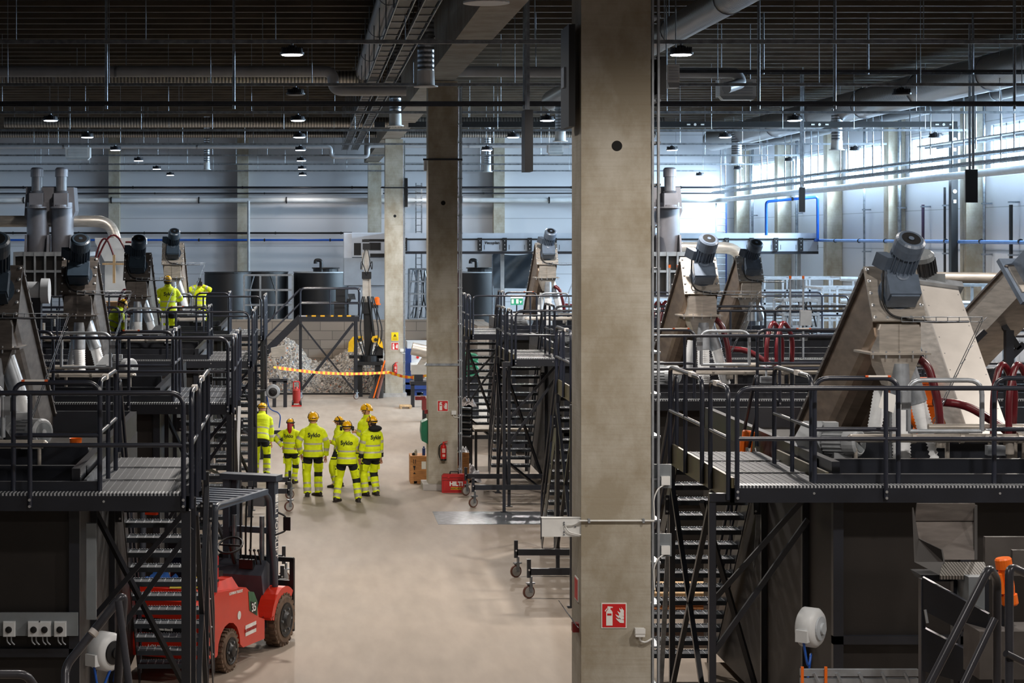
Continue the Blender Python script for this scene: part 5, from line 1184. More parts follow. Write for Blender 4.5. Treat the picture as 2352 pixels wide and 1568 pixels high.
    for k in range(3): MB().tube(fillet([W(fc+.22, -.1+.08*k, 2.1), W(fc+.16, -.1+.08*k, 1.6), W(fc+.2, -.1+.06*k, .6)], .2), .014, 6).build('hydraulic_hose', BLACK, t)
    # carriage and forks
    c = MB().obox(W(fc+.5, 0, .75), h*.03, sd*.55, V((0, 0, .045))).obox(W(fc+.5, 0, .3), h*.03, sd*.55, V((0, 0, .045)))
    for s in (-.53, .53, -.2, .2): c.obox(W(fc+.5, s, .6), h*.025, sd*.03, V((0, 0, .5)))
    c.obox(W(fc+.5, 0, 1.08), h*.025, sd*.55, V((0, 0, .03)))
    c.build('carriage', BLACK, t)
    for s in (-.32, .32):
        MB().prism([W(fc+.53, s, .8), W(fc+.57, s, .8), W(fc+.57, s, .1), W(fc+.85, s, .07), W(fc+.85, s, .04), W(fc+.53, s, .04)], sd*.11).build('fork', BLACK, t)
    # marks
    ang = math.atan2(h.y, h.x)
    GRN = mat('badge_green', (60, 104, 74), .5)
    MB().prism([W(f, .572, z) for f, z in ((.62, .92), (.66, .66), (.92, .55), (.92, .74), (.8, .88))], sd*.004).build('badge', GRN, t)
    MB().prism([W(f, .577, z) for f, z in ((.68, .78), (.7, .64), (.88, .58), (.88, .72))], sd*.003).build('badge_plate', BLACK, t)
    WT = mat('decal_white', (235, 234, 230), .5)
    text('lettering', '35', W(.785, .582, .68), .15, WT, t, (math.pi/2, 0, ang), bold=.003)
    MB().prism([W(f, .572, z) for f, z in ((.52, .49), (.88, .49), (.88, .35), (.52, .35))], sd*.004).build('rental_sticker', WT, t)
    text('lettering', 'LOHMANRENT', W(.7, .58, .42), .058, mat('decal_red', (170, 30, 30), .5), t, (math.pi/2, 0, ang), bold=.002)
    text('lettering', 'LOHMAN TRUCKIT', W(.22, .572, .97), .05, WT, t, (math.pi/2, .06, ang), bold=.001)
    text('lettering', 'HELI', W(-.917, .05, .71), .17, WT, t, (math.pi/2, 0, ang-math.pi/2), bold=.004)
    text('lettering', 'LOHMANRENT', W(-.9, .1, .44), .07, WT, t, (math.pi/2, 0, ang-math.pi/2), bold=.001)
    MB().lathe(W(.32, .572, .66), sd, [(0, .055), (.003, .055)], 20).build('round_decal', WT, t)
    text('lettering', 'HELI FORKLIFT', W(fc+.28, .388, 1.55), .13, WT, t, (0, -math.pi/2, ang) if False else (math.pi/2, math.pi/2, ang), bold=.002)
    MB().prism([W(fc+.24, .386, z) for z in (2.0,)] + [W(fc+.33, .386, 2.0), W(fc+.33, .386, 1.9), W(fc+.24, .386, 1.9)], sd*.003).build('ce_sticker', WT, t)
    return W, t
FW, FT = forklift()
# cloths on the hood
def cloth_heap(lab, c, rx, ry, hz, m, cat='cloth', name='cloth', seed=1):
    mb = MB(); n = 22; vs = []
    for j in range(n+1):
        for i in range(n+1):
            u = i/n*2-1; v = j/n*2-1; r = math.sqrt(u*u+v*v); k = max(0, 1-r*r*.75)
            z = hz*(.35+.65*abs(noise.noise(V((u*2.3+seed, v*2.3, seed)))*2))*k
            vs.append((c[0]+u*rx, c[1]+v*ry, c[2]+max(.004, z)))
    mb.add(vs, [(j*(n+1)+i, j*(n+1)+i+1, (j+1)*(n+1)+i+1, (j+1)*(n+1)+i) for j in range(n) for i in range(n)], 0, True)
    mb.add([(x, y, c[2]) for x, y, z in vs], [(j*(n+1)+i, (j+1)*(n+1)+i, (j+1)*(n+1)+i+1, j*(n+1)+i+1) for j in range(n) for i in range(n)], 0)
    o = mb.build(name, m); tag(o, lab, cat); return o
p = FW(-.35, -.2, 1.125); cloth_heap('crumpled blue work cloth on the forklift hood', p, .26, .2, .17, mat('blue_cloth', (40, 96, 176), .8), seed=2)
p = FW(-.4, .22, 1.125); cloth_heap('crumpled yellow cloth and straps on the forklift hood', p, .26, .16, .12, mat('yellow_cloth', (196, 172, 40), .8), seed=5)
# ---------------- people ----------------
HV = mat('hi_vis_yellow', (232, 248, 6), .7, 0, .07, 9, bump=.25)
HVR = mat('reflective_band', (196, 192, 168), .45, .1, .1, 14)
HBK = mat('black_workwear', (20, 21, 24), .8, 0, .15, 9, bump=.2)
SKIN = mat('skin', (206, 150, 122), .55, 0, .05, 6)
BOOT = mat('dark_brown_boot', (46, 38, 34), .6, 0, .2, 9)
HEL = mat('yellow_helmet', (255, 190, 6), .3, 0, .04, 5, coat=.3)
HAIRR = mat('red_hair', (176, 30, 44), .6, 0, .2, 14, stretch=(1, 1, .2)); HAIRB = mat('dark_brown_hair', (58, 42, 34), .7, 0, .2, 14)
def ik(a, b, l1, l2, pole):
    a = V(a); b = V(b); d = b-a; L = min(d.length, (l1+l2)*.999); dn = d.normalized(); b2 = a+dn*L
    x = (l1*l1-l2*l2+L*L)/(2*L); h = math.sqrt(max(0, l1*l1-x*x)); p = V(pole); p = (p-dn*p.dot(dn)).normalized()
    return a+dn*x+p*h, b2
def limb_rings(pts, rads, n=8, wob=.004, seed=0, flat=1.0):
    """smooth rings along a bent limb; returns rings and the 0..1 parameter of every segment"""
    P_ = []; T_ = []
    for i in range(len(pts)-1):
        for k in range(n): P_.append((V(pts[i]).lerp(V(pts[i+1]), k/n), rads[i]+(rads[i+1]-rads[i])*k/n)); T_.append(i+k/n)
    P_.append((V(pts[-1]), rads[-1])); T_.append(len(pts)-1)
    C_ = [p for p, r in P_]
    C2 = [C_[0]]+[(C_[i-1]+C_[i]*2+C_[i+1])/4 for i in range(1, len(C_)-1)]+[C_[-1]]
    C2 = [C2[0]]+[(C2[i-1]+C2[i]*2+C2[i+1])/4 for i in range(1, len(C2)-1)]+[C2[-1]]
    rings = []; u = None
    for i, c in enumerate(C2):
        t = (C2[min(i+1, len(C2)-1)]-C2[max(i-1, 0)]).normalized()
        if u is None: u = t.cross(V((0, 1, 0))).normalized() if abs(t.y) < .9 else t.cross(V((1, 0, 0))).normalized()
        u = (u-t*u.dot(t)).normalized(); r = P_[i][1]+wob*math.sin(i*2.1+seed)+wob*.7*math.sin(i*3.7+seed*2)
        rings.append((c, u*r, t.cross(u)*r*flat))
    return rings, T_
def person(label, x, y, z, heading, H, hands=None, feet=None, tilt=0, crouch=0, hair=None, muffs=False, hood=False, logo=True, poles=((1, -.4, 0), (-1, -.4, 0)), look=0, gloves=False, seed=0, helmet=True, held=None):
    """local frame: facing +y, right hand at +x"""
    t = thing('person', label, 'person', (x, y, z)); t.rotation_euler = (0, 0, heading); ORIG[t.name] = V((0, 0, 0))
    k = H/1.75
    Mt = Matrix.Rotation(-math.radians(tilt), 3, 'X'); pel = V((0, -.03 if not tilt else -.12*math.sin(math.radians(tilt)), .93*k*(1-crouch)))
    def U(p): return pel + Mt @ (V(p)*k - V((0, 0, .93*k)))      # upper-body point given in upright coordinates
    feet = feet or ((.13, 0, 12), (-.13, .02, -12))
    hands = hands or ((.30, .05, .80), (-.30, .05, .80))
    LEG = []
    for s, (fx_, fy_, rot) in zip((1, -1), feet):
        hip = pel+V((s*.095*k, 0, -.02)); an = V((fx_, fy_, .09))
        kn, an = ik(hip, an, .43*k, .43*k, (s*.15, 1, 0)); LEG.append((hip, kn, V((fx_, fy_, .09)), math.radians(rot)))
    ARM = []
    for s, hd, pl in zip((1, -1), hands, poles):
        sh = U((s*.18, 0, 1.385)); el, wr = ik(sh, U(hd), .29*k, .26*k, Mt @ V(pl)); ARM.append((sh, el, wr))
    # body: one skin-modified surface with head, hands and fingers
    vs = []; es = []; rd = []
    def add(p, r, par=None):
        vs.append(V(p)); rd.append(r); i = len(vs)-1
        if par is not None: es.append((par, i))
        return i
    i0 = add(pel, (.13*k, .1*k)); i1 = add(U((0, 0, 1.15)), (.12*k, .09*k), i0); i2 = add(U((0, 0, 1.36)), (.14*k, .09*k), i1)
    i3 = add(U((0, .0, 1.47)), (.055*k, .055*k), i2); i4 = add(U((0, .015, 1.56)), (.06*k, .07*k), i3)
    lk = Matrix.Rotation(math.radians(look), 3, 'Z')
    def Hd(p): return U(V((0, .02, 1.6))+lk @ V(p))
    i5 = add(Hd((0, .01, .03)), (.078*k, .092*k), i4); i6 = add(Hd((0, 0, .1)), (.07*k, .08*k), i5)
    n_ = add(Hd((0, .085, .0)), (.018*k, .02*k), i5); add(Hd((0, .115, -.01)), (.012*k, .014*k), n_)
    for s in (-1, 1): add(Hd((s*.09, 0, 0)), (.012*k, .025*k), i5)
    for s, (sh, el, wr) in zip((1, -1), ARM):
        a = add(sh, (.055*k, .055*k), i2); b = add(el, (.04*k, .04*k), a); c = add(wr, (.028*k, .024*k), b)
        d = (wr-el).normalized(); sid = d.cross(V((0, 1, 0))).normalized() if abs(d.y) < .9 else V((1, 0, 0)); nn = d.cross(sid).normalized()
        pm = add(wr+d*.06*k, (.036*k, .016*k), c)
        for q in range(4):
            L = (.068, .078, .074, .056)[q]*k; off = sid*(-.027+.018*q)*k
            f1 = add(wr+d*.1*k+off, (.0095, .0095), pm); f2 = add(wr+d*(.1*k+L*.5)+off+nn*.012, (.0085, .0085), f1); add(wr+d*(.1*k+L*.8)+off+nn*.032, (.0075, .0075), f2)
        th = add(wr+d*.035*k-sid*.035*k, (.012, .012), pm); th2 = add(wr+d*.06*k-sid*.055*k+nn*.01, (.01, .01), th); add(wr+d*.085*k-sid*.05*k+nn*.022, (.009, .009), th2)
    for s, (hip, kn, an, ro) in zip((1, -1), LEG):
        a = add(hip, (.08*k, .08*k), i0); b = add(kn, (.055*k, .055*k), a); c = add(an, (.038*k, .038*k), b)
        add(an+V((-math.sin(ro)*-.0+math.sin(ro)*.14, math.cos(ro)*.14, -.05)), (.035, .025), c)
    me = bpy.data.meshes.new('body'); me.from_pydata([tuple(v) for v in vs], es, []); me.materials.append(SKIN)
    o = bpy.data.objects.new('body', me); COL.objects.link(o); o.parent = t
    md = o.modifiers.new('Skin', 'SKIN'); md.use_smooth_shade = True
    sv = me.skin_vertices[0].data
    for i, r in enumerate(rd): sv[i].radius = r; sv[i].use_root = (i == 0)
    ss = o.modifiers.new('Sub', 'SUBSURF'); ss.levels = 1; ss.render_levels = 1
    # jacket
    keys = [(.84, .205, .145), (.92, .2, .145), (1.0, .185, .135), (1.1, .18, .13), (1.22, .19, .135), (1.33, .205, .138), (1.40, .195, .13), (1.44, .165, .115), (1.475, .11, .09), (1.50, .078, .08), (1.535, .074, .078)]
    def tr(z):
        for (z0, a0, b0), (z1, a1, b1) in zip(keys, keys[1:]):
            if z <= z1: f = (z-z0)/(z1-z0); return a0+(a1-a0)*f, b0+(b1-b0)*f
        return keys[-1][1:]
    J = MB(); rings = []; mats_ = []; zz = .84
    zs = [.84+.0183*i for i in range(39)]
    for i, z_ in enumerate(zs):
        a, b = tr(z_); w_ = 1.08+.008*math.sin(i*.8+seed)
        rings.append((U((0, -.008, z_)), Mt @ V((a*w_*k, 0, 0)), Mt @ V((0, b*w_*k, 0))))
        mats_.append(1 if (.945 <= z_ <= .985 or 1.085 <= z_ <= 1.125) else (2 if z_ > 1.50 and hood else 0))
    J.loft(rings, mats_[:-1], wn=.012)
    for s, (sh, el, wr) in zip((1, -1), ARM):
        s0 = sh+Mt @ V((-s*.09, 0, .03)); rg, T_ = limb_rings([s0, sh+(el-sh)*.12, el, wr], [.05*k, .083*k, .07*k, .055*k], 8, .001, seed+s)
        J.loft(rg, wn=.012, m=[1 if 1.45 < q < 1.75 or 2.35 < q < 2.6 else (2 if hood and q > 2.6 else 0) for q in T_[:-1]])
    if hood: J.ball(U((0, -.12, 1.49)), .17*k, .1*k, .075*k, 16, 8, 2)
    J.build('jacket', [HV, HVR, HBK], t)
    # trousers
    T = MB(); rg = []
    for i in range(9):
        z_ = .8+.025*i; a = .185-.0*i; rg.append((pel+Mt @ V((0, -.005, (z_-.93)*k)), V((.18*k, 0, 0)), V((0, .128*k, 0))))
    T.loft(rg, [1]*8)
    for s, (hip, kn, an, ro) in zip((1, -1), LEG):
        rg, T_ = limb_rings([hip+V((0, 0, .02)), kn, an+V((0, 0, -.02))], [.112*k, .088*k, .08*k], 12, .001, seed+s*2)
        T.loft(rg, wn=.014, m=[1 if q < .42 else (1 if (.92 < q < 1.25 and s > 0) else (2 if 1.45 < q < 1.58 or 1.72 < q < 1.85 else 0)) for q in T_[:-1]])
        pk = hip.lerp(kn, .62)+V((s*.085*k, 0, 0)); T.obox(pk, V((.018, 0, 0)), V((0, .06, 0)), V((0, 0, .09)), 0)
        T.obox(pk+V((s*.012, 0, .05)), V((.012, 0, 0)), V((0, .062, 0)), V((0, 0, .012)), 1)
    T.build('trousers', [HV, HBK, HVR], t)
    for s, (hip, kn, an, ro) in zip((1, -1), LEG):
        f = V((math.sin(ro), math.cos(ro), 0)); r_ = V((f.y, -f.x, 0)); B = MB(); rg = []
        for d_, w2, h2, zc in ((-.09, .03, .03, .05), (-.075, .042, .05, .055), (-.02, .045, .055, .06), (.05, .046, .042, .045), (.12, .05, .034, .036), (.17, .042, .028, .03), (.2, .02, .02, .024)):
            rg.append((V((an.x, an.y, zc))+f*d_, r_*w2*k, V((0, 0, h2))))
        B.loft(rg); B.cyl(V((an.x, an.y, .05)), V((an.x, an.y, .17)), .055*k, 14)
        B.prism([V((an.x, an.y, .0))+f*-.1+r_*-.04, V((an.x, an.y, 0))+f*-.1+r_*.04, V((an.x, an.y, 0))+f*.12+r_*.052, V((an.x, an.y, 0))+f*.2+r_*.025, V((an.x, an.y, 0))+f*.2+r_*-.025, V((an.x, an.y, 0))+f*.12+r_*-.052], (0, 0, .022))
        B.build('boot', BOOT, t)
    # head gear
    if hair:
        hb = MB().ball(Hd((0, -.02, .02)), .088*k, .1*k, .1*k, 14, 8)
        if hair is HAIRR: hb.tube([Hd((0, -.09, .03)), Hd((.02, -.13, -.08)), Hd((.03, -.13, -.22)), Hd((.02, -.12, -.3))], [.05, .055, .045, .02], 10)
        hb.build('hair', hair, t)
    eyes = MB()
    for s in (-1, 1): eyes.ball(Hd((s*.032, .078, .035)), .011, .008, .008, 8, 5)
    eyes.build('eyes', HBK, t)
    MB().ball(Hd((0, .083, -.045)), .026, .009, .008, 10, 5).build('mouth', mat('lips', (160, 84, 78), .5), t)
    if helmet:
        h = MB(); vs_ = []
        c = V((0, -.005, .045)); n1, n2 = 24, 8
        for j in range(n2+1):
            a = math.pi/2*j/n2
            for i in range(n1):
                b = 2*math.pi*i/n1; rx, ry, rz = .116*k*math.cos(a)**.85, .135*k*math.cos(a)**.85, .125*k*math.sin(a)
                dip = -.035*(1-math.sin(a))*(1 if math.sin(b) < 0 else .2)*abs(math.sin(b))
                vs_.append(U(V((0, .02, 1.6))+lk @ (c+V((rx*math.cos(b), ry*math.sin(b), rz+dip)))))
        h.add(vs_, [(j*n1+i, j*n1+(i+1) % n1, (j+1)*n1+(i+1) % n1, (j+1)*n1+i) for j in range(n2) for i in range(n1)], 0, True)
        vi = [U(V((0, .02, 1.6))+lk @ (c+V((.11*k*math.cos(2*math.pi*i/n1), .13*k*math.sin(2*math.pi*i/n1), .01)))) for i in range(n1)]
        h.add(vs_[:n1]+vi, [(i, n1+i, n1+(i+1) % n1, (i+1) % n1) for i in range(n1)], 0)
        br = [c+V((.1*math.cos(b), .135*math.sin(b)+.0, -.012)) for b in [math.pi*(.15+.7*q/8) for q in range(9)]]; br2 = [V((p.x*.85, p.y+.045, p.z-.012)) for p in br]
        h.add([U(V((0, .02, 1.6))+lk @ p) for p in br+br2], [(i, i+1, 9+i+1, 9+i) for i in range(8)], 0, True)
        ho = h.build('helmet', HEL, t)
        vt = MB()
        for s in (-1, 1):
            for q in range(4):
                a = math.radians(28+13*q); vt.ball(Hd(c+V((s*.113*math.cos(a)**.85*k, (-.03+.02*q)*k, .124*math.sin(a)*k))), .012, .014, .012, 8, 4)
            vt.ball(Hd(c+V((s*.11*k, -.03, .02))), .012, .02, .022, 8, 4)
        vt.build('vent', HBK, ho)
        MB().tube([Hd((.1, -.02, .06)), Hd((.085, .02, -.03)), Hd((0, .05, -.1)), Hd((-.085, .02, -.03)), Hd((-.1, -.02, .06))], .007, 6).build('chin_strap', HBK, t)
        MB().tube([Hd((.1*math.cos(a), -.01+.12*math.sin(a), .045)) for a in [2*math.pi*q/14 for q in range(15)]], .016, 6).build('headband', HBK, t)
    if muffs:
        for s in (-1, 1): MB().lathe(Hd((s*.1, -.01, 0)), Mt @ V((s, 0, 0)), [(0, .045), (.015, .052), (.05, .045), (.055, .03)], 16).build('ear_muff', BLACK, t)
    if logo:
        LO = mat('logo_ink', (22, 34, 30), .7)
        def wp(co):
            xx, zc = co.x, 1.30+co.y; a, b = tr(zc); a *= 1.11; b *= 1.115
            yy = -b*math.sqrt(max(0, 1-(xx/a)**2))-.008-.012
            return U((xx, yy-co.z, zc))
        text('logo', 'Syklo', (0, 0, 0), .125, LO, t, (0, 0, 0), .001, bold=.0025, warp=wp)
    if held: held(t, U, ARM)
    return t
PI = math.pi
person('person with red hair in hi-vis suit, hand on hip, leftmost of the group', X_(668, 44.8), 44.8, 0, -.35, 1.47, hands=((.2, -.1, 1.0), (-.2, -.08, 1.02)), poles=((1, -.6, 0), (-1, -.5, 0)), feet=((.02, .16, 0), (-.06, -.05, -25)), hair=HAIRR, seed=1)
person('tall person in hi-vis suit with arms hanging, second from left in the group', X_(719, 42.7), 42.7, 0, .12, 1.78, hands=((.27, .02, .86), (-.25, .08, .9)), feet=((.12, .03, -35), (-.12, 0, 5)), seed=2)
person('person in hi-vis suit facing left, partly behind the one with ear muffs', X_(777, 44.3), 44.3, 0, 1.35, 1.56, hands=((-.1, .2, 1.12), (.1, .2, 1.1)), poles=((1, -.2, -.5), (-1, -.2, -.5)), hair=HAIRB, seed=3)
person('person in hi-vis suit with black ear muffs standing legs apart', X_(797, 41.8), 41.8, 0, -.06, 1.68, hands=((-.08, .2, 1.12), (.08, .2, 1.1)), poles=((1, -.2, -.5), (-1, -.2, -.5)), feet=((.24, .0, -10), (-.22, 0, 25)), muffs=True, seed=4)
person('person in hi-vis suit at the back right of the group, looking left', X_(841, 44.6), 44.6, 0, .9, 1.8, hands=((-.1, .2, 1.15), (.1, .2, 1.12)), poles=((1, -.2, -.5), (-1, -.2, -.5)), look=25, seed=5)
person('person in hooded hi-vis jacket with dark cuffs, rightmost of the standing group', X_(853, 42.8), 42.8, 0, .55, 1.7, hands=((.27, .06, .82), (-.24, .1, .84)), hood=True, hair=HAIRB, look=20, seed=6)
person('stooping person in hi-vis suit half hidden behind the left stair posts', X_(599, 46.4), 46.4, 0, -.15, 1.72, hands=((.22, .25, .9), (-.2, .3, .95)), tilt=24, logo=False, seed=7)
TB = 3.045
person('person in hi-vis jacket standing high on the left line beside the third conveyor', X_(385, 45.6), 45.6, TB, .25, 1.6, hands=((.15, .25, 1.1), (-.15, .28, 1.1)), logo=True, hair=HAIRB, seed=8)
person('crouching person in hi-vis jacket between two left conveyors', X_(258, 44.6), 44.6, TB, -1.0, 1.6, hands=((.1, .35, .85), (-.12, .35, .9)), tilt=28, crouch=.5, feet=((.14, .0, 10), (-.14, -.1, -10)), logo=False, seed=9)
def cam_(t, U, ARM):
    c = U((0, .2, 1.62)); MB().obox(c, V((.07, 0, 0)), V((0, .03, 0)), V((0, 0, .05))).cyl(c, c+V((0, .14, 0)), .04, 14).obox(c+V((0, 0, .09)), V((.035, 0, 0)), V((0, .03, 0)), V((0, 0, .07))).build('camera', BLACK, t, label='black camera with flash held up')
person('person in hi-vis jacket holding up a black camera, high on the far left platform', X_(458, 55.2), 55.2, TB, PI+.1, 1.6, hands=((.09, .2, 1.55), (-.09, .2, 1.55)), poles=((1, 0, -.6), (-1, 0, -.6)), crouch=.32, feet=((.15, -.05, 10), (-.15, -.1, -10)), logo=False, hair=HAIRB, helmet=False, seed=10, held=cam_)
# ---------------- signs, boxes and small things on the pillars ----------------
SRED = mat('sign_red', (204, 24, 28), .5, 0, .02); SWH = mat('sign_white', (236, 236, 232), .5, 0, .02)
def fire_sign(lab, x, y, z, w_, fy=None):
    """extinguisher and flames pictogram on a flat plate facing the camera"""
    t = thing('fire_sign', lab, 'sign', (x, y, z), None); u = w_/2
    MB().box(x-u, x+u, y-.006, y, z-u, z+u).build('plate', SWH, t)
    MB().box(x-u*.92, x+u*.92, y-.009, y-.006, z-u*.92, z+u*.92).build('red_field', SRED, t)
    q = lambda a, b: (x+a*u, y-.0095, z+b*u)
    e = MB().prism([q(-.62, -.78), q(-.12, -.78), q(-.12, .28), q(-.2, .42), q(-.3, .48), q(-.45, .48), q(-.55, .42), q(-.62, .28)], (0, -.002, 0))
    e.prism([q(-.47, .48), q(-.28, .48), q(-.28, .62), q(-.47, .62)], (0, -.002, 0)).prism([q(-.55, .62), q(-.1, .62), q(-.1, .7), q(-.5, .75)], (0, -.002, 0)).prism([q(-.5, .6), q(-.62, .55), q(-.74, .36), q(-.66, .33), q(-.6, .45), q(-.5, .52)], (0, -.002, 0))
    e.build('extinguisher_symbol', SWH, t)
    MB().prism([(x-.54*u, y-.013, z+.02*u), (x-.2*u, y-.013, z+.02*u), (x-.2*u, y-.013, z+.18*u), (x-.54*u, y-.013, z+.18*u)], (0, -.001, 0)).build('label_mark', SRED, t)
    f = MB()
    for (ox, oy, sc_) in ((0, 0, 1.0), (.02, -.28, 1.0), (.1, .26, .8), (.2, .5, .62)):
        f.prism([q(.78, oy-.3), q(.45+ox, oy-.28), q(.2+ox*1.2, oy-.05), q(.1+ox*1.5, oy+.12), q(.32+ox, oy+.0), q(.42+ox, oy+.02), q(.34+ox, oy+.2), q(.55+ox*.8, oy-.02), q(.78, oy-.08)], (0, -.002, 0))
    f.build('flame_symbol', SWH, t)
    return t
yb = 19.0; s1 = FPX/yb
fire_sign('red and white fire extinguisher sign on the front of the big pillar', X_(1410, yb), yb, Z_(1413, yb), 58/s1)
fire_sign('red and white fire extinguisher sign on the front of the second pillar', X_(1017, 43.8), 43.8, Z_(932, 43.8), 25/(FPX/43.8))
fire_sign('red and white fire extinguisher sign below the yellow one on the third pillar', X_(907, 69.5), 69.5, Z_(795, 69.5), 17/(FPX/69.5))
t = thing('warning_sign', 'yellow warning notice above the red sign on the third pillar', 'sign', (X_(907, 69.5), 69.5, Z_(773, 69.5))); s3 = FPX/69.5
MB().box(X_(899, 69.5), X_(915, 69.5), 69.49, 69.5, Z_(782, 69.5), Z_(763, 69.5)).build('plate', mat('sign_yellow', (250, 214, 10), .5, 0, .02), t)
MB().prism([(X_(903, 69.5), 69.488, Z_(773, 69.5)), (X_(911, 69.5), 69.488, Z_(773, 69.5)), (X_(907, 69.5), 69.488, Z_(766, 69.5))], (0, -.003, 0)).build('triangle', mat('sign_ink', (90, 78, 10), .6), t)
for k in range(3): MB().box(X_(901, 69.5), X_(913, 69.5), 69.487, 69.49, Z_(776+2*k, 69.5), Z_(775.3+2*k, 69.5)).build('text_line', mat('sign_ink', (90, 78, 10)), t)
t = thing('fire_sign', 'red and white sign on the aisle side of the big pillar', 'sign', (2.59, 19.3, Z_(1350, 19.3)))
MB().box(2.582, 2.59, 19.18, 19.42, Z_(1378, 19.3), Z_(1325, 19.3)).build('plate', SWH, t); MB().box(2.579, 2.582, 19.2, 19.4, Z_(1375, 19.3), Z_(1328, 19.3)).build('red_field', SRED, t)
t = thing('emergency_exit_sign', 'green and white emergency exit sign among the railings left of the big pillar', 'sign', tuple(P(1187, 691, 58.6)))
c_ = P(1187, 692, 58.6); s5 = FPX/58.6; MB().box(c_.x-14/s5, c_.x+14/s5, c_.y, c_.y+.03, c_.z-8/s5, c_.z+8/s5).build('plate', mat('sign_green', (40, 160, 120), .5), t)
MB().box(c_.x-12/s5, c_.x-7/s5, c_.y-.01, c_.y, c_.z-5/s5, c_.z+5/s5).box(c_.x-1.5/s5, c_.x+4/s5, c_.y-.01, c_.y, c_.z-5/s5, c_.z+5/s5).prism([(c_.x+6/s5, c_.y-.01, c_.z+1/s5), (c_.x+12/s5, c_.y-.01, c_.z+1/s5), (c_.x+9/s5, c_.y-.01, c_.z-5/s5)], (0, .01, 0)).box(c_.x-14/s5, c_.x+14/s5, c_.y-.012, c_.y, c_.z+7/s5, c_.z+14/s5).build('pictogram', SWH, t)
MB().cyl((c_.x, c_.y+.02, 0), (c_.x, c_.y+.02, c_.z), .02, 8).build('post', STEEL, t)
# wall socket boxes and conduits
def socket(lab, x, y, z, w_, cable=((.05, -.16), (.16, -.2), (.24, -.14))):
    t = thing('socket_box', lab, 'socket', (x, y, z), None); h = w_*.85
    MB().box(x-w_/2, x+w_/2, y-.07, y, z-h/2, z+h/2).box(x-w_/2-.003, x+w_/2+.003, y-.075, y-.06, z-h*.1, z+h/2+.003).build('box_body', WHITE, t)
    MB().tube(fillet([(x, y-.03, z-h/2)]+[(x+a, y-.03, z+b) for a, b in cable], .05, 4), .01, 6).build('cable', WHITE, t)
    return t
socket('white socket box low on the front of the big pillar', X_(1468, yb), yb, Z_(1450, yb), .09, ((.0, -.08), (.05, -.1), (.12, -.06)))
socket('white socket box on the front of the second pillar', X_(1042, 43.8), 43.8, Z_(947, 43.8), .1, ((.0, -.1), (.12, -.11)))
socket('white socket box on the front of the third pillar', X_(923, 69.5), 69.5, Z_(804, 69.5), .12, ((.0, -.1), (.12, -.11)))
t = thing('strap', 'white conduit clamped round the big pillar at knee height of the platforms', 'conduit', (PX0, yb, Z_(1195, yb)))
z = Z_(1195, yb); MB().cyl((PX0-.02, yb-.02, z), (PX1+.03, yb-.02, z), .009, 8).build('conduit_run', WHITE, t)
for px in (1352, 1477): MB().box(X_(px, yb)-.01, X_(px, yb)+.01, yb-.035, yb, z-.02, z+.02).build('clip', GALVL, t)
for i, (yy, py) in enumerate(((43.8, 366), (69.5, 431))):
    t = thing('strap', 'thin strap clamped round the %s pillar high up' % ('second', 'third')[i], 'strap', (PX0, yy, Z_(py, yy))); z = Z_(py, yy)
    MB().box(PX0-.08, PX1+.12, yy-.02, yy, z-.02, z+.02).build('strap_bar', STEEL, t)
    MB().box(PX0-.06, PX0-.0, yy-.1, yy+.1, z-.25, z-.02).build('side_box', WHITEP, t)
t = thing('strap', 'galvanised bar clamped across the second pillar at mid height', 'strap', (PX0, 43.8, Z_(837, 43.8))); z = Z_(837, 43.8)
MB().box(PX0-.02, PX1+.05, 43.77, 43.8, z-.025, z+.025).build('strap_bar', GALV, t)
# white panel projecting to the left of the big pillar
t = thing('junction_panel', 'white panel projecting left from the big pillar with a looping cable', 'panel', (X_(1290, yb), yb, Z_(1212, yb)))
MB().box(X_(1245, yb), PX0, yb+.02, yb+.04, Z_(1233, yb), Z_(1191, yb)).box(X_(1245, yb), PX0, yb+.02, yb+.12, Z_(1191, yb)-.004, Z_(1191, yb)+.004).build('panel_plate', WHITE, t)
for (px, py) in ((1296, 1200), (1296, 1205), (1296, 1222), (1296, 1228), (1322, 1210)): MB().cyl((X_(px, yb), yb+.02, Z_(py, yb)), (X_(px, yb), yb+.012, Z_(py, yb)), .008, 8).build('screw', GALV, t)
MB().tube(fillet([P(1337, 1195, yb-.0), P(1315, 1206, yb), P(1296, 1203, yb), P(1305, 1222, yb), P(1334, 1228, yb)], .1, 5), .006, 6).build('cable', WHITE, t)
t = thing('junction_panel', 'white cable trunk projecting left from the second pillar', 'panel', (X_(970, 43.8), 43.8, Z_(851, 43.8)))
MB().box(X_(944, 43.8), PX0, 43.82, 43.86, Z_(860, 43.8), Z_(838, 43.8)).build('panel_plate', WHITE, t)
# grey plates with white routers beside the big pillar
for i, (py0, py1, ry) in enumerate(((1068, 1123, 1105), (1228, 1280, 1265))):
    t = thing('cable_plate', '%s grey mounting plate with white box right of the big pillar' % ('upper', 'lower')[i], 'panel', (X_(1527, yb), yb+.1, Z_((py0+py1)/2, yb)), None)
    MB().box(PX1+.02, X_(1546, yb), yb+.08, yb+.1, Z_(py1, yb), Z_(py0, yb)).build('plate', MGREY, t)
    MB().box(X_(1521, yb), X_(1541, yb), yb+.04, yb+.08, Z_(ry+10, yb), Z_(ry-10, yb)).build('router', WHITE, t)
    MB().tube(fillet([(X_(1528, yb), yb+.06, Z_(ry+10, yb)), (X_(1512, yb), yb+.02, Z_(ry+17, yb)), (X_(1502, yb), yb+.02, Z_(ry+40, yb)), (X_(1504, yb), yb+.02, Z_(ry+90, yb))], .06, 5), .007, 6).build('cable', WHITE, t)
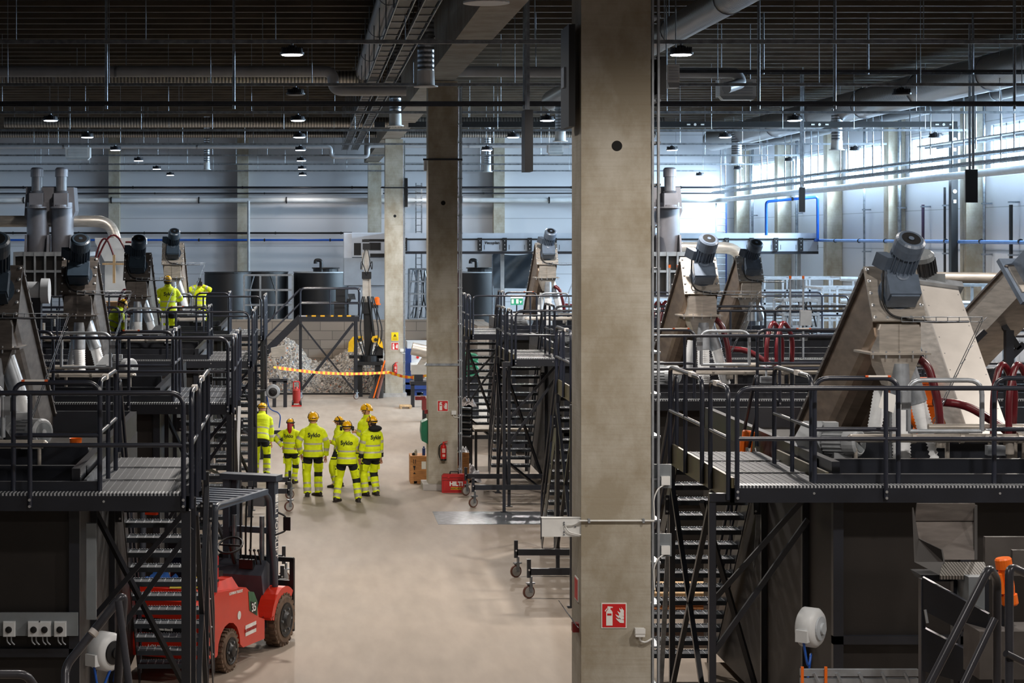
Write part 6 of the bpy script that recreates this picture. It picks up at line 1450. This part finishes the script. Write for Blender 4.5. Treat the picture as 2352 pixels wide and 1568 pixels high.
# wire basket and red box on the aisle side of the big pillar
t = thing('wire_basket', 'wire basket of cables on the aisle side of the big pillar', 'basket', (2.55, 19.25, Z_(1420, 19.25)))
w1 = MB()
for k in range(5): w1.cyl((2.58-.02, 19.05+.12*k, Z_(1430, 19.25)), (2.58-.14, 19.05+.12*k, Z_(1390, 19.25)), .004, 5)
for k in range(4): w1.cyl((2.57-.035*k, 19.05, Z_(1432-11*k, 19.25)), (2.57-.035*k, 19.55, Z_(1432-11*k, 19.25)), .004, 5)
w1.build('wire_frame', GALV, t)
MB().box(2.53, 2.59, 19.15, 19.25, Z_(1452, 19.15), Z_(1432, 19.15)).build('red_box', mat('dark_red_box', (132, 24, 26), .5), t)
# extinguishers
def exting(lab, x, y, z, h_, m=RED):
    t = thing('fire_extinguisher', lab, 'fire extinguisher', (x, y, z), None); r = h_*.15
    MB().lathe((x, y-r-.02, z), (0, 0, 1), [(0, r*.95), (h_*.06, r), (h_*.7, r), (h_*.78, r*.75), (h_*.82, r*.3), (h_*.86, r*.25)], 20).build('cylinder', m, t)
    MB().lathe((x, y-r-.02, z-.001), (0, 0, 1), [(0, r*1.02), (h_*.09, r*1.02)], 20).build('base_ring', BLACK, t)
    MB().box(x-r*.3, x+r*.3, y-r*1.2-.02, y-r*.8-.02, z+h_*.84, z+h_*.9).bar((x-r*.3, y-r-.02, z+h_*.92), (x+r*1.4, y-r-.02, z+h_*.97), .02, .015).bar((x-r*.3, y-r-.02, z+h_*.9), (x+r*1.2, y-r-.02, z+h_*.88), .02, .012).build('handle', m, t)
    MB().tube(fillet([(x-r*.3, y-r-.02, z+h_*.86), (x-r*1.5, y-r-.02, z+h_*.75), (x-r*1.6, y-r-.02, z+h_*.3), (x-r*1.2, y-r-.02, z+h_*.12)], .06, 5), .012, 6).build('hose', BLACK, t)
    MB().box(x-r*.55, x+r*.55, y-2*r-.024, y-2*r-.018, z+h_*.4, z+h_*.62).box(x-r*.45, x+r*.45, y-2*r-.024, y-2*r-.018, z+h_*.2, z+h_*.32).build('label_patch', mat('sticker_faded', (216, 170, 160), .5), t)
    MB().box(x-.03, x+.03, y-.04, y, z+h_*.3, z+h_*.6).build('wall_bracket', BLACK, t)
    return t
exting('red fire extinguisher hanging on the second pillar', X_(1018, 43.8), 43.8, Z_(1056, 43.8), .43)
exting('red fire extinguisher hanging on the third pillar behind the tape', X_(908, 69.5), 69.5, Z_(858, 69.5), .42)
# red case
Y = 43.3; s_ = FPX/Y
t = thing('tool_case', 'red plastic tool case with white lettering on the floor at the second pillar', 'tool case', (X_(1045, Y), Y, 0))
x0, x1 = X_(1015, Y), X_(1074, Y); hC = .40
CR = mat('case_red', (184, 30, 30), .45, 0, .05, 6)
MB().prism([(x0, Y, .0), (x1, Y, 0), (x1, Y, hC-.03), (x1-.04, Y, hC), (x0+.04, Y, hC), (x0, Y, hC-.04)], (0, .17, 0)).box(x0+.03, x1-.03, Y-.012, Y, .04, hC-.12).build('shell', CR, t)
MB().box(x0+.01, x1-.01, Y-.016, Y+.0, hC*.66, hC*.69).box(x0+.01, x1-.01, Y-.01, Y+.0, hC*.8, hC*.83).build('seam', mat('case_dark_red', (120, 20, 22), .5), t)
MB().tube(fillet([(x0+.18, Y+.06, hC-.02), (x0+.18, Y+.06, hC+.05), (x0+.36, Y+.06, hC+.05), (x0+.36, Y+.06, hC-.02)], .02), .013, 6).build('handle', BLACK, t)
for dx in (.12, .4): MB().box(x0+dx, x0+dx+.05, Y-.02, Y, hC*.78, hC*.92).build('latch', GALV if False else CR, t)
text('lettering', 'HILTI', ((x0+x1)/2+.03, Y-.02, hC*.48), .125, SWH, t, bold=.006)
MB().box(x0+.19, x1-.13, Y-.016, Y-.012, .07, .12).build('yellow_label', YELLOW, t)
text('lettering', 'RANCHENS', ((x0+x1)/2+.03, Y-.02, .095), .045, BLACK, t, bold=.0015)
# crate left of the pillar with parts on top
Y = 44.9
t = crate('plywood crate with printed arrows standing left of the second pillar', (X_(962, Y), Y, 0), .38, .6, .62)
for (dx, dz) in ((-.11, .5), (-.07, .5)): MB().prism([(X_(962, Y)+dx-.012, Y-.014, dz-.05), (X_(962, Y)+dx+.0, Y-.014, dz-.05), (X_(962, Y)+dx+.0, Y-.014, dz+.03), (X_(962, Y)+dx+.012, Y-.014, dz+.02), (X_(962, Y)+dx-.006, Y-.014, dz+.05), (X_(962, Y)+dx-.024, Y-.014, dz+.02), (X_(962, Y)+dx-.012, Y-.014, dz+.03)], (0, .002, 0)).build('arrow_print', BLACK, t)
MB().prism([(X_(962, Y)-.13, Y-.014, .4), (X_(962, Y)-.07, Y-.014, .4), (X_(962, Y)-.09, Y-.014, .34), (X_(962, Y)-.09, Y-.014, .31), (X_(962, Y)-.11, Y-.014, .31), (X_(962, Y)-.11, Y-.014, .34)], (0, .002, 0)).prism([(X_(962, Y)-.13, Y-.014, .22), (X_(962, Y)-.07, Y-.014, .22), (X_(962, Y)-.1, Y-.014, .26)], (0, .002, 0)).build('symbol_print', BLACK, t)
MB().box(X_(962, Y)+.06, X_(962, Y)+.16, Y-.016, Y-.012, .33, .5).build('paper_label', SWH, t)
for i, (dx, r, h_, m, lab) in enumerate(((-.06, .03, .13, STAIN, 'clear tube standing on the plywood crate'), (-.11, .035, .06, BLACK, 'black cup on the plywood crate'), (.12, .035, .2, NAVY, 'blue spray can on the plywood crate beside the pillar'))):
    o = MB().lathe((X_(962, Y)+dx, Y+.15, .62), (0, 0, 1), [(0, r), (h_*.8, r), (h_*.85, r*.6), (h_, r*.5)], 14).build(('tube', 'cup', 'spray_can')[i], m); tag(o, lab, ('tube', 'cup', 'can')[i])
t = thing('first_aid_cabinet', 'green plastic first aid cabinet on the aisle side of the second pillar', 'cabinet', (2.47, 44.1, Z_(990, 44.1)))
MB().prism([(2.62, 43.9, Z_(1017, 44.1)), (2.49, 43.9, Z_(1010, 44.1)), (2.47, 43.9, Z_(990, 44.1)), (2.49, 43.9, Z_(968, 44.1)), (2.62, 43.9, Z_(962, 44.1))], (0, .5, 0)).build('casing', GREEN, t)
t = thing('alarm_box', 'small dark red box on the aisle side of the second pillar', 'box', (2.57, 44.05, Z_(945, 44.05)))
MB().box(2.555, 2.624, 43.95, 44.05, Z_(950, 43.95), Z_(941, 43.95)).box(2.57, 2.345, 43.88, 44.03, Z_(918, 43.95), Z_(910, 43.95)).build('casing', mat('dark_red_box', (132, 24, 26)), t)
# things right of the second pillar
Y = 44.8
t = crate('brown wooden crate with open flaps right of the second pillar', (X_(1062, Y), Y, 0), .3, .5, .7)
cloth_heap('crumpled clear plastic bag on top of the brown crate', (X_(1062, Y), Y+.25, .7), .16, .2, .16, mat('clear_film', (200, 200, 204), .3, .1), 'plastic bag', 'plastic_bag', 3)
cloth_heap('clear plastic bag on the floor stack behind the red case', (X_(1084, 45.4), 45.4, .0), .2, .3, .45, mat('clear_film', (200, 200, 204)), 'plastic bag', 'plastic_bag', 8)
t = thing('roller_stack', 'stack of black steel rollers behind the second pillar', 'rollers', (X_(1068, 46.2), 46.2, .8))
MB().box(X_(1053, 46.2), X_(1086, 46.2), 46.3, 46.9, 0, 1.6).build('frame', STEEL, t)
for k in range(9): MB().cyl((X_(1053, 46.2), 46.2, .95+.08*k), (X_(1082, 46.2), 46.2, .93+.08*k), .026, 10).build('roller', BLACK if k % 2 else GALV, t)
cloth_heap('heap of small metal parts and wrappers on the roller stack', (X_(1072, 46.6), 46.6, 1.6), .22, .25, .2, mat('mixed_parts', (120, 112, 110), .5, .4, .5, 30), 'parts', 'parts_heap', 4)
t = thing('work_table', 'low grey work table under the second right stairs', 'table', (X_(1120, 47.2), 47.2, 0))
MB().box(X_(1090, 47.2), X_(1215, 47.2), 47.2, 48.3, .95, 1.0).build('table_top', mat('worn_table_top', (150, 140, 126), .6, 0, .2, 6), t)
for px in (1094, 1210): MB().box(X_(px, 47.2)-.03, X_(px, 47.2)+.03, 47.3, 47.36, 0, .95).build('leg', STEEL, t)
# trolley jack etc. near third pillar, pallets
t = thing('pallet', 'small loose timber pallet on the floor by the black bench', 'pallet', (X_(928, 65), 65, 0))
for k in range(3): MB().box(X_(918, 65.0), X_(945, 65.0), 64.6+.25*k, 64.75+.25*k, .06, .09).build('board', WOODL, t)
for px in (920, 941): MB().box(X_(px, 65.0)-.03, X_(px, 65.0)+.03, 64.6, 65.25, 0, .06).build('block', WOODL, t)
t = thing('welding_unit', 'small dark red machine on the floor left of the second pillar', 'machine', (X_(975, 60), 60, 0))
MB().box(X_(970, 60), X_(982, 60), 60, 60.4, .35, .7).build('casing', mat('maroon_paint', (110, 34, 34), .5), t); MB().box(X_(971, 60), X_(981, 60), 60, 60.3, 0, .35).build('stand', BLACK, t)
# hose reels
def reel(lab, c, r, m, hub, hose_end, yaw=0.0, wall=True):
    c = V(c); t = thing('hose_reel', lab, 'hose reel', tuple(c), None); n = V((math.sin(yaw), -math.cos(yaw), 0)); sx = V((n.y, -n.x, 0))
    MB().lathe(c+n*-.09, n, [(0, r*.85), (.02, r), (.15, r), (.18, r*.85), (.19, r*.5)], 40, smooth=True).build('casing', m, t)
    MB().lathe(c+n*.1, n, [(0, r*.62), (.012, r*.6), (.02, r*.3), (.04, r*.28)], 24).build('hub', hub, t)
    MB().obox(c+sx*r*.8+V((0, 0, -r*.3)), sx*r*.35, n*.06, V((0, 0, r*.3))).build('hose_outlet', m, t)
    q = c+sx*r*.9+V((0, 0, -r*.5))
    MB().tube(fillet([q, q+V((.05, 0, -.3)), V(hose_end)+V((.04, 0, .3)), V(hose_end)], .3, 6), .012, 6).build('air_hose', BLUE, t)
    MB().box(c.x-.04, c.x+.04, c.y+.05, c.y+.3, c.z-.03, c.z+.03).build('bracket', STEEL, t)
    return t
c_ = P(627, 899, 41.2); reel('grey hose reel with black hub on the left stair tower near the aisle', c_, .145, LGREY, BLACK, P(641, 982, 41.2))
t_ = MB().box(-1.1, c_.x+.03, 41.4, 41.46, c_.z-.02, c_.z+.02).build('reel_arm', STEEL); tag(t_, 'dark arm reaching from the left stair tower to the hose reel', 'bracket')
c_ = P(1862, 1440, 19.3); reel('pale grey hose reel with blue hose under the nearest right platform', c_, .19, WHITEP, LGREY, P(1855, 1560, 19.3), .9)
c_ = P(243, 1495, 17.6); reel('white hose reel behind the handrail at the bottom left', c_, .17, WHITEP, BLACK, P(262, 1565, 17.6), .9)
# isolator switches on the nearest left tank
for i, px in enumerate((22, 79, 104, 139)):
    yy = 19.04; t = thing('isolator_switch', 'pale grey isolator switch with black knob on the nearest left tank, %s of four' % ('leftmost', 'second', 'third', 'rightmost')[i], 'switch', (X_(px, yy), yy, Z_(1445, yy)), 'isolator switches')
    x, z = X_(px, yy), Z_(1443, yy)
    MB().box(x-.052, x+.052, yy-.06, yy, z-.065, z+.065).box(x-.058, x+.058, yy-.03, yy, z-.072, z+.072).build('housing', WHITEP, t)
    MB().lathe((x, yy-.06, z), (0, -1, 0), [(0, .032), (.012, .03), (.014, .02)], 18).box(x-.006, x+.006, yy-.085, yy-.06, z-.026, z+.026).build('knob', BLACK, t)
    for dx in (-.02, .02): MB().tube(fillet([(x+dx, yy-.03, z-.07), (x+dx, yy-.03, z-.12), (x+dx+.03, yy-.02, z-.15)], .02), .008, 6).build('cable_gland', GALVL, t)
t = thing('mounting_strip', 'grey perforated strip carrying the isolator switches', 'panel', (X_(90, 19.1), 19.1, Z_(1430, 19.1)))
MB().box(X_(-60, 19.08), X_(180, 19.08), 19.04, 19.07, Z_(1458, 19.08), Z_(1405, 19.08)).build('strip', MGREY, t)
# near handrails at the bottom corners
NRAIL = mat('grey_handrail', (74, 74, 80), .3, .2, .1, 6)
for i, (lab, runs) in enumerate((('thick grey handrail rising at the bottom left corner', [[(150, 1600), (150, 1530), (285, 1362), (268, 1600)], [(300, 1600), (272, 1380)]]), ('grey rail loop cut by the bottom edge at the far left', [[(-60, 1548), (60, 1548), (96, 1600)]]),
                             ('dark handrail post with two falling rails at the bottom right', [[(2120, 1600), (2272, 1302), (2290, 1330), (2290, 1620)], [(2190, 1620), (2285, 1420)]]), ('dark handrail running off the right edge at the bottom', [[(2318, 1620), (2318, 1300), (2400, 1335)], [(2310, 1500), (2400, 1545)]]))):
    t = thing('near_handrail', lab, 'handrail', tuple(P(*runs[0][1], 9.5)))
    for j, r_ in enumerate(runs):
        pts = [P(px, py, 9.5+.1*k+(.0 if i < 2 else .3)) for k, (px, py) in enumerate(r_)]
        MB().tube(fillet(pts, .045, 5), .021 if j == 0 else .018, 12).build('rail', NRAIL, t)
    if i in (0, 2, 3):
        b_ = P(runs[0][-1][0] if i != 3 else 2318, 1600, 9.5+.3); MB().cyl((b_.x, b_.y, b_.z), (b_.x, b_.y, 0), .021, 12).build('post', NRAIL, t)
    if i == 1:
        b_ = P(96, 1600, 9.7); MB().cyl((b_.x, b_.y, b_.z), (b_.x, b_.y, 0), .021, 12).build('post', NRAIL, t)
    if i == 0: MB().cyl(P(211, 1457, 9.56), P(219, 1447, 9.57), .0235, 12).build('sticker', STICK, t)
# machine under the nearest right platform
t = thing('chute_machine', 'stainless discharge chute and ribbed trough under the nearest right platform', 'machine', (X_(2200, 17.5), 17.5, 0))
Y = 17.6
MB().prism([P(2100, 1195, Y), P(2105, 1155, Y), P(2238, 1155, Y), P(2238, 1195, Y)], (0, -.02, 0)).prism([P(2100, 1195, Y), P(2238, 1195, Y), P(2238, 1240, Y-.25), P(2112, 1240, Y-.25)], (0, .02, 0)).prism([P(2112, 1240, Y-.25), P(2238, 1240, Y-.25), P(2238, 1285, Y-.55), P(2150, 1285, Y-.55)], (0, .02, 0)).build('chute_plate', STAIND, t)
MB().prism([P(2095, 1165, Y-.05), P(2107, 1235, Y-.3), P(2162, 1262, Y-.6), P(2167, 1290, Y-.65), P(2158, 1320, Y-.7), P(2100, 1290, Y-.6)], (.012, 0, 0)).prism([P(2238, 1160, Y), P(2238, 1285, Y-.5), P(2245, 1285, Y-.5), P(2245, 1160, Y)], (0, .02, 0)).build('side_plate', DARKBROWN, t)
MB().prism([P(2165, 1290, Y-.6), P(2260, 1290, Y-.6), P(2275, 1322, Y-.9), P(2158, 1322, Y-.9)], (0, 0, -.03)).build('ribbed_trough', stripes('trough_ribs', (150, 146, 140), (80, 78, 74), 0, .025, .5, .7, .4), t)
MB().box(X_(2245, Y), X_(2420, Y), Y-.2, Y-.15, Z_(1300, Y), Z_(1225, Y)).box(X_(2280, Y), X_(2420, Y), Y-.5, Y-.45, Z_(1300, Y), Z_(1243, Y)).build('back_panel', mat('dull_panel', (84, 80, 78), .5, .2, .15, 3), t)
MB().prism([P(2115, 1320, 17), P(2265, 1320, 17), P(2265, 1335, 17), P(2125, 1335, 17)], (0, .3, 0)).prism([P(2118, 1325, 16.9), P(2270, 1410, 16.1), P(2270, 1480, 16.1), P(2118, 1400, 16.9)], (.03, .05, 0)).prism([P(2118, 1440, 16.9), P(2330, 1550, 16.1), P(2330, 1600, 16.1), P(2118, 1540, 16.9)], (.03, .05, 0)).build('frame', STEEL, t)
for px in (2116, 2190, 2262): MB().box(X_(px, 16.9), X_(px+10, 16.9), 16.9, 16.98, 0, Z_(1330, 16.9)).build('leg', STEEL, t)
MB().box(X_(2225, 16.6), X_(2262, 16.6), 16.6, 16.9, Z_(1400, 16.6), Z_(1325, 16.6)).build('bracket_box', MGREY, t)
MB().box(X_(2250, 16), X_(2420, 16), 16, 16.4, Z_(1560, 16), Z_(1450, 16)).build('lower_panel', mat('dull_panel', (84, 80, 78), .5, .2, .15, 3), t)
for (p_, q_) in (((2125, 1400), (2130, 1430)), ((2228, 1465), (2232, 1495))): MB().cyl(P(*p_, 16.8), P(*q_, 16.8), .012, 8).build('spring_link', GALVL, t)
t = thing('step_ladder', 'aluminium ladder lying at the bottom below the nearest right platform', 'ladder', (X_(1950, 18.2), 18.2, .02))
for py in (1545, 1566): q = P(1840, py, 18.0); MB().box(X_(1840, 18), X_(2110, 18), q.y, q.y+.05, q.z-.03, q.z+.03).build('side_rail', GALVL, t)
for k in range(5): a = P(1870+52*k, 1545, 18); b = P(1880+52*k, 1566, 17.98); MB().bar(a, b, .03, .02).build('rung', GALVL, t)
for px in (1842, 1896): MB().box(X_(px, 18)-.012, X_(px, 18)+.012, 17.98, 18.0, 0, Z_(1530, 18)).build('orange_end', ORANGE, t)
t = thing('trestle_stack', 'pale timber boards on a stand behind the nearest right stairs', 'timber', (X_(1570, 29), 29, 0))
for k, z in enumerate((.35, .62)):
    for j in range(4): MB().box(4.3, 6.2, 27.2+.25*j, 27.4+.25*j, z, z+.06).build('board', WOODL if k else WOOD, t)
for x in (4.5, 5.9): MB().box(x, x+.1, 27.2, 28.1, 0, .35).build('trestle', STEEL, t)
# green tubing by the far right stairs
t = thing('green_hose', 'coiled green hose by the stairs right of the second pillar', 'hose', tuple(P(1085, 830, 61)))
for k in range(4): MB().tube(fillet([P(1068, 812+12*k, 61), P(1092, 815+12*k, 61), P(1098, 824+12*k, 61), P(1070, 830+12*k, 61)], .15, 5), .05, 8).build('coil', GREEN, t)
MB().box(X_(1066, 61), X_(1100, 61), 61.05, 61.3, 0, Z_(850, 61)).build('stand', STEEL, t)
t = thing('paper_sheet', 'white paper sheet taped beside the white hoses on the right', 'paper', tuple(P(2035, 920, 20.5)))
MB().prism([P(2018, 935, 20.4), P(2052, 948, 20.4), P(2060, 908, 20.4), P(2028, 897, 20.4)], (0, .004, 0)).build('sheet', SWH, t); MB().cyl(P(2045, 905, 20.42), P(2045, 1080, 20.42), .015, 6).build('holder', GALV, t)
# galvanised structures behind the right machines
rack('galvanised service platform with rails far back on the right', 1745, 1960, 640, 735, 62, 4, 3, 2.5)
rack('pale pipe frame in front of the right wall columns', 1890, 2120, 662, 790, 56, 3, 2, 2.0)
rack('low galvanised frame with hanging cables behind the second right machine', 1800, 1880, 690, 850, 50, 2, 5, 1.0, cables=8)
rack('galvanised rail frame at the right edge behind the conveyors', 2160, 2380, 655, 760, 48, 3, 2, 1.5)
for i, (a, b, z_) in enumerate((((1930, 640), (2420, 648), 54), ((1930, 690), (2420, 700), 54))):
    pipe('water_pipe', '%s horizontal galvanised pipe behind the right conveyors' % ('upper', 'lower')[i], [P(*a, z_), P(*b, z_)], .06, GALVL, [P(2000, a[1]+2, z_), P(2200, a[1]+5, z_)], bdir=(0, .5, -.0))
for i, (px, py) in enumerate(((1815, 640), (1845, 640), (1538, 615), (1557, 615))):
    Y = 40 if i < 2 else 38; q = P(px, py, Y); t = thing('marker_post', 'thin pole with orange tip %s' % ('left of a pair behind the second right machine', 'right of a pair behind the second right machine', 'left of a pair beside the big pillar', 'right of a pair beside the big pillar')[i], 'pole', (q.x, q.y, 0))
    MB().cyl((q.x, q.y, 0), q, .02, 8).build('pole', GALVL, t); MB().cyl(q, q+V((0, 0, .06)), .025, 8).build('tip', ORANGE, t)
t = thing('cabinet', 'small pale grey cabinet on the marker pole behind the second right machine', 'cabinet', tuple(P(1850, 720, 40)))
q = P(1850, 730, 40); MB().box(q.x-.12, q.x+.1, q.y-.1, q.y, q.z-.15, q.z+.15).build('casing', LGREY, t)

t = crate('wooden crates stacked below the white hopper on the left', (X_(262, 55), 55, 3.0), 1.3, .8, .75, CARD)
MB().box(X_(262, 55)-.6, X_(262, 55)+.6, 55.1, 55.7, 0, 3.0).build('stand', STEEL, t)
for (a_, b_) in (((262, 585), (262, 650)), ((235, 606), (290, 606))): MB().bar(P(*a_, 54.9), P(*b_, 54.9), .07, .05).build('timber_batten', WOODL, t)
t = thing('geared_motor', 'large pale grey motor lying behind the leftmost left conveyors', 'motor', tuple(P(80, 665, 30)))
q = P(80, 668, 30); MB().cyl(q+V((-.25, 0, 0)), q+V((.1, 0, 0)), .14, 20).cyl(q+V((.1, 0, 0)), q+V((.22, 0, 0)), .19, 20).build('motor_body', LGREY, t)
MB().box(q.x-.2, q.x+.1, q.y-.1, q.y+.1, 3.04, q.z-.1).build('stand', STEEL, t)
t = thing('control_box', 'dark electrical box with cables on the nearest left machine frame', 'box', (X_(205, 19.1), 19.1, Z_(1300, 19.1)))
MB().box(X_(200, 19.1), X_(222, 19.1), 19.04, 19.1, Z_(1420, 19.1), Z_(1200, 19.1)).build('casing', MGREY, t)
